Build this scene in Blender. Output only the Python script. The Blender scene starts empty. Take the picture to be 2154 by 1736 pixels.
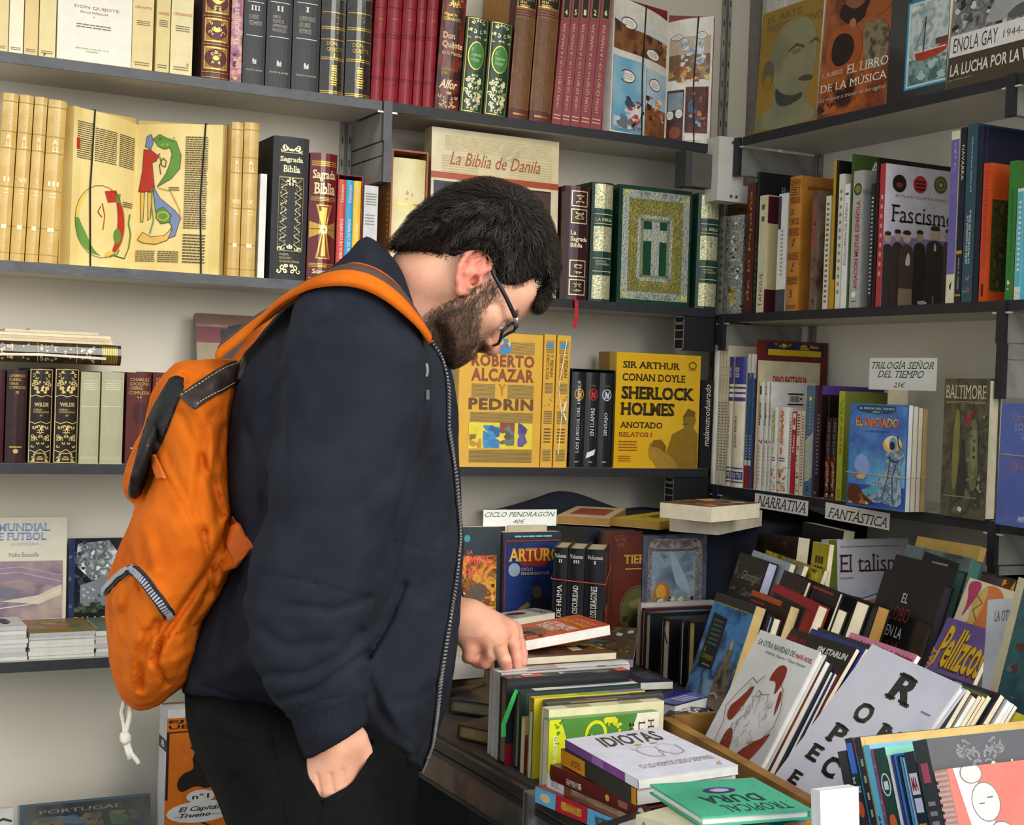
import bpy, bmesh, math, random, time
import numpy as np
from mathutils import Matrix, Vector
from mathutils.geometry import tessellate_polygon
S = bpy.context.scene; C = S.collection
R_ = random.Random(7)
# ---------------------------------------------------------------- camera
FPX, CX, CY, HC = 3040., 1077., 868., 1.35
_d1 = np.array([(7000-CX)/FPX, (1030-CY)/FPX, 1.]); _d1 /= np.linalg.norm(_d1)
_d2 = np.array([(-480-CX)/FPX, (760-CY)/FPX, 1.]); _d2 -= _d1*(_d1 @ _d2); _d2 /= np.linalg.norm(_d2)
_d3 = np.cross(_d1, _d2)
if _d3[1] > 0: _d3 = -_d3
RC = np.stack([_d1, _d2, _d3])            # world axes (X along back wall, Y into it, Z up) as rows
CAMP = np.array([0., 0., HC])
cam = bpy.data.objects.new('camera', bpy.data.cameras.new('camera')); C.objects.link(cam)
_m = Matrix.Identity(4)
for i in range(3):
    _m[i][0] = RC[i, 0]; _m[i][1] = -RC[i, 1]; _m[i][2] = -RC[i, 2]; _m[i][3] = CAMP[i]
cam.matrix_world = _m
cam.data.sensor_fit = 'HORIZONTAL'; cam.data.sensor_width = 36; cam.data.lens = FPX/2154*36
cam.data.clip_start = .05
S.camera = cam
# ---------------------------------------------------------------- light
W = bpy.data.worlds.new('sky'); S.world = W; W.use_nodes = True
_nt = W.node_tree; _bg = _nt.nodes['Background']
_bg.inputs[0].default_value = (.93, .97, 1., 1); _bg.inputs[1].default_value = 1.1
sun = bpy.data.objects.new('sun', bpy.data.lights.new('sun', 'SUN')); C.objects.link(sun)
sun.data.energy = 2.6; sun.data.angle = math.radians(50); sun.data.color = (1, .97, .92)
sun.rotation_euler = Vector((-.22, .85, -.42)).to_track_quat('-Z', 'Y').to_euler()
S.view_settings.view_transform = 'Standard'; S.view_settings.look = 'None'
S.view_settings.gamma = 1; S.view_settings.use_curve_mapping = False
S.view_settings.exposure = .22
# ---------------------------------------------------------------- photo geometry helpers
def ray(x, y): return RC @ np.array([(x-CX)/FPX, (y-CY)/FPX, 1.])
def at(x, y, X=None, Y=None, Z=None):
    r = ray(x, y)
    t = X/r[0] if X is not None else Y/r[1] if Y is not None else (Z-HC)/r[2]
    return r*t+CAMP
def cp(x, y, z): return ray(x, y)*z+CAMP          # point at distance z in front of the lens
def solve(P, D, px=None, py=None):
    """point on the line P+s*D that is seen at column px (or row py)"""
    c0 = RC.T @ (np.array(P, float)-CAMP); c1 = RC.T @ np.array(D, float)
    k, a = ((px-CX)/FPX, 0) if px is not None else ((py-CY)/FPX, 1)
    s = (k*c0[2]-c0[a])/(c1[a]-k*c1[2])
    return np.array(P, float)+s*np.array(D, float)
# ---------------------------------------------------------------- materials
def lin(h):
    h = h.lstrip('#')
    return tuple((lambda c: c/12.92 if c <= .04045 else ((c+.055)/1.055)**2.4)(int(h[i:i+2], 16)/255) for i in (0, 2, 4))+(1,)
ALIAS = dict(gold='#c9a24e|r.34|m.75', dgold='#9a7b36|r.4|m.6', silv='#b9b9b6|r.38|m.7', blk='#131316', wht='#f1efea', page='#e6dabb|pg', pagew='#efece2|pg', pageo='#c8a76a|pg')
MATS = {}
def mat(key):
    key = ALIAS.get(key, key)
    if key in MATS: return MATS[key]
    head, *op = key.split('|')
    o = {}
    for q in op:
        if q == 'pg': o['pg'] = 1
        else: o[q[0]] = float(q[1:])
    m = bpy.data.materials.new('paint_'+head.strip('#').replace('#', '').replace(',', '_')[:24]); m.use_nodes = True
    nt = m.node_tree; N = nt.nodes; Lk = nt.links.new
    b = N['Principled BSDF']; b.inputs['Roughness'].default_value = o.get('r', .5)
    b.inputs['Metallic'].default_value = o.get('m', 0)
    b.inputs['Specular IOR Level'].default_value = o.get('i', .35)
    if 'h' in o: b.inputs['Sheen Weight'].default_value = o['h']
    if 'c' in o: b.inputs['Coat Weight'].default_value = o['c']; b.inputs['Coat Roughness'].default_value = .12
    if 'u' in o: b.inputs['Subsurface Weight'].default_value = o['u']; b.inputs['Subsurface Radius'].default_value = (.012, .005, .003); b.inputs['Subsurface Scale'].default_value = 1
    tc = N.new('ShaderNodeTexCoord')
    nz = N.new('ShaderNodeTexNoise'); nz.inputs['Scale'].default_value = o.get('s', 40); nz.inputs['Detail'].default_value = o.get('d', 5)
    nz.inputs['Distortion'].default_value = o.get('w', 0)
    Lk(tc.outputs['Object'], nz.inputs['Vector'])
    cs = head.strip('n').split(',')
    rp = N.new('ShaderNodeValToRGB'); e = rp.color_ramp.elements
    if len(cs) == 1:
        c = lin(cs[0]); v = o.get('v', .1)
        e[0].position = .3; e[1].position = .7
        e[0].color = tuple(x*(1-v) for x in c[:3])+(1,); e[1].color = tuple(min(1, x*(1+v)) for x in c[:3])+(1,)
    else:
        a, z = .34, .66
        e[0].position = a; e[0].color = lin(cs[0]); e[1].position = z; e[1].color = lin(cs[-1])
        for i, q in enumerate(cs[1:-1]):
            k = e.new(a+(z-a)*(i+1)/(len(cs)-1)); k.color = lin(q)
    Lk(nz.outputs['Fac'], rp.inputs[0])
    out = rp.outputs[0]
    if 'pg' in o:                               # fine leaves across the thickness (local x)
        sp = N.new('ShaderNodeSeparateXYZ'); Lk(tc.outputs['Object'], sp.inputs[0])
        n2 = N.new('ShaderNodeTexNoise'); n2.noise_dimensions = '1D'; n2.inputs['Scale'].default_value = 900; n2.inputs['Detail'].default_value = 3
        Lk(sp.outputs[0], n2.inputs['W'])
        mx = N.new('ShaderNodeMix'); mx.data_type = 'RGBA'; mx.blend_type = 'MULTIPLY'; mx.inputs[0].default_value = .45
        Lk(out, mx.inputs[6]); Lk(n2.outputs['Fac'], mx.inputs[7])
        ga = N.new('ShaderNodeMix'); ga.data_type = 'RGBA'; ga.blend_type = 'MIX'; ga.inputs[0].default_value = .35
        Lk(mx.outputs[2], ga.inputs[6]); Lk(out, ga.inputs[7]); out = ga.outputs[2]
    Lk(out, b.inputs['Base Color'])
    if 'b' in o:
        bp = N.new('ShaderNodeBump'); bp.inputs['Strength'].default_value = o['b']; bp.inputs['Distance'].default_value = .004
        n3 = N.new('ShaderNodeTexNoise'); n3.inputs['Scale'].default_value = o.get('t', 120); n3.inputs['Detail'].default_value = 6
        Lk(tc.outputs['Object'], n3.inputs['Vector']); Lk(n3.outputs['Fac'], bp.inputs['Height']); Lk(bp.outputs[0], b.inputs['Normal'])
    MATS[key] = m
    return m
# ---------------------------------------------------------------- mesh helpers
class MB:
    def __init__(s): s.v = []; s.f = []; s.m = []; s.k = []
    def mi(s, key):
        if key not in s.k: s.k.append(key)
        return s.k.index(key)
    def poly(s, pts, key):
        n = len(s.v); s.v += [tuple(map(float, p)) for p in pts]; s.f.append(tuple(range(n, n+len(pts)))); s.m.append(s.mi(key))
    def mesh(s, vs, fs, key):
        n = len(s.v); s.v += [tuple(map(float, p)) for p in vs]; k = s.mi(key)
        for q in fs: s.f.append(tuple(i+n for i in q)); s.m.append(k)
    def box(s, a, b, key, M=None, keys=None):
        x0, y0, z0 = a; x1, y1, z1 = b
        vs = [(x, y, z) for z in (z0, z1) for y in (y0, y1) for x in (x0, x1)]
        if M is not None: vs = [tuple(M @ Vector(v)) for v in vs]
        fs = [(0, 2, 3, 1), (4, 5, 7, 6), (0, 1, 5, 4), (2, 6, 7, 3), (0, 4, 6, 2), (1, 3, 7, 5)]
        n = len(s.v); s.v += vs
        for i, q in enumerate(fs):
            s.f.append(tuple(j+n for j in q)); s.m.append(s.mi(keys[i] if keys else key))
    def tube(s, pts, r, key, seg=8, caps=True):
        pts = [np.array(p, float) for p in pts]; n0 = len(s.v); k = s.mi(key)
        rs = r if isinstance(r, (list, tuple, np.ndarray)) else [r]*len(pts)
        up = None
        for i, p in enumerate(pts):
            t = pts[min(i+1, len(pts)-1)]-pts[max(i-1, 0)]; t /= np.linalg.norm(t)+1e-12
            if up is None:
                up = np.cross(t, [0, 0, 1.]) if abs(t[2]) < .9 else np.cross(t, [1., 0, 0])
            up = up-t*(up @ t); up /= np.linalg.norm(up)+1e-12; w = np.cross(t, up)
            for j in range(seg):
                a = 2*math.pi*j/seg; s.v.append(tuple(p+rs[i]*(math.cos(a)*up+math.sin(a)*w)))
        for i in range(len(pts)-1):
            for j in range(seg):
                a, b = n0+i*seg+j, n0+i*seg+(j+1) % seg
                s.f.append((a, b, b+seg, a+seg)); s.m.append(k)
        if caps:
            s.f.append(tuple(n0+j for j in range(seg))[::-1]); s.m.append(k)
            e = n0+(len(pts)-1)*seg; s.f.append(tuple(e+j for j in range(seg))); s.m.append(k)
    def ribbon(s, pts, half, key, nrm, th=.0008):
        """flat band through pts, half-width `half`, lying across direction nrm"""
        pts = [np.array(p, float) for p in pts]; n = len(s.v); k = s.mi(key); nr = np.array(nrm, float)
        for i, p in enumerate(pts):
            t = pts[min(i+1, len(pts)-1)]-pts[max(i-1, 0)]; t /= np.linalg.norm(t)+1e-12
            w = np.cross(t, nr); w /= np.linalg.norm(w)+1e-12; q = np.cross(w, t)
            for a, b in ((-1, 0), (1, 0), (1, 1), (-1, 1)): s.v.append(tuple(p+w*half*a+q*th*b))
        for i in range(len(pts)-1):
            for j in range(4):
                a, b = n+i*4+j, n+i*4+(j+1) % 4; s.f.append((a, b, b+4, a+4)); s.m.append(k)
        e = n+4*(len(pts)-1); s.f += [(n+3, n+2, n+1, n), (e, e+1, e+2, e+3)]; s.m += [k, k]
def link(o, parent=None):
    C.objects.link(o)
    if parent is not None: o.parent = parent
    return o
def tag(o, label, cat, group=None, kind=None):
    if label: o['label'] = label
    if cat: o['category'] = cat
    if group: o['group'] = group
    if kind: o['kind'] = kind
    return o
def obj(name, mb, parent=None, smooth=False, M=None):
    me = bpy.data.meshes.new(name); me.from_pydata(mb.v, [], mb.f)
    for k in mb.k: me.materials.append(mat(k))
    me.polygons.foreach_set('material_index', mb.m)
    if smooth: me.polygons.foreach_set('use_smooth', [True]*len(mb.f))
    me.update()
    o = bpy.data.objects.new(name, me)
    if M is not None: o.matrix_world = M
    return link(o, parent)
def empty(name, M, label, cat, group=None):
    o = bpy.data.objects.new(name, None); o.empty_display_size = .05; o.matrix_world = M
    return tag(link(o), label, cat, group)
def frame(o, x, y, z):
    M = Matrix.Identity(4)
    for i in range(3): M[i][0] = x[i]; M[i][1] = y[i]; M[i][2] = z[i]; M[i][3] = o[i]
    return M
# ---------------------------------------------------------------- printed art (flat polygons in metres on one face)
TXT = {}
def txt2d(s, st):
    if (s, st) in TXT: return TXT[(s, st)]
    cu = bpy.data.curves.new('t', 'FONT'); cu.body = s; cu.resolution_u = 5 if 'h' in st else 2
    if 'b' in st: cu.offset = .022
    if 'B' in st: cu.offset = .04
    if 'i' in st: cu.shear = .35
    cu.space_character = 1.12 if 'w' in st else 1.0
    o = bpy.data.objects.new('t', cu); me = bpy.data.meshes.new_from_object(o)
    V = np.array([v.co[:2] for v in me.vertices]).reshape(-1, 2); P = [[V[i] for i in p.vertices] for p in me.polygons]
    if 's' in st:                       # slab serifs: widen thin bands at the foot and the cap line
        H = .69
        add = []
        for lo, hi in ((0, .07), (H-.07, H)):
            for p in P:
                q = clip(clip(p, 1, lo, 1), 1, hi, -1)
                if len(q) > 2:
                    for dx in (-.05, .05): add.append([np.array((v[0]+dx, v[1])) for v in q])
        P = P+add
    bpy.data.objects.remove(o); bpy.data.curves.remove(cu); bpy.data.meshes.remove(me)
    A = np.array([v for p in P for v in p]) if P else np.zeros((1, 2))
    lo, hi = A.min(0), A.max(0); d = np.maximum(hi-lo, 1e-6)
    TXT[(s, st)] = [[(v-lo)/d for v in p] for p in P]
    return TXT[(s, st)]
def clip(p, ax, c, sg):
    out = []
    for i in range(len(p)):
        a, b = p[i-1], p[i]; da, db = sg*(a[ax]-c), sg*(b[ax]-c)
        if (da < 0) != (db < 0): out.append(np.array(a)+(np.array(b)-np.array(a))*da/(da-db))
        if db >= 0: out.append(np.array(b))
    return out
def tri(p):
    return [[np.array(p[i]) for i in t] for t in tessellate_polygon([[Vector((v[0], v[1], 0)) for v in p]])]
def rose(k, seed, n):
    r = random.Random(seed); return [(r.random(), r.random(), r.random()) for _ in range(n)]
def art2d(items, w, h):
    """-> [(polygon in metres, key, layer)]"""
    out = []; W2 = np.array((w, h))
    def add(ps, key, ly):
        for p in ps:
            p = np.array(p)
            if p[:, 0].min() < 0 or p[:, 1].min() < 0 or p[:, 0].max() > w or p[:, 1].max() > h:
                p = list(p)
                for ax, c, sg in ((0, 0, 1), (1, 0, 1), (0, w, -1), (1, h, -1)): p = clip(p, ax, c, sg) if len(p) > 2 else p
            if len(p) > 2: out.append((np.array(p), key, ly))
    for ly, it in enumerate(items):
        k = it[0]
        if k == 'r':
            _, a, b, c, d, key = it; add([np.array(((a, b), (c, b), (c, d), (a, d)))*W2], key, ly)
        elif k == 'e':
            _, a, b, ru, rv, key = it
            add([np.array([(a+ru*math.cos(t), b+rv*math.sin(t)) for t in np.linspace(0, 2*math.pi, 21)[:-1]])*W2], key, ly)
        elif k == 'o':
            _, a, b, ru, rv, wd, key = it; T = np.linspace(0, 2*math.pi, 25)
            f = lambda t, q: np.array((a*w+(ru*w-q)*math.cos(t), b*h+(rv*h-q)*math.sin(t)))
            add([[f(T[i], 0), f(T[i+1], 0), f(T[i+1], wd*w), f(T[i], wd*w)] for i in range(24)], key, ly)
        elif k == 'p':
            add(tri(np.array(it[1])*W2), it[2], ly)
        elif k == 'P':                          # smooth outline
            q = [np.array(v, float) for v in it[1]]
            for _ in range(2): q = [z for i in range(len(q)) for z in (q[i-1]*.25+q[i]*.75, q[i]*.75+q[(i+1) % len(q)]*.25)]
            add(tri(np.array(q)*W2), it[2], ly)
        elif k == 'l':
            _, pts, wd, key = it; q = np.array(pts)*W2
            for a, b in zip(q[:-1], q[1:]):
                d = b-a; L = np.linalg.norm(d)
                if L < 1e-6: continue
                n = np.array((-d[1], d[0]))/L*wd*w/2; e = d/L*wd*w*.25
                add([[a-n-e, b-n+e, b+n+e, a+n-e]], key, ly)
        elif k == 'f':
            _, a, b, c, d, wd, key = it; x = wd; y = wd*w/h
            for q in (((a, b), (c, b), (c, b+y), (a, b+y)), ((a, d-y), (c, d-y), (c, d), (a, d)), ((a, b), (a+x, b), (a+x, d), (a, d)), ((c-x, b), (c, b), (c, d), (c-x, d))):
                add([np.array(q)*W2], key, ly)
        elif k == 't':
            _, s, a, b, c, d, key = it[:7]; rot = it[7] if len(it) > 7 else 0; st = it[8] if len(it) > 8 else ''
            g = {0: lambda v: (v[0], v[1]), 90: lambda v: (1-v[1], v[0]), -90: lambda v: (v[1], 1-v[0]), 180: lambda v: (1-v[0], 1-v[1])}[rot]
            add([[np.array((a+(c-a)*g(v)[0], b+(d-b)*g(v)[1]))*W2 for v in p] for p in txt2d(s, st)], key, ly)
        elif k == 'x':                          # rows of illegible small print
            _, a, b, c, d, n, key = it; r = random.Random(int((a*7+b*13+c*3+d)*1e4)+n)
            for i in range(n):
                y = d-(i+.5)*(d-b)/n; hh = (d-b)/n*.22; x = a
                while x < c-.01:
                    L = min(r.uniform(.05, .16)*(c-a)*1.3, c-x); add([np.array(((x, y-hh), (x+L*.86, y-hh), (x+L*.86, y+hh), (x, y+hh)))*W2], key, ly); x += L
        elif k == 's':
            _, a, b, c, d, n, key = it
            for i in range(n):
                y0 = b+(d-b)*i/n; add([np.array(((a, y0), (c, y0), (c, y0+(d-b)/n*.5), (a, y0+(d-b)/n*.5)))*W2], key, ly)
        elif k == 'k':                          # scrollwork: mirrored curls and leaves
            _, a, b, c, d, n, key, sd = it; r = random.Random(sd); mid = (a+c)/2; hw = (c-a)/2
            for i in range(n):
                u0, v0 = r.uniform(.05, .85), r.uniform(0, 1); R0 = r.uniform(.1, .24); a0 = r.uniform(0, 6.28); sp = r.choice((-1, 1))
                for sx in (-1, 1):
                    P = []
                    for t in np.linspace(0, 1, 8):
                        rr = R0*(1-.75*t); aa = a0+sp*5.2*t
                        P.append((mid+sx*min(hw, max(0, (u0+rr*math.cos(aa))*hw)), b+(d-b)*v0+rr*math.sin(aa)*hw*w/h))
                    P = [(x, min(d, max(b, y))) for x, y in P]; wd = hw*r.uniform(.05, .11)
                    for p, q in zip(P[:-1], P[1:]):
                        p = np.array(p)*W2; q = np.array(q)*W2; dd = q-p; L = np.linalg.norm(dd)
                        if L < 1e-6: continue
                        nn = np.array((-dd[1], dd[0]))/L*wd*w/2; add([[p-nn, q-nn, q+nn, p+nn]], key, ly)
        elif k == 'b':                          # scatter of irregular blobs in a box
            _, a, b, c, d, n, sz, keys, sd = it; r = random.Random(sd); ks = keys.split(';')
            for i in range(n):
                u, v = r.uniform(a, c), r.uniform(b, d); q = sz*r.uniform(.4, 1.3); ph = r.random()*6; el = r.uniform(.4, 1.2)
                P = [(u+q*math.cos(t)*(1+.35*math.sin(3*t+ph)), v+q*el*w/h*math.sin(t)*(1+.35*math.cos(2*t+ph))) for t in np.linspace(0, 6.283, 12)[:-1]]
                P = [(min(c, max(a, x)), min(d, max(b, y))) for x, y in P]
                add(tri(np.array(P)*W2), ks[i % len(ks)], ly+i*.01)
    return out
OFF0, OFF1 = .00035, .00007
def bulge_fn(t, bl): return lambda u: bl*(1-(2*u/t-1)**2)
def paint(mb, items, w, h, fn, cuts=None):
    for p, key, ly in art2d(items, w, h):
        off = OFF0+OFF1*ly; parts = [p]
        if cuts:
            parts = []
            for q in (tri(p) if len(p) > 4 else [p]):
                for a, b in zip(cuts[:-1], cuts[1:]):
                    z = clip(clip(list(q), 0, a*w, 1), 0, b*w, -1)
                    if len(z) > 2: parts.append(z)
        for q in parts: mb.poly([fn(v[0], v[1], off) for v in q], key)
# ---------------------------------------------------------------- books
def book(name, label, M, t, d, h, cover='#333333', pages='page', hard=False, rnd=0, art=None, group=None, sp=None, fc=None, bc=None, cat='book', extra=None, gap=.003):
    """local x = thickness, y = spine to fore edge, z = height; spine faces -y, front cover faces +x"""
    art = art or {}
    root = empty(name, M, label, cat, group)
    sp, fc, bc = sp or cover, fc or cover, bc or cover
    b = .0025 if hard else .0008
    b = min(b, t*.2); mb = MB(); bl = rnd*t
    mb.box((0, 0, 0), (b, d, h), bc); mb.box((t-b, 0, 0), (t, d, h), fc)
    cuts = None
    if bl:
        n = 7; us = [i/(n-1)*t for i in range(n)]; bf = bulge_fn(t, bl); cuts = [i/(n-1) for i in range(n)]
        vs = [(u, -bf(u), z) for z in (0, h) for u in us]+[(u, b, z) for z in (0, h) for u in us]
        fs = [(i, i+1, n+i+1, n+i) for i in range(n-1)]+[(2*n+i+1, 2*n+i, 3*n+i, 3*n+i+1) for i in range(n-1)]
        fs += [(n+i, n+i+1, 3*n+i+1, 3*n+i) for i in range(n-1)]+[(i+1, i, 2*n+i, 2*n+i+1) for i in range(n-1)]
        mb.mesh(vs, fs, sp)
    else:
        bf = lambda u: 0; mb.box((b, 0, 0), (t-b, b, h), sp)
        if sp != cover or sp != fc: mb.poly([(0, -.0002, 0), (t, -.0002, 0), (t, -.0002, h), (0, -.0002, h)], sp)
    fns = {'S': (t, h, lambda u, v, o: (u, -bf(u)-o, v), cuts), 'F': (d, h, lambda u, v, o: (t+o, u, v), None),
           'B': (d, h, lambda u, v, o: (-o, d-u, v), None)}
    for k, its in art.items():
        if k in fns: w_, h_, fn, cu = fns[k]; paint(mb, its, w_, h_, fn, cu)
    obj('cover', mb, root)
    pb = MB(); g = gap if hard else .0004
    pb.box((b, b, g), (t-b, d-(g if hard else .0004), h-g), pages)
    for k, fn, w_, h_ in (('T', lambda u, v, o: (b+u, b+v, h-g+o), t-2*b, d-b-g), ('E', lambda u, v, o: (t-b-u, d-g+o, v), t-2*b, h)):
        if k in art: paint(pb, art[k], w_, h_, fn)
    obj('page_block', pb, root)
    if extra: extra(root, t, d, h)
    return root
def leanM(M, t, a):
    """lean the frame by angle a about its local y so the top moves to +x, pivoting on the low corner"""
    if not a: return M
    pv = t if a > 0 else 0
    return M @ Matrix.Translation((pv, 0, 0)) @ Matrix.Rotation(a, 4, 'Y') @ Matrix.Translation((-pv, 0, 0))
YF, XF = 2.81, 1.975                          # shelf fronts
ZL = {1: 1.935, 2: 1.552, 3: 1.176, 4: .804, 5: .43}
ZR = {1: 1.946, 2: 1.54, 3: 1.14}
def Lb(s, x0, x1, yt, label, cover, name='book', d=.16, back=.012, lean=0, **kw):
    """spine-out book on the back-wall shelf s between photo columns x0..x1 (at its foot), top at row yt"""
    z = ZL[s]; Y = YF+back
    a = solve((0, Y, z), (1, 0, 0), px=x0); b = solve((0, Y, z), (1, 0, 0), px=x1); t = b[0]-a[0]-.0012; d = min(d, .172)
    tp = solve(((a[0]+b[0])/2, Y, z), (0, 0, 1), py=yt); h = tp[2]-z
    return book(name, label, leanM(frame(a, (1, 0, 0), (0, 1, 0), (0, 0, 1)), t, lean), t, d, h, cover, **kw)
def Rb(s, x0, x1, yt, label, cover, name='book', d=.15, back=.012, **kw):
    z = ZR[s]; X = XF+back
    a = solve((X, 0, z), (0, 1, 0), px=x0); b = solve((X, 0, z), (0, 1, 0), px=x1); t = a[1]-b[1]-.0012
    tp = solve((X, (a[1]+b[1])/2, z), (0, 0, 1), py=yt); h = tp[2]-z
    return book(name, label, frame(a, (0, -1, 0), (1, 0, 0), (0, 0, 1)), t, d, h, cover, **kw)
def face_book(bl, br, ytop, tilt, t, label, cover, name='book', **kw):
    """book standing face out: bl, br = world points of the cover's foot, its top edge seen at row ytop, leaning back by tilt"""
    bl = np.array(bl, float); br = np.array(br, float); y = br-bl; d = np.linalg.norm(y); y /= d
    n = np.cross(y, [0, 0, 1.]); n /= np.linalg.norm(n)           # outward, towards the viewer
    z = math.cos(tilt)*np.cross(n, y)-math.sin(tilt)*n; z /= np.linalg.norm(z)
    x = np.cross(y, z); h = np.linalg.norm(solve((bl+br)/2, z, py=ytop)-(bl+br)/2)
    return book(name, label, frame(bl-x*t+np.array((0, 0, t*max(0, x[2]))), x, y, z), t, d, h, cover, **kw)
def face4(bl, br, tm, z0, t, label, cover, name='book', t0=None, **kw):
    """leaning book: bl, br = photo points of its foot on height z0, tm = photo point of the middle of its top edge"""
    a = at(bl[0], bl[1], Z=z0); b = at(br[0], br[1], Z=z0)
    y = b-a; d = np.linalg.norm(y); y /= d; P = (a+b)/2
    r = ray(*tm); k = ((P-CAMP) @ y)/(r @ y); v = r*k+CAMP-P
    v -= y*(v @ y); h = np.linalg.norm(v); z = v/h; x = np.cross(y, z)
    return book(name, label, frame(a-x*t+np.array((0, 0, t*max(0, x[2]))), x, y, z), t, d, h, cover, **kw)
def flat_book(c0, c1, c2, z, t, label, cover, name='book', **kw):
    zz = z if isinstance(z, tuple) else (z, z, z)
    p0, p1, p2 = (at(c[0], c[1], Z=q) for c, q in zip((c0, c1, c2), zz))
    y = p1-p0; d = np.linalg.norm(y); y /= d; v = p2-p0; v -= y*(v @ y); h = np.linalg.norm(v); v /= h
    x = np.cross(y, v)
    if x[2] < 0: p0, y, x = p1, -y, -x
    return book(name, label, frame(p0-x*t, x, y, v), t, d, h, cover, **kw)
# ================================================================ room
I4 = Matrix.Identity(4)
def struct(name, a, b, key, kw=None):
    mb = MB(); mb.box(a, b, key); o = obj(name, mb); o['kind'] = 'structure'; return o
WALL = '#d4cdbd|r.6|v.05|s3|d8|b.12|t60'
struct('wall_back', (-.9, 3.0, 0), (2.26, 3.06, 2.7), WALL)
struct('wall_right', (2.2, .7, 0), (2.26, 3.0, 2.7), WALL)
struct('ceiling', (-.9, 1.7, 2.7), (2.26, 3.06, 2.76), '#d9d6cd|r.7')
struct('floor', (-.9, 1.2, -.06), (2.26, 3.06, 0), 'n#2a2c2b,#3a3b38,#4a4943|s6|r.8')
struct('ground', (-7, -9, -.06), (9, 1.199, -.002), 'n#8d8880,#99948b,#7d7972|s4|r.85')  # unseen paving ahead of the stall, added pale to bounce light inside
for nm, a, b in (('trim_1', (2.172, 2.985, .0), (2.2, 3.0, 2.6)), ('trim_2', (2.19, 2.885, 1.95), (2.2, 2.955, 2.6))):
    struct(nm, a, b, '#8d8a84|r.4|m.5' if nm == 'trim_1' else '#d8d5cc|r.6')
DEDGE_LIT = '#4b4c50|r.42|v.16|s25|b.2|t90'; DEDGE2 = '#222126|r.5|v.2'; METAL = 'n#a3a19b,#8e8c86,#b1afa8|s9|r.45|m.35|b.15|t200'; BOARD = '#bdb9ae|r.55|v.07|s7'  # left-bay edge grey is lightened to stand for light falling on it
def shelf(label, x0, x1, y0, y1, z, edge, front):
    t = empty('shelf', Matrix.Translation(((x0+x1)/2, (y0+y1)/2, z)), label, 'shelf', 'wall shelves of the bookstall')
    ox, oy = (x0+x1)/2, (y0+y1)/2
    mb = MB(); e = .004
    if front == 'y': mb.box((x0-ox, y0+e-oy, -.018), (x1-ox, y1-oy, 0), BOARD)
    else: mb.box((x0+e-ox, y0-oy, -.018), (x1-ox, y1-oy, 0), BOARD)
    obj('board', mb, t); mb = MB()
    if front == 'y': mb.box((x0-ox, y0-oy, -.0195), (x1-ox, y0+e-oy, 0), edge)
    else: mb.box((x0-ox, y0-oy, -.0195), (x0+e-ox, y1-oy, 0), edge)
    obj('edge_strip', mb, t)
nmz = {1: 'topmost', 2: 'second', 3: 'third', 4: 'fourth', 5: 'lowest'}
wh = {1: 'cream paperbacks and the black volumes', 2: 'vellum spines and the illuminated codex', 3: 'cream and gilt brown classics', 4: 'football book and magazine stacks', 5: 'dark travel book'}
for k in range(1, 6):
    shelf('grey-edged (lightened as lit) %s shelf of left bay carrying %s' % (nmz[k], wh[k]), -.27, 1.114, YF, 3.0, ZL[k], DEDGE_LIT if k < 3 else '#35363a|r.45|v.15', 'y')
for k, w in ((1, 'red and green classics and open comic'), (2, 'tall parchment cover and green embossed volumes'), (3, 'yellow anthology and black boxed trilogy')):
    shelf('black-edged back-wall shelf of corner bay under the %s' % w, 1.136, 1.966, YF, 3.0, ZL[k], DEDGE2, 'y')
for k, w in ((1, 'face-out art and war books'), (2, 'white-covered atlas and orange mushroom guide'), (3, 'comics and fantasy paperbacks')):
    shelf('black-edged right-wall shelf under the %s' % w, XF, 2.2, 1.934, 2.775 if k > 1 else 2.735, ZR[k], DEDGE2, 'x')
    shelf('right-wall shelf running out of frame, level with the %s' % w, XF, 2.2, 1.02, 1.913, ZR[k], DEDGE2, 'x')
def bracket(label, p, ax, h1, h2, edge=DEDGE_LIT, plate=METAL):
    """shelf bracket: dark nosing in front, two stacked grey plates running back to the wall. p = front top point, ax = 'x' or 'y' (run)"""
    M = frame(p, (1, 0, 0), (0, 1, 0), (0, 0, 1)) if ax == 'y' else frame(p, (0, -1, 0), (1, 0, 0), (0, 0, 1))
    t = empty('shelf_bracket', M, label, 'bracket', 'metal shelf brackets')
    L = 3.0-p[1]-.001 if ax == 'y' else 2.2-p[0]-.001
    mb = MB(); mb.box((-.0095, -.006, -h1), (.0095, .004, 0), edge)
    if h2: mb.box((-.0065, -.006, -h1-h2), (.0125, .004, -h1), edge)
    obj('nosing', mb, t); mb = MB()
    mb.box((-.0085, .004, -h1+.002), (.0085, L, -.022), plate)
    if h2:
        mb.box((-.006, .004, -h1-.028), (.0115, L, -h1-.001), plate); mb.box((-.006, .004, -h1-h2+.003), (.0115, L, -h1-.031), plate)
    obj('plate', mb, t); mb = MB()
    for sx in (-1, 1):
        mb.box((sx*.0095, -.004, -.024), (sx*.0095+sx*.012, .003, -.021), '#d8d8d4|r.3|m.6')
    obj('shelf_clip', mb, t)
    return t
bracket('grey two-plate bracket beneath the top shelf, above the children\'s red boxed set', (1.125, YF, ZL[1]), 'y', .082, .085)
bracket('black-nosed bracket beneath the second back-wall shelf, hidden behind the man', (1.125, YF, ZL[2]), 'y', .082, .085)
for k, w, h1, h2 in ((1, 'art books in the corner', .088, 0), (2, 'white and blue comic spines', .085, 0), (3, 'handwritten category card', .09, 0)):
    bracket('grey plate bracket in the corner under right-wall shelf, above the %s' % ('dark red thin spine' if k == 1 else w), (XF, 2.752 if k == 1 else 2.786, ZR[k]), 'x', h1, h2, DEDGE2)
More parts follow.
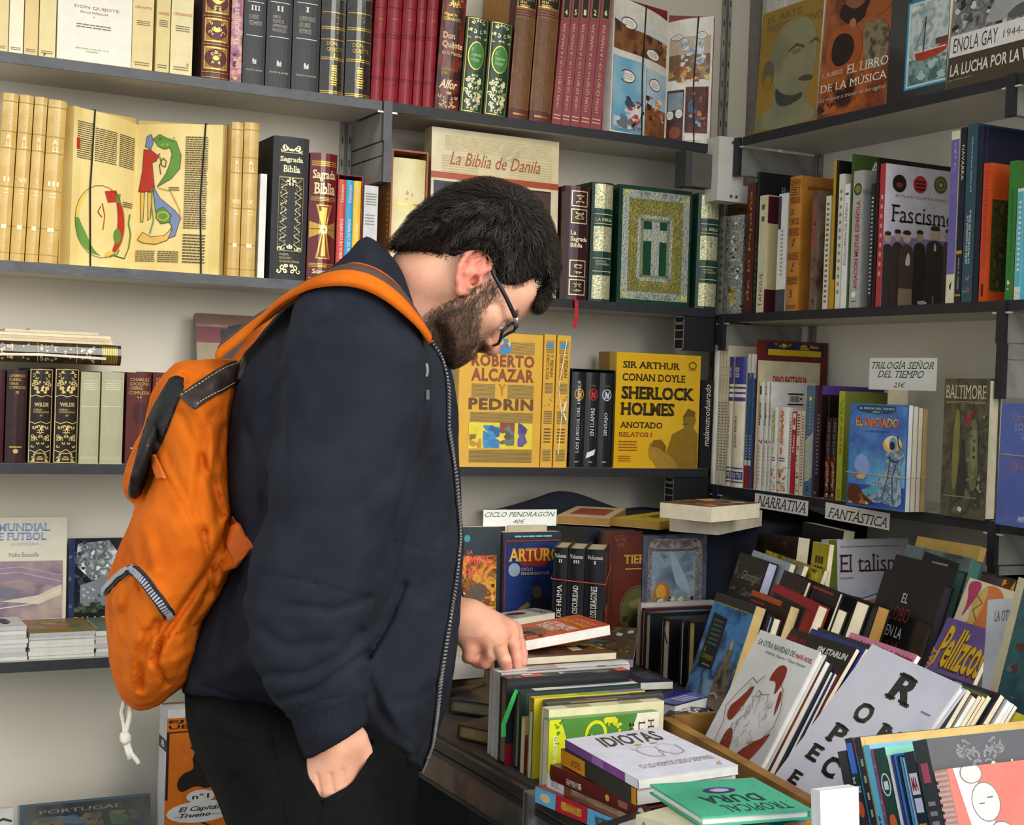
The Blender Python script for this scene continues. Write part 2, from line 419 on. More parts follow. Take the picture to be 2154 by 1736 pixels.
for k, w, h1, h2 in ((1, 'tall navy book', .075, 0), (2, 'dark face-out fantasy hardback', .078, .1), (3, 'rolled silver comic', .08, .02)):
    bracket('grey plate bracket at end of right-wall bay above the %s' % w, (XF, 1.923, ZR[k]), 'x', h1, h2, DEDGE2)
def track(label, M, h):
    t = empty('wall_track', M, label, 'upright rail', 'slotted uprights fixed to the walls')
    mb = MB(); mb.box((-.013, -.006, 0), (-.004, 0, h), METAL); mb.box((.004, -.006, 0), (.013, 0, h), METAL); mb.box((-.004, -.002, 0), (.004, 0, h), '#77736b|r.5|m.4'); 
    for i in range(int(h/.05)):
        for x in (-.0085, .0085): mb.box((x-.0015, -.0066, .02+i*.05), (x+.0015, -.006, .035+i*.05), '#3c3a36')
    obj('rail', mb, t)
track('slotted metal upright on back wall beside the two-plate bracket', frame((1.105, 3.0, .2), (1, 0, 0), (0, 1, 0), (0, 0, 1)), 2.35)
track('slotted metal upright in the corner behind the open comic', frame((2.1, 3.0, .2), (1, 0, 0), (0, 1, 0), (0, 0, 1)), 2.35)
track('slotted metal upright on right wall behind the red boxed comic', frame((2.2, 2.735, .9), (0, -1, 0), (1, 0, 0), (0, 0, 1)), 1.65)
track('slotted metal upright on right wall beyond the tall navy book', frame((2.2, 1.905, .9), (0, -1, 0), (1, 0, 0), (0, 0, 1)), 1.65)
# white corner cap between the two runs of the top shelf
t = empty('bracket_cap', Matrix.Translation((1.94, 2.765, 1.8)), 'off-white screwed metal cap joining the two top shelves in the corner', 'bracket')
mb = MB(); mb.box((-.01, .0, -.0), (.06, .05, .148), '#cbc8bd|r.5|v.08|s15|b.1')
mb.box((.06, .0, 0), (.1, .02, .04), '#cbc8bd|r.5|v.08|s15|b.1'); mb.box((.06, .0, .125), (.1, .02, .148), '#cbc8bd|r.5|v.08|s15|b.1'); obj('cap', mb, t)
for u, v in ((.028, .012), (.043, .012), (.028, .136), (.043, .136)):
    mb = MB(); mb.tube([(u, .0, v), (u, -.002, v)], .004, '#8f8c84|r.4|m.5', 10); mb.tube([(u, -.002, v), (u, -.0025, v)], .0022, '#2b2a27', 8); obj('screw', mb, t)
t = empty('corner_bracket', Matrix.Translation((1.862, 2.80, 1.83)), 'dark bracket arm under the top shelf, left of the white corner cap', 'bracket')
mb = MB(); mb.box((0, -.01, 0), (.07, .03, .078), '#57544e|r.5|m.2|v.15'); obj('arm', mb, t)
mb = MB(); mb.box((-.006, -.012, -.002), (.012, .032, .08), '#3d3d3f|r.5'); obj('end_cap', mb, t)
for zz, xx, yy, w in ((ZL[2], (1418, 1440), (666, 735), 'second'), (ZL[3], (1397, 1418), (1003, 1062), 'third')):
    a = at(xx[0], yy[1], Y=YF+.004); b = at(xx[1], yy[0]+20, Y=YF+.004)
    x0, x1, z0 = a[0], b[0], a[2]; z1 = zz-.0196
    ym = solve((x1, YF, z0), (0, 1, 0), px=xx[0])[1]; x1 = at(xx[1], yy[0]+20, Y=YF+.004)[0]
    t = empty('shelf_support', Matrix.Translation((x1, YF+.004, z0)), 'black hollow aluminium profile end hanging under the %s back-wall shelf' % w, 'bracket')
    W_, H_ = ym-YF-.004, z1-z0; mb = MB(); mb.box((0, 0, 0), (1.972-x1, W_, H_), '#141416|r.6')
    paint(mb, [('f', 0, 0, 1, 1, .09, 'silv'), ('r', 0, .3, 1, .34, 'silv'), ('r', 0, .56, 1, .6, 'silv'), ('l', [(.1, .84), (.3, .8), (.7, .8), (.9, .84)], .08, 'silv'), ('r', 0, .74, 1, .78, 'silv')], W_, H_, lambda u, v, o: (-o-.0006, W_-u, v)); obj('hollow_bar', mb, t)
# ================================================================ back wall, top shelf
def bands(vs, key='gold', hw=.004): return [('r', .02, v-hw, .98, v+hw, key) for v in vs]
G1 = 'cream paper-bound classics on the top shelf'
CR = '#e3d3a4|r.7|v.06'
def cream(x0, x1, col, label, top, **kw):
    tx = [('x', .15, .05, .85, .1, 2, '#6b5a3c')]+top
    return Lb(1, x0, x1, -40, label, col, name='paperback', art={'S': tx}, group=G1, d=.17, pages='#d8c48e|pg', **kw)
cream(-16, 17.5, '#e0cc96|r.7|v.06', 'cream paperback cut off by the left edge of the top shelf', [])
cream(18, 49, '#ece3c6|r.7|v.05', 'palest cream paperback spine, second from left end of top shelf', [])
cream(50, 80, '#dfc68c|r.7|v.06', 'tan-cream paperback spine between palest spine and face-out white cover', [])
cream(81, 117, '#e4d29c|r.7|v.06', 'cream paperback spine directly left of the face-out white cover', [('l', [(.3, .03), (.4, .06), (.35, .035)], .05, '#3b3222')])
a = at(119, 125, Y=YF+.011); b = at(275, 144, Y=YF+.011); a[2] = b[2] = ZL[1]
face_book(a, b, -45, 0.02, .03, 'white paper-covered classic standing face out among cream spines', '#e9e5d3|r.6|v.04', name='paperback', pages='page', art={'F': [
    ('t', 'DON QUIJOTE', .22, .62, .82, .665, '#8c3a2a'), ('t', 'EN LA MANCHA', .3, .575, .68, .6, '#5c564c'), ('t', 'V', .47, .53, .5, .55, '#5c564c'),
    ('x', .25, .4, .72, .46, 2, '#77705f'), ('t', 'ESPASA-CALPE, S.A.', .25, .155, .7, .172, '#8a6f66'), ('t', 'MADRID', .39, .125, .55, .14, '#8a6f66'), ('r', 0, 0, 1, .015, '#dcc4b4')]})
RED = '#b33a2c'
cream(276, 321, '#e2cd95|r.7|v.06', 'cream spine with red author name, right of the face-out white cover', [('t', 'CERVANTES', .1, .69, .9, .715, RED), ('x', .2, .5, .85, .56, 3, '#6b5a3c')])
cream(326, 356, '#dccb8e|r.7|v.06', 'cream spine with red heading, first of pair before the dark leather volume', [('t', 'CERVANTES', .1, .63, .9, .66, RED), ('x', .2, .5, .85, .58, 4, '#6b5a3c')])
cream(357, 404, '#e6d7a6|r.7|v.06', 'broad cream spine with foxing, last before the dark leather volume', [('t', 'CERVANTES', .08, .63, .95, .66, RED), ('x', .2, .46, .85, .53, 3, '#6b5a3c'), ('e', .8, .12, .06, .02, '#b99c54')])
def ornpanel(v0, v1, sd): return [('f', .08, v0, .92, v1, .05, 'gold'), ('r', .12, v0+.012, .88, v1-.012, '#8b6a35|r.4|m.5'), ('e', .5, (v0+v1)/2, .4, (v1-v0)*.42, '#571a1e|r.4'), ('k', .2, v0+.03, .8, v1-.03, 6, 'gold', sd), ('e', .5, (v0+v1)/2, .12, .02, 'gold')]
Lb(1, 422, 481, -45, 'dark red leather volume with three gilt medallion panels on its spine', '#5a1d20|r.35|b.1', name='leather_book', rnd=.12, hard=True, bc='#2d1a17|r.5', art={'S': ornpanel(.1, .32, 1)+ornpanel(.37, .6, 2)+ornpanel(.65, .87, 3)+bands([.02, .07, .345, .62], 'dgold')})
Lb(1, 483, 508, -40, 'narrow pink and violet painted spine reading upward in white', 'n#b56a78,#7d4a6a,#d79a8e,#3c3550|s28|r.4', name='paperback', art={'S': [('t', 'EL QUIJOTE', .3, .38, .75, .78, '#f0dde0', 90), ('b', .1, .02, .9, .3, 14, .16, '#e0b06a;#3a2a40;#a8505a', 4)]})
for x0, x1, n, sub, lb in ((509, 556, 'III', 'EL NUEVO\nTESTAMENTO', 'black bible volume numbered three in white'), (557, 611, 'II', 'LIBROS\nPOETICOS\nSAPIENCIALES\nPROFETICOS', 'black bible volume numbered two in white'), (612, 670, 'I', 'EL PENTATEUCO\nLOS LIBROS\nHISTORICOS', 'black bible volume numbered one in white')):
    hh = .1 if sub.count('\n') < 2 else .15
    Lb(1, x0, x1, -45, lb, '#1b1b1f|r.4', hard=True, rnd=.05, group='black bible volumes on the top shelf', art={'S': [('t', 'PRIMERA\nEDICION\nECUMENICA', .18, .82, .85, .95, '#d7d2c4', 0, ''), ('r', .12, .775, .88, .781, '#e8e6df'), ('t', n, .5-.07*len(n), .7, .5+.07*len(n), .745, '#e8e6df', 0, 's'), ('t', sub, .22, .66-hh, .8, .66, '#b9b4a6'), ('r', .12, .46, .88, .466, '#e8e6df'), ('b', .42, .2, .6, .25, 5, .07, '#d8d4c8', 3), ('t', 'PLAZA & JANES', .15, .13, .9, .15, '#c9c4b4')]})
for x0, x1, lb in ((671, 723, 'glossy black volume with gilt bands, first of the pair next to the red set'), (724, 778, 'glossy black volume with gilt bands, touching the red set')):
    Lb(1, x0, x1, -45, lb, 'n#1a1712,#2b261d,#141210|s60|r.16|c.8|b.35|t70', name='leather_book', hard=True, rnd=.2, art={'S': bands([.015, .03, .3, .315, .47, .56, .575, .7, .82, .835], 'gold', .0035)+[('t', 'DON\nQUIJOTE', .2, .36, .85, .45, 'gold', 0, 's'), ('t', 'I', .45, .31, .55, .35, 'gold', 0, 's'), ('k', .3, .06, .7, .27, 9, 'gold', 9), ('s', .4, .08, .62, .26, 9, 'gold'), ('k', .35, .6, .65, .68, 3, 'dgold', 5), ('k', .2, .85, .8, .97, 5, 'dgold', 5)]})
for i, (x0, x1) in enumerate(((779, 804), (805, 836.5), (837.5, 866.5), (867.5, 887), (888, 912))):
    w = ('first', 'second', 'third', 'fourth', 'last')[i]
    Lb(1, x0, x1, -45, 'plain deep red cloth spine, %s of the red set from the left' % w, 'n#7d1420,#8e1a26,#6d101c|s30|r.42|b.1', name='cloth_book', hard=True, rnd=.2, lean=.02, group='plain red set on the top shelf', art={'S': bands([.18, .195, .52, .54, .76], '#5b0d16|r.5', .003)+[('t', 'TOMO', .25, .66, .75, .675, 'dgold'), ('x', .2, .56, .8, .6, 2, '#a03a40')]})
Lb(1, 913, 964, -10, 'maroon flame-painted spine with large gilt lettering beside the green pair', 'n#4a1614,#2a0e0e,#7a2a18,#3a1210|s22|r.3', hard=True, rnd=.1, lean=.05, art={'S': [('k', .15, .88, .85, .98, 7, 'gold', 6), ('t', 'Miguel de\nCERVANTES', .1, .77, .8, .84, 'gold'), ('t', 'Don\nQuijote', .1, .52, .95, .67, '#e6cf98', 0, 'sb'), ('t', 'de la Mancha', .12, .475, .95, .51, '#e6cf98'), ('t', 'ILUSTRADO POR\nDORÉ', .15, .3, .85, .36, 'dgold'), ('t', 'Alfor', .1, .18, .85, .26, '#e9dcae', 0, 'bi'), ('k', .08, .02, .92, .15, 9, '#d9c48e', 8)]})
for x0, x1, yt, lb in ((966, 1014, 38, 'dark green spine with gilt leaves, left of the green pair'), (1016, 1064, 48, 'dark green spine with gilt leaves, right of the green pair')):
    Lb(1, x0, x1, yt, lb, '#173f28|r.35|v.2', name='leather_book', hard=True, rnd=.12, lean=.05, group='green gilt pair on the top shelf', art={'S': [('f', .06, .01, .94, .99, .03, 'gold'), ('e', .5, .6, .36, .15, 'gold'), ('e', .5, .6, .32, .138, '#2f7d35|r.4'), ('t', 'El\nIngenioso\nHidalgo', .28, .53, .74, .68, '#cdd99a', 0, 'i'), ('k', .1, .03, .9, .4, 22, '#d9cf9a|r.35|m.4', 12), ('k', .1, .78, .9, .97, 9, '#d9cf9a|r.35|m.4', 15), ('b', .12, .06, .88, .4, 16, .09, '#e2d8a6', 13)]})
WOOD = 'n#8d6238,#7a5230,#9a6e42|s14|r.45|b.2|t60|w1'
for i, (x0, x1) in enumerate(((1068, 1110), (1112, 1158))):
    Lb(1, x0, x1, -45, ('tan half-leather volume with black label, left one with its side showing', 'tan half-leather volume with black label, right one of the pair')[i], WOOD, name='leather_book', hard=True, rnd=.12, lean=.05, d=.18, bc='#b3803d|r.5', group='tan half-leather pair on the top shelf', art={'S': [('r', 0, .79, 1, .92, '#17140f'), ('f', .02, .79, .98, .92, .03, 'gold'), ('t', 'CERVANTES\n·\nDON QUIJOTE\nDE LA\nMANCHA', .14, .795, .86, .91, 'gold'), ('s', 0, .73, 1, .785, 3, '#5f2c22'), ('s', .05, 0, .95, .72, 60, '#6b4526'), ('r', 0, 0, 1, .07, '#5b2420|r.5'), ('x', .2, .02, .8, .05, 1, 'dgold')], 'B': [('r', .8, 0, 1, 1, '#5b2430|r.5')]})
xs = (1160, 1180, 1199, 1219, 1241, 1264)
for i, n in enumerate('45126'):
    Lb(1, xs[i], xs[i+1], -22, 'dusty rose volume with black number box %s on its leaning spine' % {'4': 'four', '5': 'five', '1': 'one', '2': 'two', '6': 'six'}[n], '#8f4148|r.55|v.08', name='cloth_book', hard=True, lean=.062, d=.14, group='numbered rose volumes on the top shelf', art={'S': [('r', .16, .8, .84, .95, '#15110f'), ('f', .14, .795, .86, .955, .05, 'dgold'), ('t', n, .36, .82, .64, .86, '#eadfae', 0, 'b'), ('t', 'DON QUIJOTE DE LA MANCHA', .28, .12, .7, .76, '#d8b98a', 90, 's'), ('r', .12, .045, .88, .052, '#d8b98a'), ('r', .12, .07, .88, .077, '#d8b98a')]})
def open_book(name, label, A, Cc, B, z, hA, hC, hB, tk, key, cov, artL, artR, cords, depth=0, group=None):
    """open volume standing on a shelf: A, Cc, B = (X,Y) of left edge, gutter and right edge; artL/artR on the two pages"""
    t = empty(name, Matrix.Translation((Cc[0], Cc[1], z)), label, 'book', group)
    A, B = np.array((A[0]-Cc[0], A[1]-Cc[1])), np.array((B[0]-Cc[0], B[1]-Cc[1])); O = np.zeros(2)
    for nm, P, hh, art, sg in (('left_pages', A, hA, artL, 1), ('right_pages', B, hB, artR, -1)):
        n = 9; Lp = np.linalg.norm(P); e = P/Lp; nr = np.array((e[1], -e[0]))*(1 if sg < 0 else -1)
        if nr[1] > 0: nr = -nr
        pt = lambda s: P*s+nr*.012*math.sin(math.pi*min(1, s*1.15))*(1-s*.3)
        mb = MB(); ss = [i/(n-1) for i in range(n)]
        fr = [pt(s) for s in ss]; bk = [P*s-nr*tk*(.25+.75*min(1, s*3)) for s in ss]
        vs = [(p[0], p[1], 0) for p in fr]+[(p[0], p[1], hC+(hh-hC)*s) for p, s in zip(fr, ss)]+[(p[0], p[1], 0) for p in bk]+[(p[0], p[1], hC+(hh-hC)*s) for p, s in zip(bk, ss)]
        fs = []
        for i in range(n-1): fs += [(i, i+1, n+i+1, n+i), (2*n+i+1, 2*n+i, 3*n+i, 3*n+i+1), (n+i, n+i+1, 3*n+i+1, 3*n+i), (i+1, i, 2*n+i, 2*n+i+1)]
        fs += [(n-1, 3*n-1, 4*n-1, 2*n-1), (0, n, 3*n, 2*n)]
        mb.mesh(vs, fs, key)
        def fn(u, v, o):
            s = u/Lp; s = 1-s if sg > 0 else s; s = max(0, min(1, s)); p = pt(s)+nr*(o+.0004); return (p[0], p[1], v*(hC+(hh-hC)*s)/hC)
        paint(mb, art, Lp, hC, fn, [i/(n-1) for i in range(n)]); obj(nm, mb, t)
        mb = MB(); q0, q1 = -nr*tk*.25, P*1.02-nr*(tk+.001); H2 = max(hh, hC)+.003
        q2 = q1-nr*.003; q3 = q0-nr*.003; vs = [(q[0], q[1], zz) for zz in (0, H2) for q in (q0, q1, q2, q3)]
        mb.mesh(vs, [(0, 1, 5, 4), (1, 2, 6, 5), (2, 3, 7, 6), (3, 0, 4, 7), (4, 5, 6, 7), (0, 3, 2, 1)], cov); obj('board', mb, t)
        for s in cords.get(nm, ()):
            p = pt(s)+nr*.0022; q = P*s-nr*(tk+.006); H = hC+(hh-hC)*s; mb = MB(); sw = e*.006*sg
            mb.tube([(q[0], q[1], .002), (p[0], p[1], .002), (p[0]+sw[0], p[1]+sw[1], H*.5), (p[0], p[1], H+.002), (q[0], q[1], H+.004), (q[0], q[1], .002)], .0016, '#1d1b1a|r.8', 6, False); obj('elastic_cord', mb, t)
    return t
BUB = lambda u, v, a, b: [('e', u, v, a, b, '#ece8e0'), ('o', u, v, a, b, .012, '#4a3a34'), ('x', u-a*.6, v-b*.5, u+a*.6, v+b*.5, 3, '#b9a79d')]
SOIL = 'n#5d3524,#7a4a2c,#8e5d36,#4a2a20|s24|r.35'; NIGHT = 'n#3a2122,#512c26,#2c1a1c|s26|r.35'
aL = [('r', .02, .62, .96, .86, SOIL), ('r', .02, .8, .96, .86, '#cfd3cf'), ('p', [(.02, .83), (.3, .8), (.6, .74), (.96, .72), (.96, .62), (.02, .62)], SOIL)]+BUB(.25, .83, .12, .045)+BUB(.66, .665, .13, .045)+[
    ('b', .75, .69, .95, .8, 12, .05, '#8a5a2a;#5a2a1a;#b98a4a;#3a3a30', 3), ('r', .02, .03, .52, .57, 'n#4d8fb4,#7db0c6,#a9cbd4|s9|r.35')]+BUB(.25, .44, .12, .05)+[
    ('b', .05, .05, .5, .22, 12, .08, '#c9ced2;#6a7278;#9aa5ad', 5), ('b', .2, .07, .5, .3, 10, .06, '#b3423a;#d9d4cb;#3a4a5a', 6), ('l', [(.35, .08), (.52, .2)], .03, '#2a1f1c'),
    ('r', .55, .03, .97, .28, SOIL), ('r', .55, .26, .97, .55, 'n#8fb0c4,#b9ccd4|s12|r.35')]+BUB(.72, .44, .12, .05)+[('b', .55, .16, .95, .34, 18, .05, '#c08a3a;#8a4a2a;#e0d2b0;#3a2a20', 8)]
aR = [('r', .04, .52, .95, .82, 'n#a3896a,#6f5636,#8a6a3c|s16|r.35'), ('r', .04, .72, .95, .86, '#b9a98a'), ('b', .3, .62, .85, .84, 22, .08, '#d7dbe0;#8f9aa6;#c4c8cc', 21), ('b', .05, .5, .95, .62, 24, .08, '#c8a03c;#8a3a2e;#d8c27a;#5a6a3a;#a85a3a', 22)]+BUB(.75, .86, .12, .03)+BUB(.2, .86, .13, .025)+[
    ('r', .03, .03, .4, .44, NIGHT), ('r', .05, .28, .38, .42, 'n#9aa6ac,#6a7a86|s20')]+BUB(.1, .24, .09, .04)+BUB(.3, .25, .09, .04)+[('e', .22, .1, .13, .05, '#8a4a30'), ('r', .44, .1, .94, .46, 'n#5a2a26,#421f20,#6a3a2a|s20'), ('b', .5, .14, .9, .42, 16, .06, '#c07a3a;#8fa3b8;#a8402c;#4a5a7a', 24), ('r', .44, .04, .8, .08, '#e4dfd2')]
Z1 = ZL[1]
open_book('open_book', 'open comic album with red covers held by two black elastic cords', (solve((0, YF+.02, Z1), (1, 0, 0), px=1281)[0], YF+.018), (solve((0, YF+.1, Z1), (1, 0, 0), px=1390)[0], YF+.085), (solve((0, YF+.03, Z1), (1, 0, 0), px=1489)[0], YF+.025), Z1, .315, .29, .306, .022, '#ded9cc|r.4', '#7d231f|r.4', aL, aR, {'left_pages': (.5,), 'right_pages': (.66,)})
# ================================================================ back wall, second shelf
VEL = 'n#d3b36a,#c8a45a,#dcc07c|s12|r.28|c.3|v.1'
VW = '#f3e6b8|r.3'
def vel(x0, x1, yt, n, lb, lean=.03):
    Lb(2, x0, x1, yt, lb, VEL, name='vellum_book', hard=True, rnd=.22, lean=lean, group='vellum set on the second shelf', art={'S': [
        ('r', 0, .045, 1, .05, '#a98742'), ('r', 0, .205, 1, .21, '#a98742'), ('r', 0, .44, 1, .445, '#a98742'), ('r', 0, .67, 1, .675, '#a98742'), ('r', 0, .77, 1, .775, '#a98742'), ('r', 0, .95, 1, .955, '#a98742'),
        ('t', 'A\nLL', .3, .68, .72, .755, VW, 0, 'b'), ('t', n, .5-.1*len(n), .47, .5+.1*len(n), .5, VW, 0, 'b'), ('r', .32, .42, .68, .426, VW), ('r', .32, .4, .68, .406, VW), ('r', .32, .19, .68, .215, VW), ('k', .25, .8, .75, .93, 5, VW, 3), ('k', .3, .06, .7, .17, 5, VW, 4), ('k', .3, .25, .7, .36, 4, VW, 8), ('k', .3, .53, .7, .64, 4, VW, 9)]})
vel(-14, 19.5, 196, 'II', 'vellum gilt spine cut off by the left edge of the second shelf')
vel(20.5, 51.5, 200, 'VII', 'vellum gilt spine numbered seven, second from the left edge')
vel(52.5, 80.5, 204, 'V', 'vellum gilt spine numbered five, third from the left edge')
vel(81.5, 121, 211, 'III', 'broad vellum gilt spine numbered three touching the open codex')
PAR = 'n#dcc276,#e6d08c,#d2b566|s5|r.5'
INK = '#4a3a22'
def dragon_ring(cu, cv, ru, rv, a0, a1, w0, key, n=14):
    P = []; Q = []
    for i in range(n+1):
        t = a0+(a1-a0)*i/n; w = w0*math.sin(math.pi*min(1, .15+.85*i/n))
        P.append((cu+ru*math.cos(t), cv+rv*math.sin(t))); Q.append((cu+(ru-w)*math.cos(t), cv+(rv-w*.45)*math.sin(t)))
    return ('P', P+Q[::-1], key)
RD, GR, BLU, YE = '#b5301c', '#5d8a34', '#7483a8', '#e3b94a'
aL = [('x', .3, .68, .62, .9, 17, INK), ('x', .66, .68, .95, .9, 17, INK), ('x', .06, .68, .28, .92, 18, INK), ('r', .05, .74, .1, .81, RD),
      dragon_ring(.42, .3, .36, .22, 2.2, 3.3, .05, YE), dragon_ring(.42, .3, .36, .22, 3.1, 4.7, .12, GR), dragon_ring(.42, .3, .36, .23, -1.0, 1.25, .12, RD), dragon_ring(.42, .3, .36, .23, -1.4, -.95, .07, YE),
      ('p', [(.45, .5), (.62, .52), (.7, .46), (.6, .44), (.5, .43)], RD), ('p', [(.62, .5), (.7, .5), (.68, .44), (.63, .44)], GR), ('e', .66, .22, .06, .05, GR), ('l', [(.42, .42), (.46, .34), (.44, .25)], .012, RD), ('l', [(.4, .4), (.36, .36), (.42, .33)], .01, INK), ('l', [(.55, .08), (.66, .1), (.7, .13)], .02, GR), ('l', [(.62, .09), (.8, .08), (.88, .16)], .012, INK),
      ('l', [(.88, .38), (.86, .32), (.91, .25), (.88, .16)], .025, GR), ('x', .74, .42, .93, .46, 3, INK), ('o', .42, .3, .37, .235, .006, INK)]
FL = lambda P, k: [('p', P, k), ('l', P+[P[0]], .007, INK)]
aR = (FL([(.1, .85), (.12, .92), (.17, .93), (.2, .88), (.17, .83)], BLU)+FL([(.085, .83), (.17, .825), (.25, .79), (.28, .8), (.24, .75), (.19, .74), (.2, .69), (.235, .545), (.035, .545), (.075, .69)], RD)+FL([(.06, .54), (.11, .54), (.1, .34), (.07, .34)], '#dfb048')+FL([(.15, .54), (.2, .54), (.19, .37), (.16, .35)], '#dfb048')
    +FL([(.2, .9), (.27, .93), (.35, .905), (.465, .885), (.53, .79), (.52, .7), (.42, .63), (.26, .577), (.36, .665), (.405, .735), (.425, .8), (.4, .84), (.33, .83), (.26, .85)], GR)+[('b', .24, .85, .45, .91, 9, .018, '#7fae4a;#3f6a24', 2), ('l', [(.28, .78), (.31, .72), (.35, .71), (.36, .75), (.32, .77), (.28, .72), (.3, .66)], .01, INK)]
    +[('l', [(.27, .57), (.42, .55), (.53, .43), (.55, .36)], .012, '#c49a3c')]+FL([(.21, .584), (.3, .5), (.48, .42), (.545, .37), (.49, .25), (.36, .22), (.45, .31), (.4, .37), (.25, .41)], BLU)+FL([(.26, .42), (.34, .44), (.44, .39), (.42, .34), (.32, .33), (.26, .37)], GR)+[('o', .34, .38, .07, .03, .01, YE), ('l', [(.2, .57), (.2, .45), (.23, .35), (.19, .26)], .014, '#5d8a34')]
    +FL([(.04, .22), (.1, .27), (.2, .24), (.36, .25), (.46, .3), (.4, .22), (.26, .19), (.1, .2)], '#dcb458')+[('x', .58, .3, .84, .92, 42, INK), ('x', .02, .07, .26, .15, 6, INK), ('x', .29, .07, .54, .15, 6, INK), ('x', .58, .07, .84, .27, 10, INK), ('x', .4, .55, .53, .58, 2, INK)])
Z2 = ZL[2]
open_book('illuminated_codex', 'open parchment codex with red and green dragon initials, held by cords', (solve((0, YF+.008, Z2), (1, 0, 0), px=147)[0], YF+.012), (solve((0, YF+.07, Z2), (1, 0, 0), px=284)[0], YF+.085), (solve((0, YF+.015, Z2), (1, 0, 0), px=459)[0], YF+.014), Z2, .301, .291, .298, .028, PAR, '#c3a45c|r.5', aL, aR, {'left_pages': (.72,), 'right_pages': (.8,)})
vel(478, 503, 258, 'VIII', 'slim vellum gilt spine right of the open codex', 0)
vel(504, 536, 259, 'IX', 'vellum gilt spine with round ornaments before the white booklet', 0)
Lb(2, 541, 556, 366, 'thin white booklet with rounded corner beside the black bible', '#d9d9cf|r.35', name='booklet', d=.19, pages='pagew')
OR = lambda v0, v1, n, sd, u0=.15, u1=.85, k='#ddcf9c|r.35|m.3': ('k', u0, v0, u1, v1, n, k, sd)
Lb(2, 566, 642, 289, 'thick black gilt bible with two ornament columns on its spine', '#1e1f21|r.5|b.15', name='bible', hard=True, rnd=.06, d=.17, pages='page', art={'S': [OR(.9, .95, 5, 31), ('r', .2, .888, .82, .892, '#ddcf9c'), ('t', 'Sagrada', .18, .815, .84, .862, '#e9dfb4', 0, 'sb'), ('t', 'Biblia', .28, .752, .76, .8, '#e9dfb4', 0, 'sb'), ('r', .18, .712, .84, .718, '#ddcf9c'), ('r', .18, .2, .84, .206, '#ddcf9c')]+[OR(.22+.06*i, .28+.06*i, 3, 40+i, a, b) for i in range(8) for a, b in ((.2, .42), (.6, .82))]+[('l', [(a, .22+.06*i), (b, .25+.06*i), (a, .28+.06*i), (a+(b-a), .25+.06*i)], .02, '#ddcf9c') for i in range(8) for a, b in ((.22, .4), (.8, .62))]+[('f', .16, .2, .86, .72, .015, '#8d8052'), OR(.66, .71, 4, 71), OR(.21, .25, 4, 72), ('t', 'NUEVA\nEDICION\nGUADALUPANA', .24, .12, .8, .185, '#c8bc90'), OR(.04, .105, 6, 33)]})
Lb(2, 644, 702, 324, 'glossy dark red gilt bible with a large cross on its spine', '#641419|r.2|c.5', name='bible', hard=True, rnd=.2, d=.18, art={'S': [('s', .05, .9, .95, .945, 3, 'gold'), ('t', 'Sagrada', .08, .78, .92, .87, '#e8d49a|r.25|m.4', 0, 'sb'), ('t', 'Biblia', .14, .68, .92, .77, '#e8d49a|r.25|m.4', 0, 'sb'), ('s', .05, .63, .95, .665, 3, 'gold'), ('s', .05, .115, .95, .15, 3, 'gold'),
    ('p', [(.22, .6), (.8, .6), (.62, .44), (.95, .47), (.95, .34), (.62, .38), (.78, .18), (.24, .18), (.42, .38), (.03, .34), (.03, .47), (.42, .44)], 'gold'), ('p', [(.3, .59), (.72, .59), (.56, .41), (.7, .19), (.32, .19), (.48, .41)], '#7a2a22|r.3'), ('p', [(.4, .58), (.62, .58), (.53, .41), (.6, .2), (.42, .2), (.5, .41)], 'gold'), ('e', .51, .41, .13, .035, '#e8d49a|r.3|m.5'), ('l', [(.05, .41), (.95, .41)], .03, '#7a2a22'), ('t', 'Sopena', .15, .055, .85, .1, '#e8d49a', 0, 'sb'), ('s', .05, .01, .95, .04, 2, 'gold')]})
# children's boxed set
zz = ZL[2]; xa = solve((0, YF+.012, zz), (1, 0, 0), px=704)[0]; xb = solve((0, YF+.012, zz), (1, 0, 0), px=757)[0]; hh = solve((xa, YF+.012, zz), (0, 0, 1), py=366)[2]-zz
t = empty('slipcase', Matrix.Translation((xa, YF+.012, zz)), 'open red slipcase holding three bright children\'s volumes', 'slipcase'); wt = xb-xa-.001; mb = MB(); e = .0015
mb.box((0, 0, 0), (e, .14, hh), '#8f1f22|r.4'); mb.box((wt-e, 0, 0), (wt, .14, hh), '#8f1f22|r.4'); mb.box((e, 0, hh-e), (wt-e, .14, hh), '#6a1518|r.4'); mb.box((e, 0, 0), (wt-e, .14, e), '#8f1f22|r.4'); mb.box((e, .139, e), (wt-e, .14, hh-e), '#6a1518'); obj('case', mb, t)
w3 = (wt-2*e-.001)/3
for i, (c, lb) in enumerate((('#c9412e|r.35', 'red children\'s volume, left one in the red slipcase'), ('#2d93c4|r.35', 'sky blue children\'s volume, middle one in the red slipcase'), ('#e2b81c|r.35', 'yellow children\'s volume, right one in the red slipcase'))):
    book('paperback', lb, Matrix.Translation((xa+e+.0004+i*w3, YF+.014, zz+e+.0003)), w3-.0004, .13, hh-.012, c, rnd=.1, group='children\'s volumes in the red slipcase', art={'S': [('t', 'LA BIBLIA DE LOS NIÑOS', .28, .18, .75, .62, '#f1ead6', 90), ('t', 'Volumen', .3, .78, .75, .95, '#e9d9b0', 90, 'i')]})
Lb(2, 760, 790, 391, 'slim silvery white volume between red slipcase and tan slipcase', '#c4c3be|r.3', d=.13, art={'S': [('x', .1, .8, .9, .93, 5, '#7d7b76'), ('x', .1, .6, .8, .72, 4, '#8a8883')]})
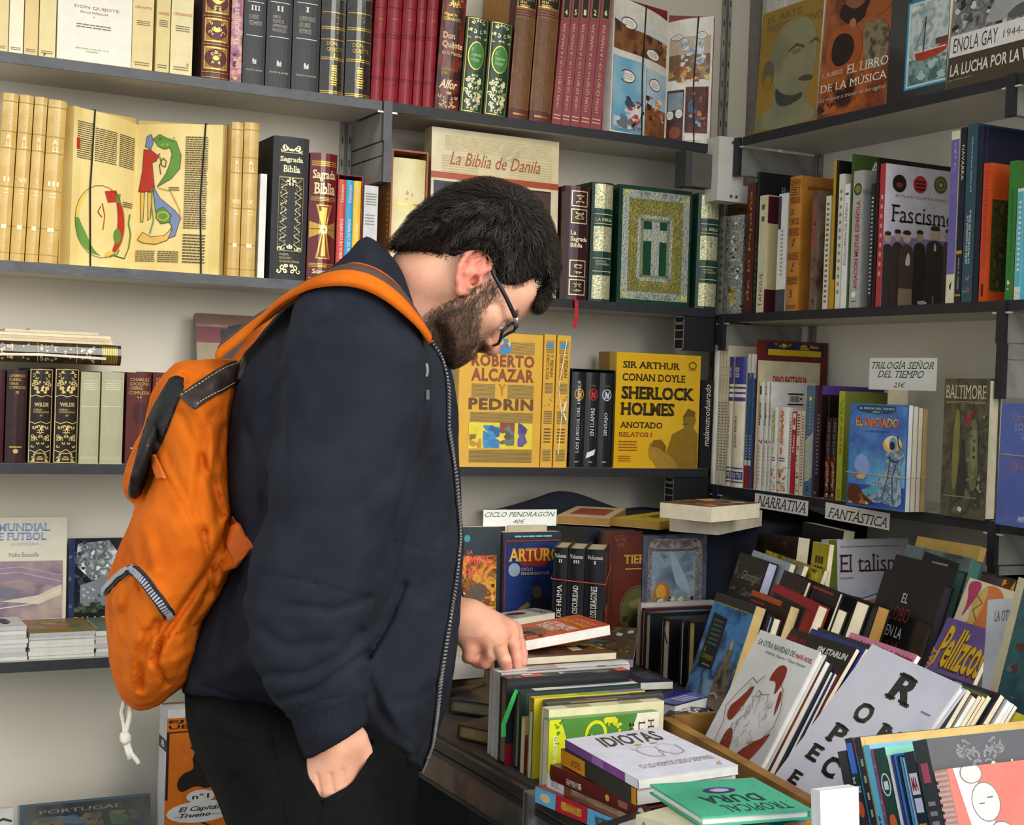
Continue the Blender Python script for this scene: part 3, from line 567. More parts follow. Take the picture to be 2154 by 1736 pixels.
# tan slipcase with cream volume
xa = solve((0, YF+.012, zz), (1, 0, 0), px=815)[0]; xb = solve((0, YF+.012, zz), (1, 0, 0), px=892)[0]; hh = solve((xa, YF+.012, zz), (0, 0, 1), py=312)[2]-zz; wt = xb-xa; e = .004
t = empty('slipcase', Matrix.Translation((xa, YF+.012, zz)), 'tall tan slipcase with rust edges around a thick cream volume', 'slipcase'); mb = MB(); k = '#8a5a1e|r.45|b.1'; kr = '#9a4a26|r.4'
for a, b in (((0, 0, 0), (e, .18, hh)), ((wt-e, 0, 0), (wt, .18, hh)), ((e, 0, hh-e), (wt-e, .18, hh)), ((e, 0, 0), (wt-e, .18, e)), ((e, .177, e), (wt-e, .18, hh-e))): mb.box(a, b, k, keys=[k, k, kr, k, k, k])
paint(mb, [('x', .9, .35, .96, .7, 9, '#c9a25a')], .18, hh, lambda u, v, o: (-o, .18-u, v)); obj('case', mb, t)
book('book', 'thick cream gilt volume inside the tan slipcase', Matrix.Translation((xa+e+.0005, YF+.016, zz+e+.0005)), wt-2*e-.001, .155, hh-.022, 'n#d9c993,#e3d6a4,#cfbd82|s9|r.4', hard=True, rnd=.08, art={'S': [('x', .08, .62, .95, .66, 1, 'gold'), ('x', .05, .585, .97, .6, 1, 'gold'), ('b', .4, .68, .6, .76, 4, .04, '#c2a55c', 3), ('k', .3, .3, .7, .45, 4, '#cbb26c', 3)]})
# tall face-out parchment cover
a = solve((0, YF+.03, zz), (1, 0, 0), px=901); b = solve((0, YF+.03, zz), (1, 0, 0), px=1169)
face_book(a, b, 284, .03, .038, 'tall face-out parchment cover with rust lettering behind the man\'s head', '#d5c69c|r.2|c.6|v.06', hard=True, sp='#b9a77c|r.25|c.4', art={'F': [
    ('x', .1, .865, .95, .96, 9, '#c3af80'), ('x', .6, .7, .95, .86, 10, '#c3af80'), ('x', .08, .7, .36, .84, 9, '#c3af80'), ('b', .55, .84, .68, .93, 5, .03, '#bda98d', 3), ('t', 'La Biblia de Danila', .14, .78, .85, .862, '#a04c26|r.3', 0, 'i'), ('r', 0, .69, 1, .73, '#a8492a|r.25'), ('r', 0, .06, 1, .69, '#d9cda8|r.25'), ('r', .02, .3, .94, .675, '#23222c|r.25'), ('p', [(.15, .3), (.2, .62), (.3, .67), (.6, .6), (.62, .3)], '#3a3030'), ('b', .1, .35, .5, .66, 20, .06, '#4a3a34;#2b2a38;#5a4030', 8), ('r', .64, .3, .94, .665, '#4a2a24'), ('o', .8, .52, .12, .1, .03, '#8a6a44'), ('e', .8, .54, .085, .075, '#b08a5e'), ('e', .8, .44, .13, .09, '#6a3a30'), ('b', .64, .3, .94, .4, 12, .04, '#5a2a26;#8a5a3a', 5), ('r', 0, .18, 1, .22, '#a8492a')]})
# bible spines and green embossed volumes
def pan(v0, v1, sd): return [('f', .2, v0, .84, v1, .035, '#e2d1a0|r.3|m.4'), ('k', .34, v0+.025, .7, v1-.025, 7, '#e2d1a0|r.3|m.3', sd), ('r', .36, v0+.04, .68, v0+.046, '#e2d1a0'), ('r', .36, v1-.046, .68, v1-.04, '#e2d1a0')]
def ribbon(root, t, d, h):
    mb = MB(); mb.ribbon([(t*.4, -.006, .004), (t*.42, -.02, -.004), (t*.44, -.021, -.04), (t*.36, -.02, -.062)], .0045, '#b5121f|r.5', (0, 1, 0)); obj('bookmark_ribbon', mb, root)
Lb(2, 1181, 1235, 393, 'dark maroon bible spine with four gilt squares and hanging red ribbon', '#331319|r.25|c.3', name='bible', hard=True, rnd=.15, d=.19, extra=ribbon, art={'S': pan(.82, .96, 1)+pan(.67, .8, 2)+[('t', 'La\nSagrada\nBiblia', .2, .46, .86, .61, '#e9dfb8', 0, 'sb')]+pan(.2, .35, 3)+pan(.04, .18, 4)})
GRN = '#123829|r.3|c.3'; SG = 'n#c9c49a,#a9a984,#d8d2a8,#6d7a5c|s150|r.3|m.45|b.4|t200'
def gspine(x0, x1, yt, lb):
    Lb(2, x0, x1, yt, lb, GRN, hard=True, rnd=.18, d=.19, group='green embossed set on the second shelf', art={'S': [('r', .1, .78, .95, .985, SG), ('r', .1, .42, .95, .63, SG), ('r', .1, .02, .95, .22, SG), ('k', .2, .8, .86, .97, 10, '#e8e2bc|r.3|m.4', 3), ('k', .2, .44, .86, .61, 10, '#e8e2bc|r.3|m.4', 4), ('k', .2, .04, .86, .2, 10, '#e8e2bc|r.3|m.4', 5), ('t', 'LA BIBLIA', .14, .675, .93, .7, '#d8d2a8', 0, 's'), ('r', .1, .73, .95, .735, '#d8d2a8'), ('r', .1, .65, .95, .655, '#d8d2a8'), ('r', .1, .36, .95, .365, '#d8d2a8'), ('t', 'ANTIGUO\nTESTAMENTO\nI', .2, .28, .85, .345, '#c9c49a'), ('r', .1, .25, .95, .255, '#d8d2a8')]})
gspine(1237, 1283, 385, 'dark green spine with silver-gilt panels, left of the embossed cover')
a = solve((0, YF+.014, zz), (1, 0, 0), px=1296); b = solve((0, YF+.014, zz), (1, 0, 0), px=1449)
EMB = 'n#6d6a2c,#8a8340,#55582a,#9a8f4a|s160|r.35|m.35|b.6|t220'; SIL = 'n#8f958a,#a9ada0,#747b72|s140|r.35|m.45|b.5|t220'
face_book(a, b, 396, .015, .04, 'green face-out cover embossed with a cross inside gilt and silver frames', GRN, hard=True, art={'F': [('r', .05, .04, .97, .965, SIL), ('r', .14, .105, .88, .895, EMB), ('k', .16, .12, .86, .88, 26, '#a79a4e|r.35|m.4', 41), ('f', .26, .2, .74, .76, .05, SIL), ('f', .3, .23, .7, .73, .035, '#7d8a6a|r.35|m.4'), ('r', .34, .25, .66, .71, '#12402e|r.25'), ('r', .45, .25, .56, .71, SIL), ('r', .34, .54, .66, .64, SIL), ('k', .46, .27, .55, .5, 10, '#c9c79a|r.3|m.4', 44), ('k', .36, .55, .65, .63, 6, '#c9c79a|r.3|m.4', 45), ('b', .06, .05, .13, .1, 4, .03, '#c2b24e', 1), ('b', .88, .9, .96, .955, 4, .03, '#c2b24e', 2), ('b', .88, .05, .96, .1, 4, .03, '#c2b24e', 3), ('b', .06, .9, .13, .955, 4, .03, '#c2b24e', 4), ('k', .2, .91, .8, .955, 8, '#b9bdb0|r.3|m.4', 46), ('k', .2, .05, .8, .095, 8, '#b9bdb0|r.3|m.4', 47)], 'S': []})
gspine(1461, 1506, 408, 'dark green spine with silver-gilt panels, right of the embossed cover, in the corner')
# ================================================================ back wall, third shelf
DKR = '#3a1a16|r.4|b.1'
Lb(3, -24, 7, 778, 'dark maroon spine cut off by the left edge of the third shelf', '#3c1418|r.4', hard=True, rnd=.12)
GT = '#c9a55e|r.35|m.3'
Lb(3, 9, 54, 779, 'dark brown collected works spine with gilt heading, far left of third shelf', '#2c1815|r.35|b.1', name='leather_book', hard=True, rnd=.14, d=.14, art={'S': [('t', 'LAWRENCE\nDURRELL\nOBRAS\nCOMPLETAS', .12, .8, .9, .955, GT, 0, 's'), ('t', 'III', .42, .75, .58, .775, GT, 0, 's'), ('r', .05, .41, .95, .414, '#150a09'), ('x', .2, .16, .8, .19, 1, GT), ('e', .5, .13, .13, .025, GT), ('r', .38, .1, .62, .104, '#2c1815')]})
for x0, x1, lb in ((57, 108, 'ornate black and gilt spine, left of the matching pair'), (110, 163, 'ornate black and gilt spine, right one beside the pale green pair')):
    g = '#d8bd78|r.33|m.35'
    Lb(3, x0, x1, 775, lb, '#1f1613|r.35', name='leather_book', hard=True, rnd=.16, d=.14, group='ornate black and gilt pair', art={'S': [('f', .03, .01, .97, .99, .03, g), ('k', .1, .74, .9, .97, 20, g, 51), ('k', .1, .17, .9, .4, 20, g, 52), ('k', .1, .02, .9, .1, 8, g, 53), ('l', [(.05, .7), (.25, .72), (.5, .7), (.75, .72), (.95, .7)], .03, g), ('l', [(.05, .44), (.25, .42), (.5, .44), (.75, .42), (.95, .44)], .03, g), ('l', [(.05, .14), (.3, .12), (.5, .15), (.7, .12), (.95, .14)], .03, g), ('t', 'WILDE', .2, .6, .82, .64, g, 0, 'sb'), ('t', 'OBRAS\nCOMPLETAS', .18, .53, .84, .575, g), ('t', 'II', .45, .495, .55, .515, g), ('x', .25, .1, .75, .12, 1, g), ('b', .4, .76, .6, .82, 4, .09, '#d8bd78', 2), ('b', .4, .35, .6, .4, 4, .09, '#d8bd78', 2)]})
for x0, x1, lb in ((165, 207, 'pale sage spine with silver rules, left of the pair'), (209, 257, 'pale sage spine with silver rules, right of the pair')):
    Lb(3, x0, x1, 783, lb, '#a9a585|r.4|v.06', name='cloth_book', hard=True, rnd=.1, d=.15, group='pale sage pair', art={'S': [('r', .08, .9, .92, .906, '#d3d0b6'), ('x', .15, .8, .85, .885, 4, '#cfccb2'), ('r', .08, .62, .92, .628, '#d3d0b6'), ('r', .08, .07, .92, .076, '#cbc8ac'), ('r', .08, .05, .92, .056, '#cbc8ac')]})
for x0, x1, lb in ((262, 314, 'russet collected novels spine with gilt heading, right of the sage pair'), (316, 366, 'russet collected novels spine partly hidden by the orange backpack')):
    Lb(3, x0, x1, 784, lb, '#54201b|r.4|v.12', name='leather_book', hard=True, rnd=.12, d=.15, group='russet collected novels', art={'S': [('t', 'CHARLES\nDICKENS', .12, .86, .9, .94, GT, 0, 's'), ('t', '-OBRAS-\nCOMPLETAS', .08, .76, .92, .85, GT, 0, 's'), ('t', 'II', .42, .72, .58, .74, GT), ('e', .55, .55, .3, .12, '#41181a|r.4'), ('x', .2, .16, .7, .19, 1, '#d8cdb0'), ('b', .4, .2, .6, .26, 3, .08, '#d8cdb0', 7)]})
# volumes lying on top of the row
zt = ZL[3]+.189
xr = solve((0, YF+.012, zt), (1, 0, 0), px=253)[0]; xl = .3
book('leather_book', 'glossy black gilt volume lying on top of the brown and gilt row', frame((xr, YF+.012, zt+.0388), (0, 0, -1), (0, 1, 0), (1, 0, 0)) @ Matrix.Translation((0, 0, -(xr-xl))), .0385, .14, xr-xl, 'n#231a12,#3a2c1c,#171210|s40|r.15|c.8|b.3|t60', hard=True, rnd=.2, art={'S': [('k', .06, .74, .94, .86, 9, '#dfcb90|r.25|m.4', 61), ('k', .06, .5, .94, .7, 9, '#dfcb90|r.25|m.4', 62), ('k', .06, .26, .94, .46, 9, '#dfcb90|r.25|m.4', 63), ('s', .08, .88, .92, .98, 9, '#c9a545|r.2|m.6'), ('r', .05, .48, .95, .483, GT), ('r', .05, .72, .95, .723, GT), ('l', [(.7, .1), (.6, .5), (.68, .9)], .12, '#e9e2cc|r.2')]})
zt += .0392
xr = solve((0, YF+.02, zt), (1, 0, 0), px=237)[0]
for i, (c, lb) in enumerate((('#d9c9a4|r.7', 'lowest cream booklet lying on the glossy gilt volume'), ('#cdb893|r.7', 'second cream booklet in the stack on the glossy gilt volume'), ('#e0d4b2|r.7', 'third cream booklet in the stack on the glossy gilt volume'))):
    book('booklet', lb, frame((xr-i*.002, YF+.02+i*.001, zt+.0055), (0, 0, -1), (0, 1, 0), (1, 0, 0)) @ Matrix.Translation((0, 0, -.21)), .0052, .14, .21, c, pages='#e6dcc0|pg', group='cream booklets lying on the third shelf'); zt += .0056
xr = solve((0, YF+.03, zt), (1, 0, 0), px=205)[0]
book('booklet', 'top cream booklet with string tied around it', frame((xr, YF+.024, zt+.006), (0, 0, -1), (0, 1, 0), (1, 0, 0)) @ Matrix.Translation((0, 0, -.17)), .0055, .135, .17, '#cfc3a0|r.7', pages='#ddd2b4|pg', extra=lambda r, t, d, h: obj('string', (lambda mb: (mb.tube([(-.001, -.002, h*.25), (-.0015, d*.5, h*.27), (-.001, d+.001, h*.3)], .0009, '#6a5a3c', 5), mb)[1])(MB()), r))
# leaning picture book behind the backpack strap
zz = ZL[3]; a = solve((0, YF+.07, zz), (1, 0, 0), px=421); b = solve((0, YF+.07, zz), (1, 0, 0), px=590)
face_book(a, b, 668, .24, .02, 'worn brown picture cover leaning behind the orange shoulder strap', 'n#6d5a44,#5a4632,#7d6a52|s20|r.3|c.3', name='paperback', art={'F': [('r', 0, .93, 1, 1, '#6a4a3a'), ('r', 0, .8, 1, .91, '#6a2a2e'), ('r', 0, .3, .32, .8, '#8a7a5e'), ('p', [(.3, .5), (.28, .72), (.4, .92), (.7, .95), (1, .9), (1, .4), (.5, .4)], '#2a1c1c'), ('b', .3, .5, .95, .9, 10, .1, '#3a2426;#1f1618', 3)]})
# yellow face-out anthology and its companion spines
YEL = '#dca93c|r.35|v.04'; ST = '#6f674a'
a = solve((0, YF+.012, zz), (1, 0, 0), px=960); b = solve((0, YF+.012, zz), (1, 0, 0), px=1134)
RB = '#8c4a33'; BR = '#6a4a2c'
face_book(a, b, 701, .01, .02, 'big yellow face-out comic anthology with striped bars, beside the man\'s beard', YEL, name='comic_book', hard=True, art={'F': [
    ('s', .16, .845, .9, .94, 11, ST), ('e', .53, .9, .09, .06, '#4a86b8'), ('b', .46, .9, .6, .96, 6, .03, '#d8b43a;#c04a34;#e0c858', 3), ('t', 'ROBERTO', .14, .745, .9, .84, RB, 0, 'Bw'), ('t', 'ALCAZAR', .14, .635, .9, .735, RB, 0, 'Bw'), ('s', .15, .515, .43, .62, 11, ST), ('s', .58, .515, .9, .62, 11, ST), ('t', 'Y', .47, .53, .56, .62, '#b8842c', 0, 'B'), ('t', 'PEDRIN', .12, .425, .9, .51, BR, 0, 'Bw'), ('s', .14, .33, .9, .41, 9, ST), ('r', .13, .135, .9, .33, '#e6cf3c|r.35'),
    ('b', .3, .14, .5, .36, 7, .1, '#3d84b4;#4a94c4;#2f6a9a', 12), ('b', .5, .16, .68, .33, 9, .07, '#5d5a4c;#8a4a38;#6a7a6a', 13), ('b', .72, .15, .84, .33, 6, .08, '#54467c;#6a5a8e', 14), ('b', .14, .14, .28, .24, 5, .05, '#c48a3a;#8a6a4a', 15), ('s', .14, .035, .9, .13, 10, ST)]})
for x0, x1, yt, lb in ((1136, 1161, 704, 'yellow striped anthology spine next to the face-out anthology'), (1163, 1192, 706, 'yellow striped anthology spine wrapped in torn clear film')):
    Lb(3, x0, x1, yt, lb, YEL, name='comic_book', hard=True, d=.17, group='yellow striped anthology spines', art={'S': [('s', .15, .86, .85, .96, 8, ST), ('e', .5, .92, .3, .022, '#4a86b8'), ('t', 'ROBERTO ALCAZAR', .2, .66, .48, .85, RB, -90, 'b'), ('t', 'Y PEDRIN', .55, .68, .82, .85, BR, -90, 'b'), ('s', .15, .56, .85, .64, 8, ST), ('b', .15, .46, .85, .54, 6, .09, '#6a7a4a', 2), ('s', .15, .33, .85, .43, 8, ST), ('x', .2, .18, .8, .3, 5, BR), ('s', .15, .05, .85, .14, 8, ST)]+([('l', [(.7, .97), (.2, .6), (.5, .4), (.35, .1)], .06, '#f3e6bd|r.15'), ('l', [(.8, .5), (.6, .42), (.85, .36)], .1, '#f3eedb|r.15'), ('p', [(1, .97), (.9, .5), (1, .1)], '#b9a878|r.2')] if x0 > 1150 else [])})
# black boxed trilogy
xa = solve((0, YF+.012, zz), (1, 0, 0), px=1196)[0]; xb = solve((0, YF+.012, zz), (1, 0, 0), px=1286)[0]; hh = solve((xb, YF+.012, zz), (0, 0, 1), py=779)[2]-zz; wt = xb-xa; e = .0015
t = empty('slipcase', Matrix.Translation((xa, YF+.012, zz)), 'open black slipcase holding three black novels with round emblems', 'slipcase'); mb = MB()
for p, q in (((0, 0, 0), (e, .13, hh)), ((wt-e, 0, 0), (wt, .13, hh)), ((e, 0, hh-e), (wt-e, .13, hh)), ((e, 0, 0), (wt-e, .13, e)), ((e, .1285, e), (wt-e, .13, hh-e))): mb.box(p, q, '#17161a|r.4')
obj('case', mb, t); w3 = (wt-2*e-.0008)/3
for i, (ti, c, lb) in enumerate((('LOS JUEGOS DEL HAMBRE', '#c9962c', 'black novel with yellow emblem, left one in the black slipcase'), ('EN LLAMAS', '#b8322a', 'black novel with red emblem and torn price sticker in the black slipcase'), ('SINSAJO', '#b9c6cc', 'black novel with silver emblem, right one in the black slipcase'))):
    L_ = .5*len(ti)/21+.08
    book('paperback', lb, Matrix.Translation((xa+e+.0004+i*w3, YF+.013, zz+e+.0003)), w3-.0006, .125, hh-.009, '#1a191d|r.3', rnd=.1, group='black novels in the slipcase', art={'S': [('o', .5, .765, .34, .062, .06, c), ('b', .36, .73, .66, .8, 5, .12, c, 3), ('l', [(.3, .73), (.7, .8)], .05, c), ('t', ti, .36, .33-(.18 if i == 0 else 0), .64, .33+L_, '#dcdad4', 90, 's'), ('x', .3, .84, .7, .88, 1, '#5a4a30'), ('r', .3, .05, .6, .056, '#d8d4cc'), ('r', .72, .3, .8, .5, '#2a3a4a')]+([('p', [(.12, .09), (.72, .13), (.8, .19), (.2, .15)], '#dcdcd6')] if i == 1 else [])})
Lb(3, 1274, 1290, 740, 'yellow spine behind the yellow detective cover', '#b08a24|r.35', d=.05, back=.1, name='book', art={'S': [('t', 'S', .3, .85, .7, .92, '#2a2318')]})
a = solve((0, YF+.014, zz), (1, 0, 0), px=1290); b = solve((0, YF+.014, zz), (1, 0, 0), px=1467)
DK = '#39301a|r.25'; SH = '#8a6a1c|r.25|c.5'
face_book(a, b, 745, .01, .03, 'glossy yellow annotated detective stories with black slab lettering', 'n#d6a512,#dbae22|s4|r.16|c.7', hard=True, art={'F': [('t', 'SIR ARTHUR', .07, .865, .75, .925, DK, 0, 'sb'), ('t', 'CONAN DOYLE', .07, .755, .82, .82, DK, 0, 'sb'), ('t', 'SHERLOCK', .06, .595, .93, .71, DK, 0, 'sB'), ('t', 'HOLMES', .06, .455, .7, .57, DK, 0, 'sB'), ('t', 'ANOTADO', .06, .345, .56, .4, DK, 0, 'sb'), ('t', 'RELATOS I', .05, .27, .44, .31, '#9a3a1c', 0, 'sb'), ('x', .05, .14, .27, .24, 4, '#9a4a1c'), ('x', .05, .05, .2, .11, 3, '#9a4a1c'), ('o', .9, .91, .05, .035, .014, '#6a5418'), ('x', .84, .865, .95, .875, 1, '#6a5418'),
    ('p', [(.82, .36), (.8, .46), (.86, .52), (.94, .5), (.96, .42), (.93, .36), (.99, .3), (.99, .0), (.64, 0), (.62, .15), (.68, .3), (.78, .34)], SH), ('p', [(.4, .16), (.42, .22), (.52, .25), (.6, .2), (.62, .13), (.7, .08), (.76, 0), (.5, 0), (.46, .06), (.41, .09)], '#a5802a|r.25|c.5'), ('p', [(.42, .19), (.46, .245), (.55, .25), (.61, .19), (.6, .13), (.54, .17)], '#7d5c18|r.25'), ('p', [(.8, .45), (.86, .53), (.95, .5), (.94, .46)], '#6d501a|r.25'), ('r', .8, .385, .88, .395, '#6d501a')]})
Lb(3, 1470, 1494, 800, 'black spine with white script lettering in the corner of the third shelf', '#17161a|r.4', d=.15, art={'S': [('t', 'malanuzcoduarado', .3, .25, .8, .95, '#d8d2c0', 90, 'i')]})
# ================================================================ back wall, fourth and lowest shelves
zz = ZL[4]
a = solve((0, YF+.135, zz), (1, 0, 0), px=-62); b = solve((0, YF+.135, zz), (1, 0, 0), px=137)
face_book(a, b, 1091, .08, .022, 'pale football history with a stadium photo, face out on the fourth shelf', '#cfc9b4|r.4|v.05', name='book', hard=True, art={'F': [('t', 'EL MUNDIAL', .1, .895, .82, .955, '#7f96bd', 0, 'sb'), ('t', 'DE FUTBOL', .18, .825, .78, .885, '#7f96bd', 0, 'sb'), ('t', 'SU HISTORIA', .4, .785, .7, .805, '#93a7c6'), ('t', 'Pedro Escamilla', .38, .7, .7, .73, '#8d8676', 0, 's'), ('r', 0, .22, .96, .665, 'n#8f7c82,#a08a86,#74687a,#b09a90|s8|r.35'), ('p', [(0, .62), (.4, .64), (.95, .55), (.95, .46), (.5, .52), (0, .5)], '#8a7684'), ('l', [(0, .56), (.5, .58), (.95, .5)], .008, '#b3a3a8'), ('l', [(0, .6), (.5, .62), (.95, .55)], .006, '#b3a3a8'), ('p', [(.3, .36), (.7, .4), (.95, .48), (.95, .4), (.7, .33)], '#c9bda8'), ('l', [(.2, .3), (.6, .33), (.95, .44)], .01, '#d8cdb8'), ('p', [(0, .4), (.4, .38), (.55, .44), (.3, .47), (0, .46)], '#6f6a78'), ('b', .55, .06, .68, .11, 3, .03, '#b9b29a', 3)]})
a = solve((0, YF+.135, zz), (1, 0, 0), px=142); b = solve((0, YF+.135, zz), (1, 0, 0), px=262)
face_book(a, b, 1134, .08, .02, 'dark glossy palace photo book half behind the backpack', 'n#191d22,#232830,#14171b|s14|r.15|c.5', name='book', art={'F': [('p', [(.15, .95), (.7, .98), (.95, .8), (.9, .66), (.4, .6), (.12, .75)], 'n#c9cccb,#8a9092,#4a5054,#e4e6e4|s50|r.2'), ('b', .02, .5, .3, .98, 30, .04, '#11151a;#23303a;#3a4a5a', 5), ('p', [(.2, .42), (.2, .56), (.45, .6), (.6, .66), (.75, .6), (1, .58), (1, .36), (.2, .36)], '#6f767a'), ('b', .24, .4, .98, .56, 24, .025, '#c4c6be;#39424a;#9aa09c', 9), ('b', 0, .3, .95, .4, 26, .05, '#2f3b22;#1c2418;#4a5430', 7), ('t', 'PALACIOS', .1, .19, .95, .265, '#c9b53c', 0, 'b'), ('r', 0, 0, .1, 1, '#2a3a5a|r.2'), ('b', 0, .05, .1, .95, 12, .03, '#15181f;#4a5a7a', 3)]})
MG = 'magazine stacks on the fourth shelf'
def magstack(x0, x1, n, th, tops, nm, dep=.11):
    z = zz+.0003; r = random.Random(int(x1))
    xa_ = solve((0, YF+.012, zz), (1, 0, 0), px=x0)[0]; xb_ = solve((0, YF+.012, zz), (1, 0, 0), px=x1)[0]
    for i in range(n):
        tk = th*r.uniform(.85, 1.15); top = i == n-1; dx = r.uniform(-.003, .003)
        pos = 'top issue' if top else 'bottom issue' if i == 0 else '%s issue from the bottom' % ('second', 'third', 'fourth', 'fifth', 'sixth', 'seventh', 'eighth', 'ninth')[i-1]
        c = tops[0] if top else r.choice(('#d9d6cf|r.4', '#cbc9c2|r.4', '#c4b8c9|r.4', '#b9bdb4|r.4', '#dedad0|r.4'))
        book('magazine', '%s of %s' % (pos, nm), frame((xb_+dx, YF+.014+r.uniform(0, .004), z+tk), (0, 0, -1), (0, 1, 0), (1, 0, 0)) @ Matrix.Translation((0, 0, -(xb_-xa_))), tk-.0002, dep, xb_-xa_, c, pages='pagew', group=MG, art={'B': tops[1]} if top else {}); z += tk
magstack(-40, 57, 8, .008, ('#c9c6c4|r.35', [('e', .45, .6, .3, .12, '#3a4038'), ('e', .5, .68, .1, .05, '#6a6a58')]), 'the magazine stack cut off by the left edge')
magstack(60, 198, 8, .0074, ('n#5d6340,#7a6a3c,#8a5a34,#4a5a40|s16|r.3', [('e', .5, .45, .4, .22, '#8a6a44'), ('b', .2, .25, .8, .7, 10, .08, '#a87a3c;#5a6a3a;#b08a5a', 4)]), 'the wide magazine stack with a brown cover on top')
magstack(201, 262, 7, .0078, ('#5a6a58|r.35', [('r', .6, .6, 1, 1, '#3d4238')]), 'the magazine stack beside the backpack')
zz = ZL[5]
a = solve((0, YF+.06, zz), (1, 0, 0), px=42); b = solve((0, YF+.06, zz), (1, 0, 0), px=318)
face_book(a, b, 1690, .25, .03, 'dark travel photo book with silver title on the lowest shelf', 'n#3a3d3c,#4a4a44,#2d3234|s12|r.25|c.3', hard=True, art={'F': [('t', 'PORTUGAL', .14, .73, .78, .82, '#8f8a84', 0, 's'), ('b', .05, .3, .95, .65, 30, .06, '#4a5a4a;#6a6048;#3a4a5a;#5a4a42', 9), ('p', [(.25, .6), (.4, .64), (.5, .4), (.4, .42)], '#4a5f70'), ('r', 0, 0, .03, 1, '#3a5468'), ('r', 0, .95, 1, 1, '#3f5a6e')]})
a = solve((0, YF+.03, zz), (1, 0, 0), px=-60); b = solve((0, YF+.03, zz), (1, 0, 0), px=27)
face_book(a, b, 1706, .1, .02, 'white cover with dark script at the left end of the lowest shelf', '#c9c7c0|r.35', art={'F': [('l', [(.5, .7), (.75, .78), (.95, .72)], .06, '#3a3a3a'), ('l', [(.5, .5), (.7, .56), (.95, .48)], .06, '#3a3a3a')]})
# ================================================================ right wall, top shelf (face-out covers)
z1 = ZR[1]+.0003
face4((1586, 283), (1714, 254), (1668, 10), z1, .03, 'ochre art book with a grey stone head on its cover', 'n#8a6a1c,#957322|s8|r.3', art={'F': [
    ('t', 'EL ARTE', .1, .9, .66, .955, '#5f5636'), ('t', 'PRECOLOMBINO', .1, .82, 1.0, .875, '#5f5636'),
    ('P', [(0, .0), (.02, .13), (.3, .19), (.3, .36), (.22, .5), (.2, .66), (.3, .82), (.5, .88), (.75, .87), (.92, .76), (.96, .55), (.9, .36), (.8, .22), (.86, .14), (1, .1), (1, 0)], 'n#6f6c50,#86835f,#78755a|s9|r.45'),
    ('P', [(.3, .36), (.42, .28), (.62, .24), (.78, .26), (.76, .2), (.5, .16), (.34, .2)], '#3a3a2e'), ('P', [(.1, .36), (.06, .5), (.14, .6), (.26, .56), (.28, .44), (.2, .32)], '#5a5842'), ('e', .17, .4, .07, .07, '#8a6a1c'),
    ('l', [(.5, .62), (.62, .655), (.74, .62)], .03, '#4a4936'), ('e', .62, .6, .08, .022, '#6a684e'), ('l', [(.82, .63), (.92, .66), (.97, .63)], .025, '#4a4936'), ('P', [(.78, .64), (.8, .5), (.74, .46), (.86, .44), (.92, .48), (.86, .56), (.84, .66)], '#7f7c5c'), ('P', [(.66, .37), (.78, .39), (.92, .37), (.9, .33), (.76, .34)], '#3f3e30'), ('P', [(.68, .33), (.8, .31), (.88, .33), (.8, .28)], '#85825f')]})
BZ = 'n#3a1a10,#7a3a1a,#a85a26,#2a120c|s12|r.28|c.3'
face4((1717, 253), (1861, 221), (1813, -45), z1, .03, 'music history book with a painted trumpeter and white serif title', BZ, art={'F': [
    ('P', [(.1, .8), (.2, 1), (.8, 1), (.85, .8), (.6, .72), (.3, .74)], '#6a3a22'), ('P', [(.28, .82), (.35, .98), (.6, .98), (.62, .84), (.5, .76), (.38, .76)], '#8a5436'), ('P', [(.25, .86), (.2, .74), (.45, .64), (.66, .72), (.64, .84), (.52, .78), (.4, .78)], '#2a120c'), ('e', .4, .87, .05, .012, '#1c0c08'), ('e', .54, .87, .04, .012, '#1c0c08'),
    ('P', [(.05, .5), (.1, .64), (.25, .68), (.5, .66), (.62, .5), (.56, .34), (.3, .28), (.1, .36)], '#9a4c1c|r.25'), ('P', [(.14, .5), (.18, .6), (.3, .62), (.44, .58), (.5, .48), (.42, .38), (.26, .36), (.16, .42)], '#1f0f0a'), ('P', [(.56, .7), (.75, .86), (.97, .84), (.99, .72), (.8, .66)], '#9a5020|r.25'), ('P', [(.6, .64), (.75, .66), (.98, .6), (.98, .26), (.7, .3), (.62, .44)], 'n#5a5040,#8a7a5c,#3a342a|s40|r.4'), ('b', .0, .02, .5, .1, 12, .05, '#a85a2a;#3a1a12', 4), ('P', [(.36, .68), (.44, .72), (.5, .66), (.44, .62)], '#a8704a'),
    ('t', 'L. ALBERTI', .04, .305, .34, .34, '#d8c8b0', 0, 's'), ('t', 'EL LIBRO', .41, .29, 1.0, .36, '#e6dccb', 0, 's'), ('t', 'DE LA MÚSICA', .03, .19, 1.0, .265, '#e6dccb', 0, 's'), ('t', '(La música a través de los siglos)', .02, .11, 1.0, .15, '#c8b8a0', 0, 'i')]})
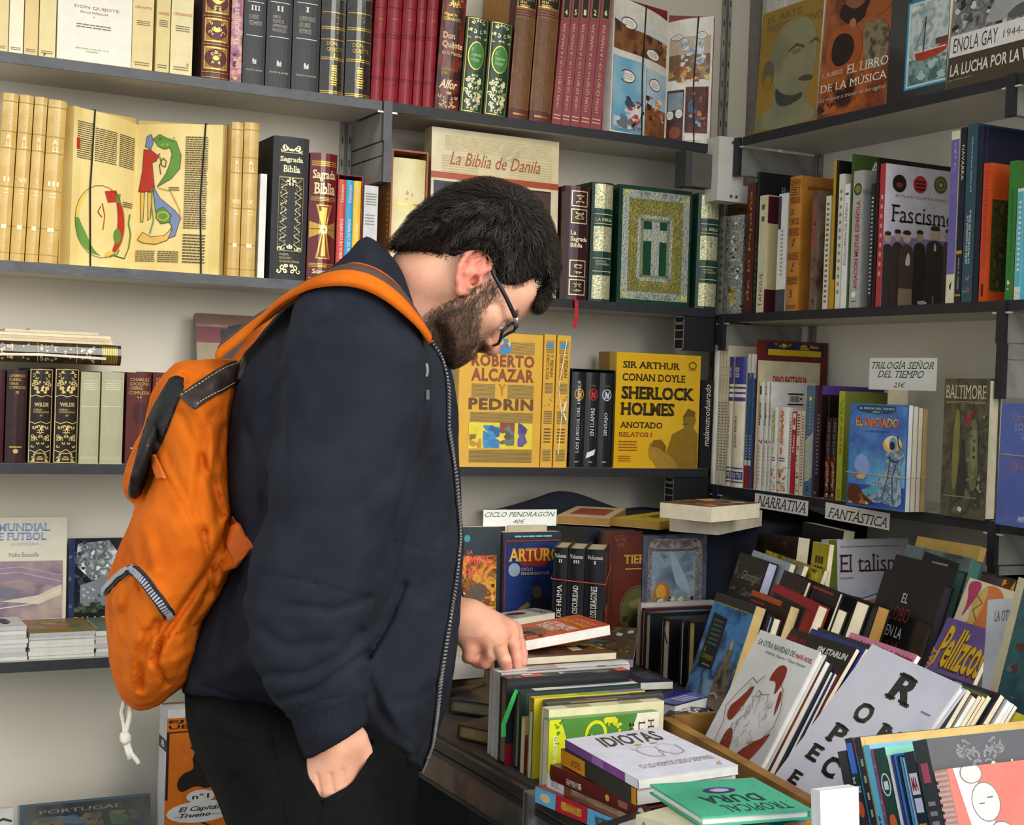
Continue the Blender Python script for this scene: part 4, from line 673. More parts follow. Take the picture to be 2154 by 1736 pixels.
face4((1864, 220), (1988, 191), (1940, -60), z1, .03, 'black naval history book with a red boat picture framed in blue', '#23292c|r.18|c.6', art={'F': [('t', 'España', .28, .86, .98, .94, '#c9ccc9', 0, 's'), ('p', [(.3, .95), (.7, .99), (.6, .8), (.4, .7)], '#5a6468|r.15'), ('r', .3, .07, 1, .77, '#2f8fb8'), ('r', .33, .085, 1, .755, '#c9d3d2'), ('r', .36, .1, 1, .74, 'n#8fa4a6,#c9cfc8,#7d969a,#d9dbd2|s22|r.25'), ('r', .36, .1, 1, .3, 'n#5d7d7a,#86a09a,#4a6a68,#aebfb6|s30|r.25'), ('P', [(.44, .36), (.5, .27), (.9, .3), (1, .33), (1, .4), (.8, .36), (.6, .34)], '#a8382a'), ('r', .46, .35, .98, .36, '#d9d2c4'), ('l', [(.6, .34), (.62, .62)], .02, '#4a3a30'), ('l', [(.62, .6), (.46, .38)], .008, '#4a3a30'), ('r', .8, .38, 1, .43, '#6a3a34'), ('b', .38, .11, 1, .28, 14, .06, '#a8bdb4;#4a6a6a', 5)]})
face4((1990, 190), (2190, 143), (2110, -70), z1, .03, 'war history book with a grey photo band and stencil title strip', '#3d3020|r.25|c.4', art={'F': [('r', 0, .48, 1, 1, 'n#3a3a3a,#8a8a88,#565654,#b4b3b0|s26|r.25'), ('b', 0, .48, .6, .9, 40, .04, '#2a2a2a;#c4c4c0;#6a6a68;#484846', 15), ('P', [(.35, .52), (.5, .8), (.7, .9), (1, .85), (1, .55), (.6, .5)], '#9a9995'), ('P', [(.55, .5), (.7, .62), (.85, .6), (.9, .5)], '#55534f'), ('r', 0, .28, 1, .48, '#d9d5cf'), ('t', 'ENOLA GAY', .04, .315, .52, .45, '#2c2824'), ('t', '1944-1945', .58, .34, .98, .41, '#5a5650'), ('t', 'LA LUCHA POR LA VICTORIA', .03, .1, 1.2, .21, '#d5cfc3', 0, 'b'), ('x', .02, .055, .3, .075, 1, '#8a8276')]})
# ================================================================ right wall, second shelf
WR = '#e2dfd6|r.4'
Rb(2, 1503, 1508, 457, 'silver-grey thin volume, first of two against the corner of the second right-wall shelf', '#8f8f7c|r.35', back=.02, art={'S': [('x', .2, .1, .8, .9, 9, '#5a5a4a')]})
Rb(2, 1509, 1518, 455, 'silver-grey thin volume, second of two against the corner of the second right-wall shelf', '#a09f8a|r.35', back=.02, art={'S': [('x', .2, .1, .8, .9, 9, '#6a6a55')]})
Rb(2, 1519, 1559, 454, 'thick volume in crinkled silver foil wrap beside the dark red spine', 'n#4a4a48,#b9b9b4,#6d6d6a,#dcdcd8,#3a3a38|s55|w2|r.25|m.5|b.6|t60', d=.12, back=.02, rnd=.08, art={'S': [('b', .3, .06, .8, .3, 10, .1, '#c9b04a;#a08c3a;#5a4a20', 6), ('b', .1, .35, .9, .95, 26, .05, '#e2e2de|r.2;#2e2e2c', 8)]})
Rb(2, 1523, 1562, 410, 'ochre volume standing behind the silver foil-wrapped one', '#6a5a30|r.5', d=.07, back=.145, art={'S': [('r', .45, 0, 1, 1, '#8a5c16|r.4'), ('x', .5, .75, .9, .9, 3, '#5a3c10')]})
Rb(2, 1563, 1581, 385, 'thin dark red spine with gilt lettering beneath the white corner cap', '#4d1519|r.4', art={'S': [('t', 'de la España', .3, .1, .75, .95, '#b98a3a', 90, 's')]})
Rb(2, 1582, 1589, 362, 'tall black book with white gothic heading behind the shorter cream one', '#17191a|r.3', d=.19, art={'F': [('t', 'Rubrecht D', .32, .85, .95, .91, '#9a9c98', 0, 's')], 'S': [('x', .3, .1, .7, .5, 8, '#4a5a50')]})
Rb(2, 1590, 1606, 411, 'cream spine with maroon cover block bearing large white letters', '#cfc8a6|r.5', d=.13, fc='#d9c896|r.5', art={'S': [('t', 'TANGUE', .28, .05, .72, .34, '#3a362c', 90), ('x', .3, .75, .7, .95, 2, '#5a5444')], 'F': [('r', .02, .76, .98, .99, '#4d1826|r.4'), ('t', 'JA', .4, .9, .85, .96, '#e6dccb', 0, 's'), ('t', 'J', .35, .78, .85, .89, '#e6dccb', 0, 'sb'), ('r', 0, 0, .98, .2, '#4d1826|r.4'), ('x', .3, .55, .7, .58, 1, '#8a7a5a')]})
Rb(2, 1630, 1650, 407, 'white spine with slate foot, left of the ochre bullfighting volume', '#dcdcd8|r.35', d=.14, art={'S': [('r', 0, 0, 1, .19, '#3f464e'), ('r', .02, .7, .3, .98, '#3a3f44'), ('x', .35, .3, .6, .7, 12, '#9a9a96'), ('b', .35, .06, .6, .12, 3, .1, '#8a3a34', 3)]})
OC = 'n#a86a22,#b87a30,#9a5e1c|s9|r.4'
Rb(2, 1652, 1677, 371, 'ochre bullfighting volume with brown ruled bands on its thick spine', OC, hard=True, rnd=.08, d=.17, art={'S': [('s', .05, .93, .95, .98, 5, '#6a3c12'), ('f', .12, .86, .88, .92, .05, '#6a3c12'), ('x', .3, .87, .7, .91, 2, '#5a3210'), ('s', .05, .8, .95, .85, 5, '#6a3c12'), ('t', 'LOS\nTOROS', .1, .64, .92, .76, '#4a2a0e'), ('s', .05, .56, .95, .62, 6, '#6a3c12'), ('b', .3, .48, .7, .54, 4, .12, '#6a3c12', 2), ('s', .05, .38, .95, .44, 6, '#6a3c12'), ('b', .3, .29, .7, .36, 4, .12, '#6a3c12', 2), ('s', .05, .2, .95, .26, 6, '#6a3c12'), ('t', '3', .4, .1, .6, .16, '#4a2a0e'), ('s', .05, .02, .95, .05, 3, '#6a3c12')], 'F': [('s', .1, .9, .95, .93, 3, '#6a3c12'), ('l', [(.5, .85), (.6, .87), (.75, .84), (.8, .86)], .02, '#5a3210')]})
Rb(2, 1701, 1714, 402, 'grey-brown spine with red vertical title beside the ochre volume', 'n#5a463c,#6d5a50,#4a3a34|s14|r.35', d=.13, fc='n#6a5448,#8a7060,#4d3c34,#7a4a3a|s10|r.35', art={'S': [('t', 'TAUROMAQUIA', .2, .5, .8, .94, '#b3352a', 90, 'b'), ('b', .1, .05, .9, .45, 8, .3, '#4a3830;#7a6254', 3)]})
Rb(2, 1729, 1740, 412, 'thin cream spine left of the yellow and black one', '#d8d0b0|r.5', d=.14, art={'S': [('x', .25, .05, .75, .95, 20, '#6a6450')]})
Rb(2, 1743, 1754, 338, 'tall yellow and black thin spine leaning among white ones', '#c08f14|r.35', d=.17, bc='#141414', fc='#1b1a18|r.3', art={'S': [('r', .55, .2, 1, 1, '#1b1a17')]})
Rb(2, 1755, 1766, 366, 'thin ivory spine right of the yellow and black one', '#d9d4c0|r.5', d=.15, art={'S': [('x', .3, .1, .7, .9, 14, '#8a846c')]})
Rb(2, 1767, 1779, 387, 'bright white spine with small print before the silver aviation volume', '#e4e3de|r.3', d=.14, art={'S': [('t', 'ENCICLOPEDIA DEL MUNDO', .3, .35, .7, .85, '#4a4a48', 90), ('x', .2, .9, .8, .94, 1, '#3a3a38')]})
Rb(2, 1780, 1784, 324, 'tall green cover with white capitals rising behind the silver volume', '#3f5a26|r.35', d=.18, art={'F': [('t', 'ARMAS', .25, .885, .95, .965, '#d9dccf', 0, 'b')]})
Rb(2, 1785, 1806, 359, 'silver aviation volume with red vertical title and round badge', '#a9aaa6|r.25|c.3', d=.13, art={'S': [('t', 'AVIACION MILITAR ESPAÑOLA', .28, .14, .8, .78, '#a8322c', 90, 'b'), ('e', .5, .865, .4, .045, '#3a3a2c'), ('e', .5, .865, .28, .03, '#8a7a3a'), ('e', .45, .1, .22, .022, '#e6e6e2'), ('x', .2, .04, .8, .06, 1, '#6a6a68')], 'F': [('r', 0, .83, 1, .86, '#8a8b88'), ('b', .4, .45, .9, .7, 5, .12, '#5a5a5a;#3a3a3c', 4)]})
Rb(2, 1823, 1832, 386, 'thin black spine with white print right of the silver volume', '#26282a|r.4', d=.15, art={'S': [('x', .25, .1, .75, .9, 24, '#b9bab4')]})
Rb(2, 1833, 1840, 332, 'tall dark maroon spine behind the white-covered atlas', '#2b1216|r.3', d=.2, fc='#191315|r.3')
FS = '#d2ccd6|r.25|c.3'
MAN = lambda x, y, w, c, hd, s: [('P', [(x-w*.5, y-.42*s), (x-w*.55, y+.02), (x-w*.4, y+.1*s), (x+w*.4, y+.1*s), (x+w*.55, y+.02), (x+w*.5, y-.42*s)], c), ('e', x, y+.14*s, w*.3, .032*s, hd), ('P', [(x-w*.32, y+.16*s), (x-w*.25, y+.19*s), (x+w*.25, y+.19*s), (x+w*.32, y+.16*s)], '#2b2523')]
Rb(2, 1841, 1853, 344, 'white atlas cover with three round emblems above a group of dark-suited men', '#b0393f|r.35', d=.183, hard=True, fc=FS, art={'S': [('x', .3, .2, .7, .8, 9, '#d8a8a6')], 'F': [
    ('r', 0, 0, 1, .5, '#8f7aa6|r.25|c.3'), ('e', .2, .87, .1, .062, '#1d1516'), ('e', .2, .86, .05, .02, '#8a2a24'), ('e', .5, .88, .1, .062, '#b32f30'), ('s', .43, .84, .57, .92, 3, '#3a1418'), ('e', .8, .895, .1, .062, '#5d5c3a'), ('o', .8, .895, .07, .042, .015, '#8a8850'), ('e', .8, .895, .02, .014, '#d8c24a'), ('t', 'ATLAS ILUSTRADO', .14, .775, .9, .795, '#8a848c'), ('t', 'Fascismo', .1, .6, 1.03, .72, '#2b2838', 0, 's')]
    +MAN(.06, .34, .16, '#352b2a', '#b39a86', 1)+MAN(.2, .36, .16, '#3b302d', '#bda38c', 1)+MAN(.52, .37, .17, '#2d2524', '#b39a86', 1)+MAN(.94, .4, .16, '#54483c', '#b9a08a', 1)+MAN(.33, .34, .2, '#4a3c34', '#cdb8a2', 1.1)+[('r', .23, 0, .43, .14, '#8f7f66'), ('P', [(.3, .3), (.36, .42), (.4, .3)], '#d6cdbd')]+MAN(.74, .38, .25, '#3a2f29', '#cfb8a0', 1.15)+[('P', [(.72, .42), (.74, .5), (.77, .42)], '#d8d0c2'), ('r', .73, 0, .75, .1, '#8f7aa6'), ('e', .58, .05, .07, .014, '#e2dfe4'), ('x', .53, .045, .63, .055, 1, '#3a3a4a')]})
Rb(2, 1988, 2006, 275, 'purple and cream spine standing left of the navy travel spine', '#d9d3b0|r.4', d=.15, art={'S': [('r', .02, .17, .98, .95, '#6a62a0|r.35'), ('t', 'SETAS', .35, .77, .75, .93, '#a9a4cc', 90, 's'), ('p', [(.4, .1), (.7, .13), (.6, .08), (.5, .08)], '#2a2826')]})
Rb(2, 2007, 2020, 268, 'navy spine with cream vertical capitals and yellow stripe', '#1b2230|r.35', d=.16, art={'S': [('t', 'NAVARRA', .3, .7, .75, .9, '#d9cf9a', -90, ''), ('r', 0, .28, 1, .3, '#b98a2a'), ('t', 'Sabor y rutas', .35, .08, .7, .26, '#cfc8a8', 90), ('r', 0, .04, 1, .05, '#b98a2a')]})
Rb(2, 2021, 2044, 261, 'teal spine with white guide lettering and a flower at its foot', '#31505a|r.35', d=.16, art={'S': [('t', 'Juan Antonio Sanchez Rodriguez', .42, .62, .6, .93, '#c9d3d0', 90), ('t', 'GUÍA DE HONGOS DE\nLA PROVINCIA DE ÁVILA', .22, .22, .66, .52, '#d5dcd6', 90, 'b'), ('b', .2, .06, .75, .16, 7, .14, '#a8607a;#8a4a6a;#c48a9a', 5)]})
Rb(2, 2045, 2057, 266, 'large dark navy book rising behind the orange mushroom guide', '#161d30|r.35', d=.19, fc='#151a33|r.3', art={'S': [('t', 'GUIA', .3, .78, .7, .93, '#2f3a50', 90)], 'F': [('r', .02, .0, .05, 1, '#20284a')]})
Rb(2, 2058, 2074, 343, 'orange mushroom guide with three round photos on its cover', '#c9491c|r.3', d=.135, fc='#d2541e|r.3', art={'S': [('t', 'CONOCE SETAS DE CASTILLA', .3, .25, .7, .95, '#8a2a5a', 90), ('r', .3, .04, .6, .13, '#2a1a14')], 'F': [('r', .22, .74, .98, .97, '#dd5a20|r.3'), ('r', .05, .08, 1, .74, 'n#2c3a1c,#4a4a26,#3a2c1a,#5d5c30|s45|r.3'), ('e', .62, .63, .28, .075, '#d9d6cc'), ('e', .62, .63, .25, .067, '#8a2e1c'), ('b', .45, .58, .8, .67, 5, .1, '#c9a08a;#6a1a14', 3), ('e', .62, .455, .28, .075, '#d9d6cc'), ('e', .62, .455, .25, .067, '#5d4a30'), ('b', .45, .41, .8, .49, 5, .1, '#cfc6ac;#8a744a', 4), ('e', .62, .28, .28, .075, '#d9d6cc'), ('e', .62, .28, .25, .067, '#6a2014'), ('b', .45, .23, .8, .32, 5, .1, '#8a2a18;#3a140c', 6)]})
Rb(2, 2113, 2131, 338, 'green fishing guide spine at the right edge of the second right-wall shelf', '#2f7a34|r.35', d=.16, fc='#3d6a26|r.35', art={'S': [('t', 'Guía de la pesca en Castilla y León', .35, .2, .7, .8, '#16401c', 90, 'i'), ('b', .25, .08, .75, .16, 4, .16, '#b3342a;#e6e2d6', 3)]})
Rb(2, 2132, 2146, 396, 'narrow white and cyan spine at the right edge, in front of the green guide', '#d9dbd2|r.35', d=.15, fc='#46a3b4|r.35', art={'S': [('r', .05, .12, .95, .97, '#62b4c4'), ('x', .3, .25, .7, .9, 14, '#e6ece8'), ('b', .2, .03, .8, .1, 3, .15, '#c9b86a', 3)]})
# ================================================================ right wall, third shelf: comics
Rb(3, 1493, 1504, 726, 'glossy white comic spine at the left end of the third right-wall shelf', '#e3dfd2|r.25|c.3', d=.18, rnd=.15)
for x0, x1, lb in ((1505, 1511, 'thin ivory comic spine, first right of the glossy white one'), (1512, 1518, 'thin ivory comic spine with red heading, second right of the glossy white one'), (1519, 1525, 'thin ivory comic spine, touching the blue-striped pair')):
    Rb(3, x0, x1, 727, lb, '#d6cdae|r.4', d=.18, art={'S': [('x', .25, .1, .75, .6, 24, '#5a523e'), ('t', 'CORTO', .3, .65, .75, .85, '#b06a3a' if '2nd' in lb or 'red' in lb else '#8a7f64', 90)]})
BS = '#2c3480|r.3'
for x0, x1, lb in ((1526, 1536, 'blue-striped white comic spine, narrow one of the pair'), (1537, 1562, 'blue-striped white comic spine, broad rounded one of the pair')):
    Rb(3, x0, x1, 751, lb, '#ddd4bb|r.25|c.3', d=.17, rnd=.16, art={'S': [('r', 0, .79, 1, 1, BS), ('t', '88', .15, .84, .6, .92, '#c9cad6', 90), ('r', 0, .755, 1, .77, BS), ('r', 0, .715, 1, .73, BS), ('r', 0, .66, 1, .69, BS), ('t', 'JULIO RIBERA', .35, .3, .6, .55, '#3a3444', 90), ('r', 0, .06, 1, .12, BS), ('t', 'SEGUI TU', .1, .07, .9, .11, '#ddd4bb', 0, 'b'), ('r', 0, .14, 1, .15, BS), ('r', 0, .035, 1, .045, BS)]})
Rb(3, 1580, 1584, 714, 'dark red boxed comic with yellow strip rising highest on the third right-wall shelf', '#6d2420|r.35', d=.2, back=.018, hard=True, art={'F': [('r', .12, .9, .94, .985, '#23234f'), ('r', .14, .9, .9, .94, '#d8b81c'), ('b', .15, .945, .92, .98, 16, .035, '#c9a81c;#8a7a1c', 6)]})
for x0, x1, lb in ((1564, 1570, 'thin white, blue and red banded spine, left of the pair'), (1571, 1577.5, 'thin white, blue and red banded spine, right of the pair')):
    Rb(3, x0, x1, 745, lb, '#1d4a80|r.35', d=.19, fc='#cdd3d0|r.35', art={'S': [('r', 0, .86, 1, 1, '#d9d6c8'), ('r', 0, .0, 1, .17, '#8a1f22'), ('r', 0, .17, 1, .21, '#d9d6c8'), ('x', .3, .22, .7, .4, 8, '#c9cdd0')], 'F': [('r', 0, 0, 1, .82, '#2a5a86')]})
Rb(3, 1584.5, 1589, 758, 'beige comic cover with bold red capitals rising behind small white volumes', '#d3c7a4|r.4', d=.172, art={'F': [('t', 'DINO BATTAGLIA', .22, .825, .78, .885, '#b02a26', 0, 'B')]})
for i, (x0, x1) in enumerate(((1590, 1601), (1602, 1611), (1612, 1618))):
    n = '123'[i]
    Rb(3, x0, x1, 803, 'white manga spine numbered %s with tall black title' % ('one', 'two', 'three')[i], '#dcd9d0|r.35', d=.12, rnd=.1, group='numbered white manga', art={'S': [('t', n, .15, .88, .55, .96, '#3a382f'), ('t', 'Ikigami', .12, .6, .6, .8, '#23221f', 90, 'b'), ('b', .3, .4, .9, .5, 3, .2, '#3a3a38', 3), ('x', .2, .05, .7, .4, 10, '#b9b39c')], 'F': [('r', .35, .885, .72, .9, '#2a2a2a'), ('r', .35, .79, .72, .805, '#2a2a2a')]+[('r', .4+.028*k, .82, .415+.028*k, .875, '#2a2a2a') for k in range(8)]+[('e', .66, .85, .025, .012, '#2a2a2a')]})
for x0, x1, c, lb in ((1619, 1632, '#7fae2a', 'short white comic spine with green script title'), (1633, 1655, '#c9702a', 'short white comic spine with orange script title')):
    Rb(3, x0, x1, 857, lb, '#e4e1da|r.3', d=.1, rnd=.1, art={'S': [('t', 'SmileARt', .2, .56, .6, .97, c, 90, 'Bi'), ('r', .35, .45, .5, .53, c), ('x', .2, .36, .8, .42, 2, '#5a5a58'), ('b', .1, .02, .9, .34, 22, .12, '#c9883a;#b04a3a;#8aa4b0;#d8b06a', 5)]})
Rb(3, 1656, 1660, 868, 'thin white spine squeezed left of the crimson one', '#d9d5ca|r.4', d=.1, art={'S': [('x', .2, .3, .8, .9, 16, '#3a3a38')]})
Rb(3, 1661, 1670, 866, 'crimson spine with white title beside short white comics', '#b01f3a|r.35', d=.1, art={'S': [('r', .1, .78, .9, .98, '#dcd6cf'), ('e', .5, .88, .3, .05, '#c02a3a'), ('t', 'Chuun', .25, .5, .75, .72, '#e6dcd6', 90, 'b')]})
Rb(3, 1671, 1679, 865, 'ivory spine crowded with small black and orange figures', '#d9cfae|r.4', d=.1, art={'S': [('x', .15, .7, .85, .97, 8, '#3a3630'), ('b', .1, .02, .9, .65, 20, .2, '#4a3a30;#b08a3a;#2a2626;#8a6a9a', 7)]})
Rb(3, 1680, 1688, 864, 'pinkish ivory spine, last short one before the slate blue album', '#d8c4ae|r.4', d=.1, art={'S': [('x', .2, .1, .8, .95, 24, '#8a6a54'), ('b', .4, .8, 1, 1, 5, .2, '#c98a9a', 7)]})
Rb(3, 1689, 1707, 811, 'slate blue album spine with yellow vertical lettering', '#4c6a7e|r.3', d=.15, art={'S': [('p', [(.05, .12), (.05, .5), (.95, .58), (.95, .17)], '#8fa9b8'), ('t', 'IDOLOS 4 DAN', .18, .14, .68, .54, '#d3c02c', 90, 'b'), ('x', .4, .6, .6, .85, 8, '#8aa0ac'), ('e', .5, .88, .18, .02, '#c9b83a'), ('t', '2', .3, .05, .6, .09, '#1d2a34')]})
Rb(3, 1708, 1722, 811, 'black and violet album spine right of the slate blue one', '#2a1820|r.3', d=.17, fc='#221319|r.3', art={'S': [('r', 0, 0, .3, 1, '#4a2244'), ('x', .4, .2, .7, .75, 16, '#8a7080'), ('b', .4, .03, .7, .06, 2, .1, '#cfc6c9', 3)], 'F': [('r', 0, .92, 1, 1, '#5a3a8a'), ('r', .1, .0, .12, .92, '#4a343c')]})
for x0, x1, lb in ((1733, 1744, 'flame-coloured dark spine, left of the pair with flames at the foot'), (1745, 1756, 'flame-coloured dark spine, right of the pair beside the lime spine')):
    Rb(3, x0, x1, 879, lb, '#2a1a1e|r.3', d=.11, group='flame spines', art={'S': [('b', .02, .02, .98, .5, 30, .3, '#8a3a1a;#b0642a;#4a1a14;#6a2a1a', 3), ('t', 'CORTA EL AIRE', .35, .5, .7, .95, '#8a8490', 90), ('t', 'GRAN FUEGO', .35, .14, .7, .42, '#e0cfae', 90), ('b', .35, .02, .65, .07, 2, .16, '#e6e2dc', 5)]})
Rb(3, 1757, 1770, 823, 'lime green comic spine left of the face-out blue fantasy paperback', '#a3ad36|r.3', d=.15, fc='#6f7a2a|r.3', art={'S': [('t', 'Así lo vio todo', .3, .42, .72, .68, '#a83a24', 90, 'b'), ('t', 'el TeTor', .3, .72, .75, .95, '#4a5218', 90, 'i'), ('t', '12', .3, .03, .7, .1, '#3a4218')]})
# face-out fantasy trilogy in a rubber band
z3 = ZR[3]+.0003
for k in range(4):
    c = ('#2f62a8|r.22|c.4', '#b9b29a|r.4', '#3a5a80|r.35', '#a88f66|r.4')[k]
    dx = .0125*k
    A, B = at(1780, 1062, Z=z3), at(1903, 1078, Z=z3); A[0] += dx; B[0] += dx
    ff = [('r', .02, .02, .98, .98, 'n#3f7ec4,#2a5cae,#4f9ccc,#6fb0d0|s9|r.2|c.3'), ('r', .02, .02, .98, .22, '#2c4fa8|r.2'), ('P', [(.1, .35), (.15, .5), (.3, .52), (.4, .4), (.35, .3)], '#86a4d8|r.2'), ('P', [(.12, .96), (.16, .92), (.5, .9), (.78, .92), (.8, .96), (.76, .985), (.16, .985)], '#164a5c'), ('t', 'EL SEÑOR DEL TIEMPO', .18, .945, .77, .97, '#d9e2dc'), ('t', 'LIBRO 1', .4, .915, .56, .93, '#d9e2dc'),
          ('t', 'EL INICIADO', .13, .775, .86, .865, '#7a1c22', 0, 'B'), ('t', 'EL INICIADO', .125, .78, .855, .868, 'n#c9302a,#e0782a,#dcc03a|s60|r.25', 0, 'b'), ('t', 'LOUISE COOPER', .28, .725, .68, .745, '#1c3a6a'), ('e', .76, .62, .16, .082, '#e0b060|r.2'), ('e', .76, .645, .13, .06, '#ecd9a0|r.2'), ('l', [(.84, .7), (.86, .62), (.9, .58)], .02, '#2a2a34'),
          ('P', [(.7, .62), (.72, .67), (.78, .7), (.83, .66), (.84, .58), (.76, .56)], '#6a9cb8'), ('e', .76, .61, .045, .04, '#1c2630'), ('P', [(.66, .52), (.7, .56), (.86, .57), (.95, .6), (.97, .52), (.9, .42), (.92, .28), (.96, .06), (.84, .03), (.6, .07), (.5, .05), (.1, .12), (.4, .2), (.58, .3), (.66, .38)], 'n#6f8ea4,#a9bcc8,#48647c,#86a4b8|s70|w1|r.25'), ('P', [(.1, .14), (.36, .17), (.6, .26), (.54, .14), (.3, .1)], '#54a3bc'), ('P', [(.68, .52), (.84, .46), (.92, .5), (.86, .44), (.72, .46)], '#38485c'), ('l', [(.62, .1), (.7, .3), (.74, .5)], .02, '#3a5068'), ('l', [(.8, .06), (.78, .3), (.84, .44)], .02, '#3a5068'),
          ('P', [(.02, .02), (.02, .2), (.2, .22), (.3, .12), (.55, .03)], '#5a2a16'), ('b', .03, .03, .4, .14, 8, .03, '#8a4a1c;#b06a24;#d8cfc0', 5), ('b', .08, .27, .34, .33, 8, .05, '#c48a7a;#d8a890;#9a6a6a', 6)]
    y = (B-A)/np.linalg.norm(B-A)
    lb = ('blue fantasy paperback with hooded grey-robed figure, face out in a rubber band', 'pale paperback directly behind the hooded-figure paperback in the rubber band', 'blue-spined paperback, third in the rubber-banded set', 'tan paperback, rearmost of the rubber-banded set')[k]
    book('paperback', lb, frame(A-np.array((0, 0, 0)), np.cross(y, (0, 0, 1)), y, (0, 0, 1)) @ Matrix.Translation((-.012, 0, 0)), .012, np.linalg.norm(B-A), .204-.002*k, c, pages=('pagew', 'page', 'page', 'pageo')[k], art={'F': ff} if k == 0 else {})
    if k == 0: MT = frame(A, np.cross(y, (0, 0, 1)), y, (0, 0, 1)); dT = np.linalg.norm(B-A)
t = empty('rubber_band', MT @ Matrix.Translation((0, 0, .066)), 'thin tan rubber band around the hooded-figure paperback set', 'rubber band'); mb = MB()
mb.tube([(.0018, -.0015, 0), (.0018, dT+.0015, -.001), (-.05, dT+.0015, .001), (-.0515, -.0015, .001), (.0018, -.0015, 0)], .0008, '#c9b48a|r.6', 5, False); obj('band', mb, t)
face4((1946, 1083), (2030, 1094), (1996, 794), z3, .02, 'dark green comic album with a round yellow badge, partly behind the grey fantasy hardback', 'n#22301f,#2f4428,#182016|s10|r.3', t0=0, art={'F': [('e', .48, .6, .16, .07, '#2a3038'), ('o', .48, .6, .16, .07, .02, '#9a8a3a'), ('t', 'W', .4, .575, .57, .63, '#d9a41c', 0, 'B'), ('b', .32, .5, .62, .54, 6, .04, '#b0803a;#7aa4b4', 3), ('P', [(.1, .1), (.3, .4), (.5, .5), (.6, .2)], '#2f5a2c')]}).location.x += .07
STN = 'n#3a3a2e,#55543e,#2c2d26,#6a6848|s22|r.28|c.3'
face4((1977, 1083), (2070, 1096), (2034, 797), z3, .028, 'grey-green fantasy hardback with pale condensed title and red mark, face out', STN, hard=True, pages='page', art={'F': [('t', 'BALTIMORE', .04, .855, .95, .955, '#cfc79c', 0, 's'), ('x', .06, .82, .94, .84, 2, '#a39c78'), ('P', [(.22, .2), (.26, .76), (.4, .8), (.38, .2)], '#7d7a42'), ('P', [(.46, .78), (.5, .66), (.58, .74), (.7, .8), (.58, .62)], '#a3262c'), ('P', [(.42, .55), (.5, .58), (.54, .4), (.56, .14), (.36, .12), (.4, .3)], '#33342a'), ('P', [(.6, .2), (.62, .7), (.8, .72), (.84, .2)], '#6f6d4c'), ('P', [(.66, .34), (.66, .64), (.78, .64), (.78, .34)], '#84825a'), ('b', .58, .1, .98, .75, 34, .03, '#3a392c;#8a885e;#4f4e3a', 5), ('x', .06, .14, .82, .16, 1, '#8f8a64'), ('e', .45, .06, .05, .018, '#d9d6c4')]})
a = at(2094, 1103, X=XF+.03); a[2] = z3
A, B = at(2094, 1103, Z=z3), at(2200, 1119, Z=z3)
face4((2094, 1103), (2200, 1119), (2160, 850), z3, .03, 'blue novel with faded orange lettering in a rubber band at the right frame edge', '#4d63ae|r.3|c.3', art={'F': [('t', 'Ursula', .24, .86, .7, .92, '#a88a8a', 0, 's'), ('t', 'LOS LIBROS', .3, .78, .95, .84, '#9fa4c8', 0, 's'), ('t', 'TERRAMAR', .4, .7, .95, .76, '#9fa4c8', 0, 's'), ('t', 'DE TODOS', .26, .46, .9, .52, '#c07a6a', 0, 's'), ('t', 'MINOTAURO', .44, .04, .98, .09, '#c9cce0', 0, 'bi')]}, extra=lambda r, t, d, h: obj('rubber_band', (lambda mb: (mb.tube([(t+.001, 0, h*.58), (t+.001, d, h*.57)], .001, '#b9a684|r.6', 5), mb)[1])(MB()), r))
# ================================================================ handwritten cards
def card(name, q, label, lines, X=None, Y=None, tab=0, key='#e4e3dd|r.5|v.03', group=None):
    P = [at(x, y, X=X, Y=Y) for x, y in q]              # TL, TR, BR, BL
    u = P[2]-P[3]; w = np.linalg.norm(u); u /= w; v = P[0]-P[3]; v -= u*(v @ u); h = np.linalg.norm(v); v /= h; n = np.cross(u, v)
    t = empty(name, frame(P[3], u, v, n), label, 'card', group); mb = MB(); mb.box((0, 0, -.0005), (w, h, 0), key)
    paint(mb, lines, w, h, lambda a, b, o: (a, b, o)); 
    if tab: mb.box((w*.3, -tab, -.0006), (w*.6, .004, -.0001), '#cfc4a4|r.6')
    obj('paper', mb, t); return t
IG, IK = '#3f6a4a', '#4a463e'
card('price_card', [(1828, 753), (1970, 755), (1969, 823), (1827, 819)], 'white price card with green italic capitals above the blue fantasy paperback', [('t', 'TRILOGÍA SEÑOR', .04, .66, .96, .92, IG, 0, 'is'), ('t', 'DEL TIEMPO', .13, .38, .82, .6, IG, 0, 'is'), ('t', '25€', .38, .08, .56, .24, IG, 0, 'i')], X=XF+.072, tab=.2)
card('category_card', [(1590, 1037), (1703, 1053), (1699, 1086), (1587, 1067)], 'left handwritten category card on the edge of the third right-wall shelf', [('t', 'NARRATIVA', .05, .14, .96, .86, IK, 0, 'is'), ('r', 0, .97, 1, 1, '#9a978c')], X=XF-.0008, group='category cards')
card('category_card', [(1739, 1057), (1875, 1078), (1870, 1116), (1735, 1090)], 'right, larger handwritten category card on the edge of the third right-wall shelf', [('t', 'FANTÁSTICA', .05, .12, .97, .88, IK, 0, 'is')], X=XF-.0008, group='category cards')
